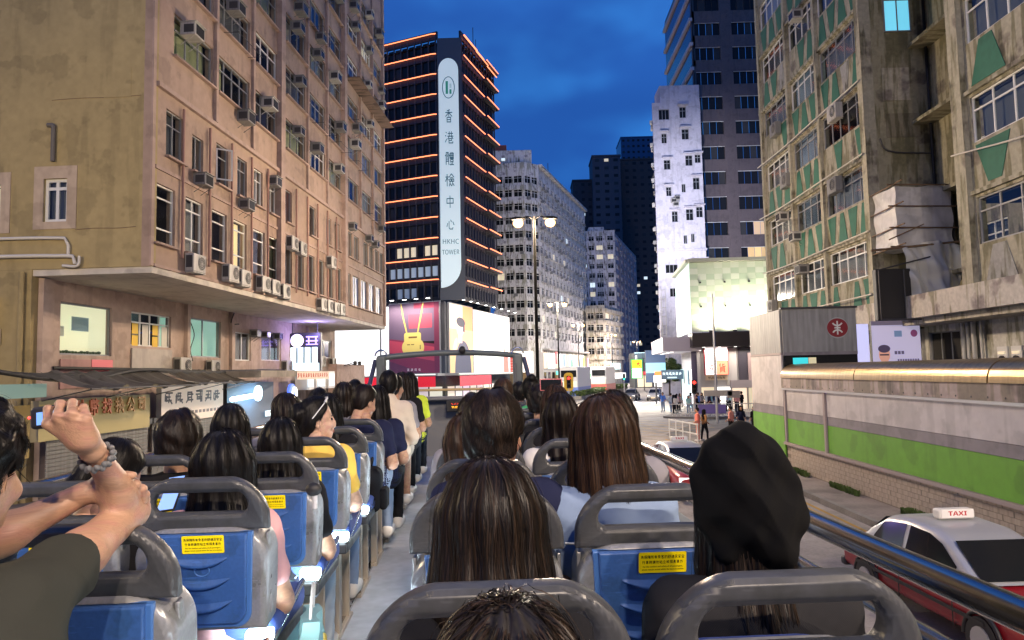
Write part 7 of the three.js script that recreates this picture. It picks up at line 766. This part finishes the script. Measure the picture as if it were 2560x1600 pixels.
// right side, nearest first
rider('person with brown hair at the very front edge, only the crown showing', 0.03, 0.72, 1.168, { hair: 'bob', tone: 'mixed', lod: 2, shirt: C.olive, noLegs: true });
rider('person with dark shoulder-length hair in the nearest right aisle seat', 0.03, 1.44, 1.222, { hairScale: 1.14, hair: 'bob', tone: 'mixed', lod: 2, shirt: C.black, pitch: -0.1 });
const beret = rider('person in a slouchy black beret with long brown hair', 0.535, 1.41, 1.27, { hair: 'long', hairScale: 0.94, tone: 'mixed', lod: 2, shirt: cloth(lin(0.02, 0.02, 0.022)), skin: skinB });
{ const f = (x, y, z) => { let d = ell(x, y, z, -0.004, 0.012, 0.035, 0.112, 0.146, 0.122); d = smin(d, ell(x, y, z, 0.022, -0.03, 0.078, 0.082, 0.088, 0.07), 0.05); const q = Math.atan2(x - 0.02, z); d += 0.004 * Math.sin(q * 6 + y * 30) * sstep(0.14, 0.0, y) + 0.0035 * Math.sin(y * 70 + x * 45 + z * 20) + 0.003 * Math.sin(x * 85 - y * 55); const kf = sstep(0.15, 0.06, y); d += kf * 0.007 * Math.abs(Math.sin(q * 3 + 0.8 + y * 7 + 0.6 * Math.sin(y * 20))) - 0.003 + 0.004 * Math.abs(Math.sin(y * 38 + x * 25 + Math.sin(x * 30) * 1.3)); return smax(d, -(y + 0.125 - 0.1 * x), 0.02); }; part('beret', meshField(f, [-0.16, -0.15, -0.13], [0.18, 0.19, 0.21], 0.005), cloth(lin(0.005, 0.005, 0.0053)), beret, beret.headMx); }
rider('person with tousled dark hair, ear showing, in the second right aisle seat', 0.07, 2.22, 1.345, { hair: 'mop', tone: 'mixed', lod: 2, yaw: -0.55, shirt: C.navy, skin: skinC });
const dn = rider('person with brown bob wearing a faded denim jacket', 0.41, 2.22, 1.32, { hairScale: 1.1, hair: 'bob', tone: 'brown', lod: 2, roll: 0.06, yaw: -0.1, jacket: true, shirt: C.denim }); { part('collar', muv(tube([[-0.1, 0.94, 0.02], [-0.085, 0.965, 0.08], [0, 0.97, 0.115], [0.085, 0.965, 0.08], [0.1, 0.94, 0.02]], 0.018, 24, 8)), cloth(lin(0.06, 0.1, 0.19)), dn); part('yoke_seam', tube([[-0.17, 0.84, 0.155], [0, 0.83, 0.175], [0.17, 0.84, 0.155]], 0.004, 16, 5), cloth(lin(0.35, 0.38, 0.42)), dn); }
rider('person with long dark hair leaning into the aisle in the third right row', 0.03, 2.95, 1.23, { hx: -0.07, hair: 'long', tone: 'brown', lod: 1, roll: 0.12, shirt: C.grey, yaw: 0.2 });
rider('person with dark hair by the rail just ahead of the denim jacket', 0.585, 2.95, 1.31, { hair: 'long', tone: 'mixed', lod: 1, shirt: C.grey });
const cl = rider('person with hair pinned up in a claw clip, right aisle', 0.0, 3.62, 1.3, { hair: 'clip', tone: 'dark', lod: 1, shirt: C.grey });
rider('person with smooth long dark hair beside the rail in the fourth row', 0.45, 3.66, 1.285, { hair: 'long', tone: 'dark', lod: 1, shirt: C.white });
rider('person with brown hair holding up a phone in the fifth right row', 0.52, 4.5, 1.31, { hair: 'long', tone: 'brown', lod: 1, shirt: C.black });
rider('person in green top with a small top bun', 0.52, 6.4, 1.36, { hair: 'bun', tone: 'black', lod: 1, shirt: C.green });
rider('person with short hair in the fifth right aisle seat', 0.08, 4.4, 1.3, { hair: 'short', tone: 'dark', lod: 0, shirt: C.black });
rider('person with cropped reddish brown hair near the windscreen', 0.24, 5.75, 1.36, { hair: 'short', tone: 'brown', lod: 0, shirt: C.black });
rider('person with dark hair right of the cropped head', 0.5, 5.4, 1.3, { hair: 'mop', tone: 'dark', lod: 0, shirt: C.black });
rider('person seated far ahead on the right under the windscreen', 0.5, 7.8, 1.3, { hair: 'short', tone: 'black', lod: 0, shirt: C.grey });
// left side, nearest first
rider('person with tied-back hair looking down at a phone by the left rail', -1.26, 2.52, 1.195, { hair: 'pony', tone: 'black', lod: 2, pitch: -0.5, yaw: -0.35, shirt: C.black, hz: -0.05 });
rider('person with long black hair in the second left aisle row', -0.87, 2.62, 1.21, { hairScale: 1.12, hair: 'long', tone: 'black', lod: 2, shirt: cloth(lin(0.6, 0.33, 0.33)), pants: C.teal });
rider('person with short wavy hair by the left rail', -1.29, 3.2, 1.265, { hair: 'mop', tone: 'dark', lod: 1, shirt: C.black });
rider('person with straight black bob by the left rail', -1.33, 3.98, 1.255, { hair: 'bob', tone: 'black', lod: 1, shirt: C.pink });
rider('person with long black hair in pale jeans, third left aisle row', -0.86, 3.34, 1.21, { hair: 'long', tone: 'black', lod: 1, pants: C.pale, shirt: C.black });
const prof = rider('person in a yellow top in profile with sunglasses pushed into pinned hair', -0.85, 4.06, 1.29, { hair: 'clip', tone: 'black', lod: 2, yaw: -1.15, pitch: 0.05, shirt: C.yellow, skin: skinB, face: true, pants: C.denim });
part('sunglasses', merge([tube([[0.095, 0.1, -0.03], [0.1, 0.02, 0.05]], 0.0035, 8, 6), tube([[-0.09, 0.1, -0.03], [-0.095, 0.03, 0.05]], 0.0035, 8, 6), tube([[-0.09, 0.105, -0.03], [0, 0.125, -0.065], [0.095, 0.105, -0.03]], 0.006, 16, 6)]), std(lin(0.55, 0.55, 0.55), 0.25), prof, prof.headMx);
rider('person in profile gazing left by the left rail', -1.24, 4.72, 1.29, { hair: 'bob', tone: 'dark', lod: 1, yaw: 1.2, shirt: C.grey, skin: skinB, face: true });
rider('person with long dark hair beside the short-haired face looking down', -0.95, 4.86, 1.28, { hair: 'long', tone: 'black', lod: 1, shirt: C.black, pants: C.denim });
rider('person in navy with short hair and head bowed, left aisle', -0.8, 5.5, 1.33, { hair: 'short', tone: 'dark', lod: 1, yaw: -0.7, pitch: -0.35, shirt: C.navy, pants: C.denim });
rider('person with black hair and a small shiny hairpin, left aisle', -0.76, 5.95, 1.31, { hair: 'bob', tone: 'black', lod: 1, yaw: -0.3, shirt: C.navy, pants: C.black });
rider('person in a loose cream shirt sitting taller than the rest', -0.72, 6.35, 1.44, { hair: 'short', tone: 'black', lod: 1, jacket: true, shirt: C.cream, shorts: true, pants: C.cream });
rider('person in grey ahead of the cream shirt', -0.74, 7.05, 1.41, { hair: 'short', tone: 'black', lod: 0, yaw: -0.5, shirt: C.grey, pants: C.black });
rider('person with long dark hair two rows beyond the cream shirt', -0.74, 7.8, 1.42, { hair: 'long', tone: 'dark', lod: 0, yaw: -0.4, shirt: C.black });
rider('person at the far left row end in a lime top', -0.72, 8.5, 1.42, { hair: 'bob', tone: 'black', lod: 0, yaw: -0.4, shirt: C.lime });
rider('person with black hair by the left rail ahead of the yellow top', -1.2, 5.6, 1.31, { hair: 'short', tone: 'black', lod: 0, shirt: C.black });
rider('person with dark hair beyond the profile by the left rail', -1.15, 6.4, 1.34, { hair: 'bob', tone: 'dark', lod: 0, shirt: C.grey });
rider('person seated far ahead along the left rail', -1.2, 7.3, 1.36, { hair: 'short', tone: 'black', lod: 0, shirt: C.grey });
// ---------- the person at the left edge with folded arms and a raised hand ----------
{
  const P = (x, y, f) => [x, y, -f], q = busPos(0, 0, 0);
  const shR = P(-0.81, 1.0, 1.33), elR = P(-0.776, 1.106, 1.675), wrR = P(-0.775, 1.258, 1.505), shL = P(-1.12, 1.0, 1.32), elL = P(-1.0, 1.06, 1.42), wrL = P(-0.842, 1.158, 1.6), lerp3 = (a, b, t) => a.map((v, i) => mixn(v, b[i], t));
  const trunk = [[P(-0.93, 0.6, 1.16), P(-0.93, 0.85, 1.22), 0.14, 0.14], [P(-1.05, 0.92, 1.27), P(-0.83, 0.92, 1.28), 0.11, 0.11], [shL, shR, 0.068, 0.068], [P(-0.93, 0.98, 1.27), P(-0.912, 1.16, 1.285), 0.062, 0.056]];
  const arms = [[shR, lerp3(shR, elR, 0.5), 0.05, 0.045], [lerp3(shR, elR, 0.5), elR, 0.045, 0.036], [elR, lerp3(elR, wrR, 0.35), 0.032, 0.033], [lerp3(elR, wrR, 0.35), wrR, 0.033, 0.022], [shL, elL, 0.055, 0.042], [elL, lerp3(elL, wrL, 0.4), 0.04, 0.037], [lerp3(elL, wrL, 0.4), wrL, 0.037, 0.025]];
  const body = limbMesh([...trunk, ...arms], 0.03, 0.011);
  // raised hand: palm, four fingers bent forward, thumb from the side of the palm
  const K = [[-0.834, 1.317, 1.45], [-0.809, 1.331, 1.44], [-0.783, 1.335, 1.44], [-0.76, 1.324, 1.45]].map((a) => P(...a)), m = [[-0.848, 1.345, 1.475], [-0.826, 1.356, 1.478], [-0.803, 1.357, 1.478], [-0.78, 1.346, 1.475]].map((a) => P(...a)), t = [[-0.874, 1.344, 1.515], [-0.852, 1.353, 1.515], [-0.828, 1.353, 1.515], [-0.804, 1.342, 1.51]].map((a) => P(...a));
  const hb = [[wrR, P(-0.783, 1.29, 1.475), 0.025, 0.026]]; K.forEach((k, i) => { hb.push([P(-0.79 + i * 0.006, 1.287, 1.472), k, 0.019, 0.0108]); }); const palmF = bones(hb, 0.018);
  const fing = K.map((k, i) => bones([[k, m[i], 0.0095, 0.0086], [m[i], t[i], 0.0084, 0.007]], 0.004)); const th = bones([[P(-0.785, 1.276, 1.49), P(-0.822, 1.291, 1.525), 0.016, 0.0115], [P(-0.822, 1.291, 1.525), P(-0.861, 1.31, 1.545), 0.011, 0.009]], 0.008);
  const handR = meshField((x, y, z) => { let d = 1e3; for (const f of fing) d = Math.min(d, f(x, y, z)); return smin(smin(palmF(x, y, z), d, 0.003), th(x, y, z), 0.006) + 0.0007 * Math.sin(y * 420 + x * 160) * sstep(1.31, 1.335, y); }, [-0.9, 1.22, -1.58], [-0.72, 1.385, -1.4], 0.0035);
  // the other hand lies across the raised arm
  const pl = [[wrL, P(-0.8, 1.172, 1.615), 0.025, 0.024]], kl = [[-0.772, 1.186, 1.61], [-0.768, 1.176, 1.632], [-0.768, 1.163, 1.652], [-0.772, 1.15, 1.668]].map((a) => P(...a)); kl.forEach((k) => pl.push([P(-0.806, 1.168, 1.622), k, 0.019, 0.012])); const palmL = bones(pl, 0.016);
  const el = [[-0.742, 1.172, 1.622], [-0.737, 1.158, 1.642], [-0.739, 1.143, 1.66], [-0.745, 1.13, 1.675]].map((a) => P(...a)), fl = kl.map((k, i) => bones([[k, el[i], 0.0105, 0.0092], [el[i], [el[i][0] - 0.004, el[i][1] - 0.03, el[i][2] - 0.014], 0.009, 0.0075]], 0.006)), thl = bones([[P(-0.812, 1.184, 1.6), P(-0.778, 1.196, 1.6), 0.015, 0.0115], [P(-0.778, 1.196, 1.6), P(-0.742, 1.193, 1.606), 0.0112, 0.0088]], 0.008);
  const handL = meshField((x, y, z) => { let d = 1e3; for (const f of fl) d = Math.min(d, f(x, y, z)); return smin(smin(palmL(x, y, z), d, 0.006), thl(x, y, z), 0.008); }, [-0.88, 1.08, -1.72], [-0.71, 1.235, -1.55], 0.0035);
  const hm = T(-0.893, 1.237, -1.3).multiply(new THREE.Matrix4().makeRotationFromEuler(new THREE.Euler(-0.05, -0.05, 0, 'YXZ'))), g = mergeGeometries([strip(body), strip(handR), strip(handL), strip(headG).applyMatrix4(hm)]);
  const b = single('person', g, skinA, 'person in a dark tee at the left edge, forearms crossed and one hand raised', 'person', q, BYAW, 'passengers on the open deck');
  const [mass, strands] = hairFor('curly', 'black', 2, 333), h = part('hair', mass, massM.black, b, hm); part('hair_strands', strands, hairM, h);
  const sl = lerp3(shR, elR, 0.36), sl2 = lerp3(shL, elL, 0.6); part('tee', limbMesh([trunk[0], trunk[1], trunk[2], [P(-0.93, 0.96, 1.26), P(-0.925, 1.03, 1.275), 0.085, 0.07], [shR, sl, 0.06, 0.054], [shL, sl2, 0.06, 0.058]], 0.03, 0.0095, wrinkle), C.olive, b);
  part('trousers', limbMesh([[P(-1.02, 0.56, 1.15), P(-0.84, 0.56, 1.15), 0.13, 0.13], [P(-1.03, 0.55, 1.2), P(-1.03, 0.55, 1.55), 0.09, 0.065], [P(-0.83, 0.55, 1.2), P(-0.83, 0.55, 1.55), 0.09, 0.065]], 0.03, 0.016), C.black, b);
  const d = V(...wrR).sub(V(...elR)).normalize(), wm = new THREE.Matrix4().makeRotationFromQuaternion(new THREE.Quaternion().setFromUnitVectors(V(0, 0, 1), d)).setPosition(...lerp3(elR, wrR, 0.9)); const br = []; for (let i = 0; i < 26; i++) { const a = i / 26 * 6.283; br.push(ball(0.0062, 0.0305 * Math.cos(a), 0.0305 * Math.sin(a), 0.004 * (i % 2 ? 1 : -1), 1, 1, 1.2, 7)); } br.push(new THREE.TorusGeometry(0.0295, 0.005, 6, 28)); part('bracelet', merge(br), std(lin(0.12, 0.12, 0.125), 0.6), b, wm);
  const ph = thing('phone', 'black camera with a glowing blue screen in the raised hand', 'camera', busPos(-0.878, 1.328, 1.535), BYAW); ph.rotation.set(-0.1, BYAW - 0.1, 0.12); part('case', rbox(0.075, 0.046, 0.022, 0.008), M.black, ph); part('screen', new THREE.PlaneGeometry(0.05, 0.026).translate(0.004, -0.003, 0.0118), glow(0.2, 0.42, 1, 0.9), ph); part('status_light', ball(0.003, -0.037, 0.002, 0.011, 1, 1, 0.6, 8), glow(1, 0.05, 0.05, 4), ph); part('lens_ring', new THREE.TorusGeometry(0.014, 0.004, 6, 16).translate(-0.01, 0, -0.013), M.darkMetal, ph);
}
// things carried on the deck
{ const p2 = thing('phone', 'lit phone held low by the person looking down', 'phone', busPos(-1.14, 0.97, 2.78), BYAW); p2.rotation.set(-0.7, BYAW - 0.3, 0); part('case', rbox(0.075, 0.15, 0.009, 0.004), M.black, p2); part('screen', new THREE.PlaneGeometry(0.068, 0.14).translate(0, 0, 0.0055), glow(0.25, 0.45, 1, 1.0), p2);
  const p3 = thing('phone', 'pink-cased phone raised above the heads on the right', 'phone', busPos(0.52, 1.31, 4.75), BYAW); part('case', rbox(0.15, 0.08, 0.01, 0.008), std(lin(0.6, 0.16, 0.16), 0.5), p3); part('screen', new THREE.PlaneGeometry(0.138, 0.068).translate(0, 0, 0.006), M.darkGlass, p3);
  const bag = thing('tote_bag', 'pale teal and yellow tote bag hanging beside the left aisle seat', 'bag', busPos(-0.6, 0.3, 2.68), BYAW + 0.15), bg = new THREE.BoxGeometry(0.08, 0.34, 0.3, 6, 8, 8), bp = bg.attributes.position; for (let i = 0; i < bp.count; i++) { const y = bp.getY(i), z = bp.getZ(i); bp.setX(i, bp.getX(i) * (1.3 - y * 2) + 0.012 * Math.sin(z * 30 + y * 20)); bp.setZ(i, z * (1.05 - y * 0.5)); } bg.computeVertexNormals(); bag.scale.setScalar(0.72); part('body', muv(bg.translate(0, 0.17, 0)), cloth(lin(0.25, 0.45, 0.45)), bag); part('stripe', rbox(0.115, 0.07, 0.29, 0.02, 0.012, 0.16, 0), cloth(lin(0.75, 0.55, 0.1)), bag); part('strap', tube([[0, 0.3, -0.1], [0.01, 0.46, -0.06], [0.01, 0.47, 0.05], [0, 0.3, 0.1]], 0.008, 20, 6), C.white, bag);
  const pouch = thing('leather_pouch', 'glossy brown leather pouch wedged beside a seat', 'pouch', busPos(-0.6, 0.62, 1.98), BYAW); part('body', ball(0.075, 0, 0, 0, 0.7, 0.9, 1, 10), std(lin(0.14, 0.045, 0.015), 0.22), pouch); part('flap', rbox(0.1, 0.012, 0.13, 0.005, 0, 0.05, 0).rotateZ(0.35), std(lin(0.16, 0.05, 0.018), 0.2), pouch);
  const jb = thing('backpack', 'black backpack on a lap in the left aisle row', 'backpack', busPos(-0.72, 0.48, 4.98), BYAW); part('body', rbox(0.17, 0.3, 0.22, 0.06, 0, 0.14, 0, 4), C.black, jb); part('pocket', rbox(0.05, 0.14, 0.16, 0.02, 0.1, 0.08, 0, 3), C.black, jb); part('strap', tube([[0, 0.28, -0.06], [0.02, 0.35, 0], [0, 0.28, 0.06]], 0.01, 14, 6), C.black, jb);
  const mic = thing('clip_fan', 'small black clip-on fan by the aisle seat', 'fan', busPos(-0.6, 0.98, 2.72), BYAW); part('head', ball(0.03, 0, 0, 0, 1, 0.85, 0.8, 12), M.black, mic); part('handle', cyl(0.009, 0.05, 0.005, -0.045, 0, 10), std(lin(0.5, 0.5, 0.52), 0.5), mic); }
// ---------- people on the pavements ----------
{
  const st = (a) => { const legs = [-1, 1].flatMap((s) => [[[s * 0.09, 0.9, 0], [s * 0.1, 0.48, -s * a * 0.5], 0.085, 0.058], [[s * 0.1, 0.48, -s * a * 0.5], [s * 0.1, 0.09, -s * a * 0.6 + 0.02], 0.055, 0.04]]), feet = [-1, 1].map((s) => [[s * 0.1, 0.05, -s * a * 0.6 + 0.03], [s * 0.12, 0.04, -s * a * 0.6 - 0.15], 0.045, 0.036]); const tr = [[[-0.07, 0.95, 0], [0.07, 0.95, 0], 0.115, 0.115], [[0, 1.0, 0], [0, 1.3, 0], 0.115, 0.12], [[-0.15, 1.38, 0.01], [0.15, 1.38, 0.01], 0.062, 0.062], [[0, 1.36, 0.01], [0, 1.5, 0.0], 0.055, 0.05]], ar = [-1, 1].flatMap((s) => [[[s * 0.18, 1.37, 0.01], [s * 0.23, 1.1, 0.03], 0.052, 0.042], [[s * 0.23, 1.1, 0.03], [s * 0.2, 0.95, -0.16], 0.04, 0.028], [[s * 0.2, 0.95, -0.16], [s * 0.18, 0.9, -0.22], 0.03, 0.02]]); return { legs, feet, tr, ar }; };
  const make = (a) => { const s = st(a), hd = strip(headG).translate(0, 1.6, -0.02), body = mergeGeometries([strip(limbMesh([...s.tr, ...s.ar, ...s.legs, ...s.feet], 0.03, 0.022)), hd]); const tee = limbMesh([...s.tr.slice(0, 3), ...s.ar.filter((_, i) => i % 3 === 0)], 0.03, 0.022, wrinkle), tro = limbMesh([s.tr[0], ...s.legs], 0.03, 0.022, wrinkle), sho = limbMesh(s.feet, 0.01, 0.016, (d) => d - 0.01); return { body, tee, tro, sho }; };
  const poses = [make(0), make(0.22)], R = rng(101), hs = ['short', 'bob', 'long', 'short'];
  const walker = (label, x, z, turn, h, top, bot, hair, tone, group, pose) => { const p = poses[pose], b = single('person', p.body, skinA, label, 'person', [x, 0.14, z], turn, group); b.scale.setScalar(h / 1.74); part('top', p.tee, top, b); part('trousers', p.tro, bot, b); part('shoes', p.sho, C.white, b); const [mass, strands] = hairFor(hair, tone, 0, 5), hm = T(0, 1.6, -0.02), q = part('hair', mass, massM[tone], b, hm); part('hair_strands', strands, hairM, q); return b; };
  walker('person in pink red top hugging a companion by the white railing', 8.75, -37.2, 1.2, 1.74, cloth(lin(0.7, 0.2, 0.16)), cloth(lin(0.65, 0.25, 0.2)), 'short', 'black', 'people waiting to cross', 0);
  walker('person in brown top and black shorts beside the pink red top', 9.15, -37.4, -1.3, 1.62, cloth(lin(0.3, 0.16, 0.07)), C.black, 'long', 'black', 'people waiting to cross', 1);
  [['person in coral shirt next to the traffic pole', 10.75, -38.2, cloth(lin(0.7, 0.3, 0.25))], ['person in a dark jacket in the waiting group', 11.4, -38.6, C.navy], ['shorter person in black in the waiting group', 11.95, -38.0, C.black], ['person in pale shirt at the back of the waiting group', 12.5, -39.4, C.white], ['person in mint top at the end of the waiting group', 13.9, -39.0, C.teal]].forEach(([l, x, z, m], i) => walker(l, x, z, R() * 6, 1.62 + 0.14 * R(), m, C.black, hs[i % 4], 'black', 'people waiting to cross', i % 2));
  const cols = [['blue', cloth(lin(0.08, 0.2, 0.6))], ['white', C.white], ['navy', C.navy], ['pale blue', C.pale], ['pink', C.pink], ['grey', C.grey], ['teal', C.teal], ['black', C.black]], where = ['at the kerb', 'near the banner', 'by the railing', 'under the canopy', 'beside the pole', 'before the shop window'];
  for (let i = 0; i < 24; i++) { const c = cols[i % 8], u = i / 25, x = 11.4 + u * 6.6 + R() * 0.8, z = -57.8 - R() * 5.5; walker(`person in ${c[0]} ${where[i % 6]} in the street corner crowd`, x, z, R() * 6.3, 1.58 + 0.2 * R(), c[1], i % 3 ? C.black : C.denim, hs[i % 4], 'black', 'crowd on the street corner', i % 2); }
}
scene.traverse((o) => { if (o.isMesh) { o.castShadow = true; o.receiveShadow = true; } });
renderer.render(scene, camera);
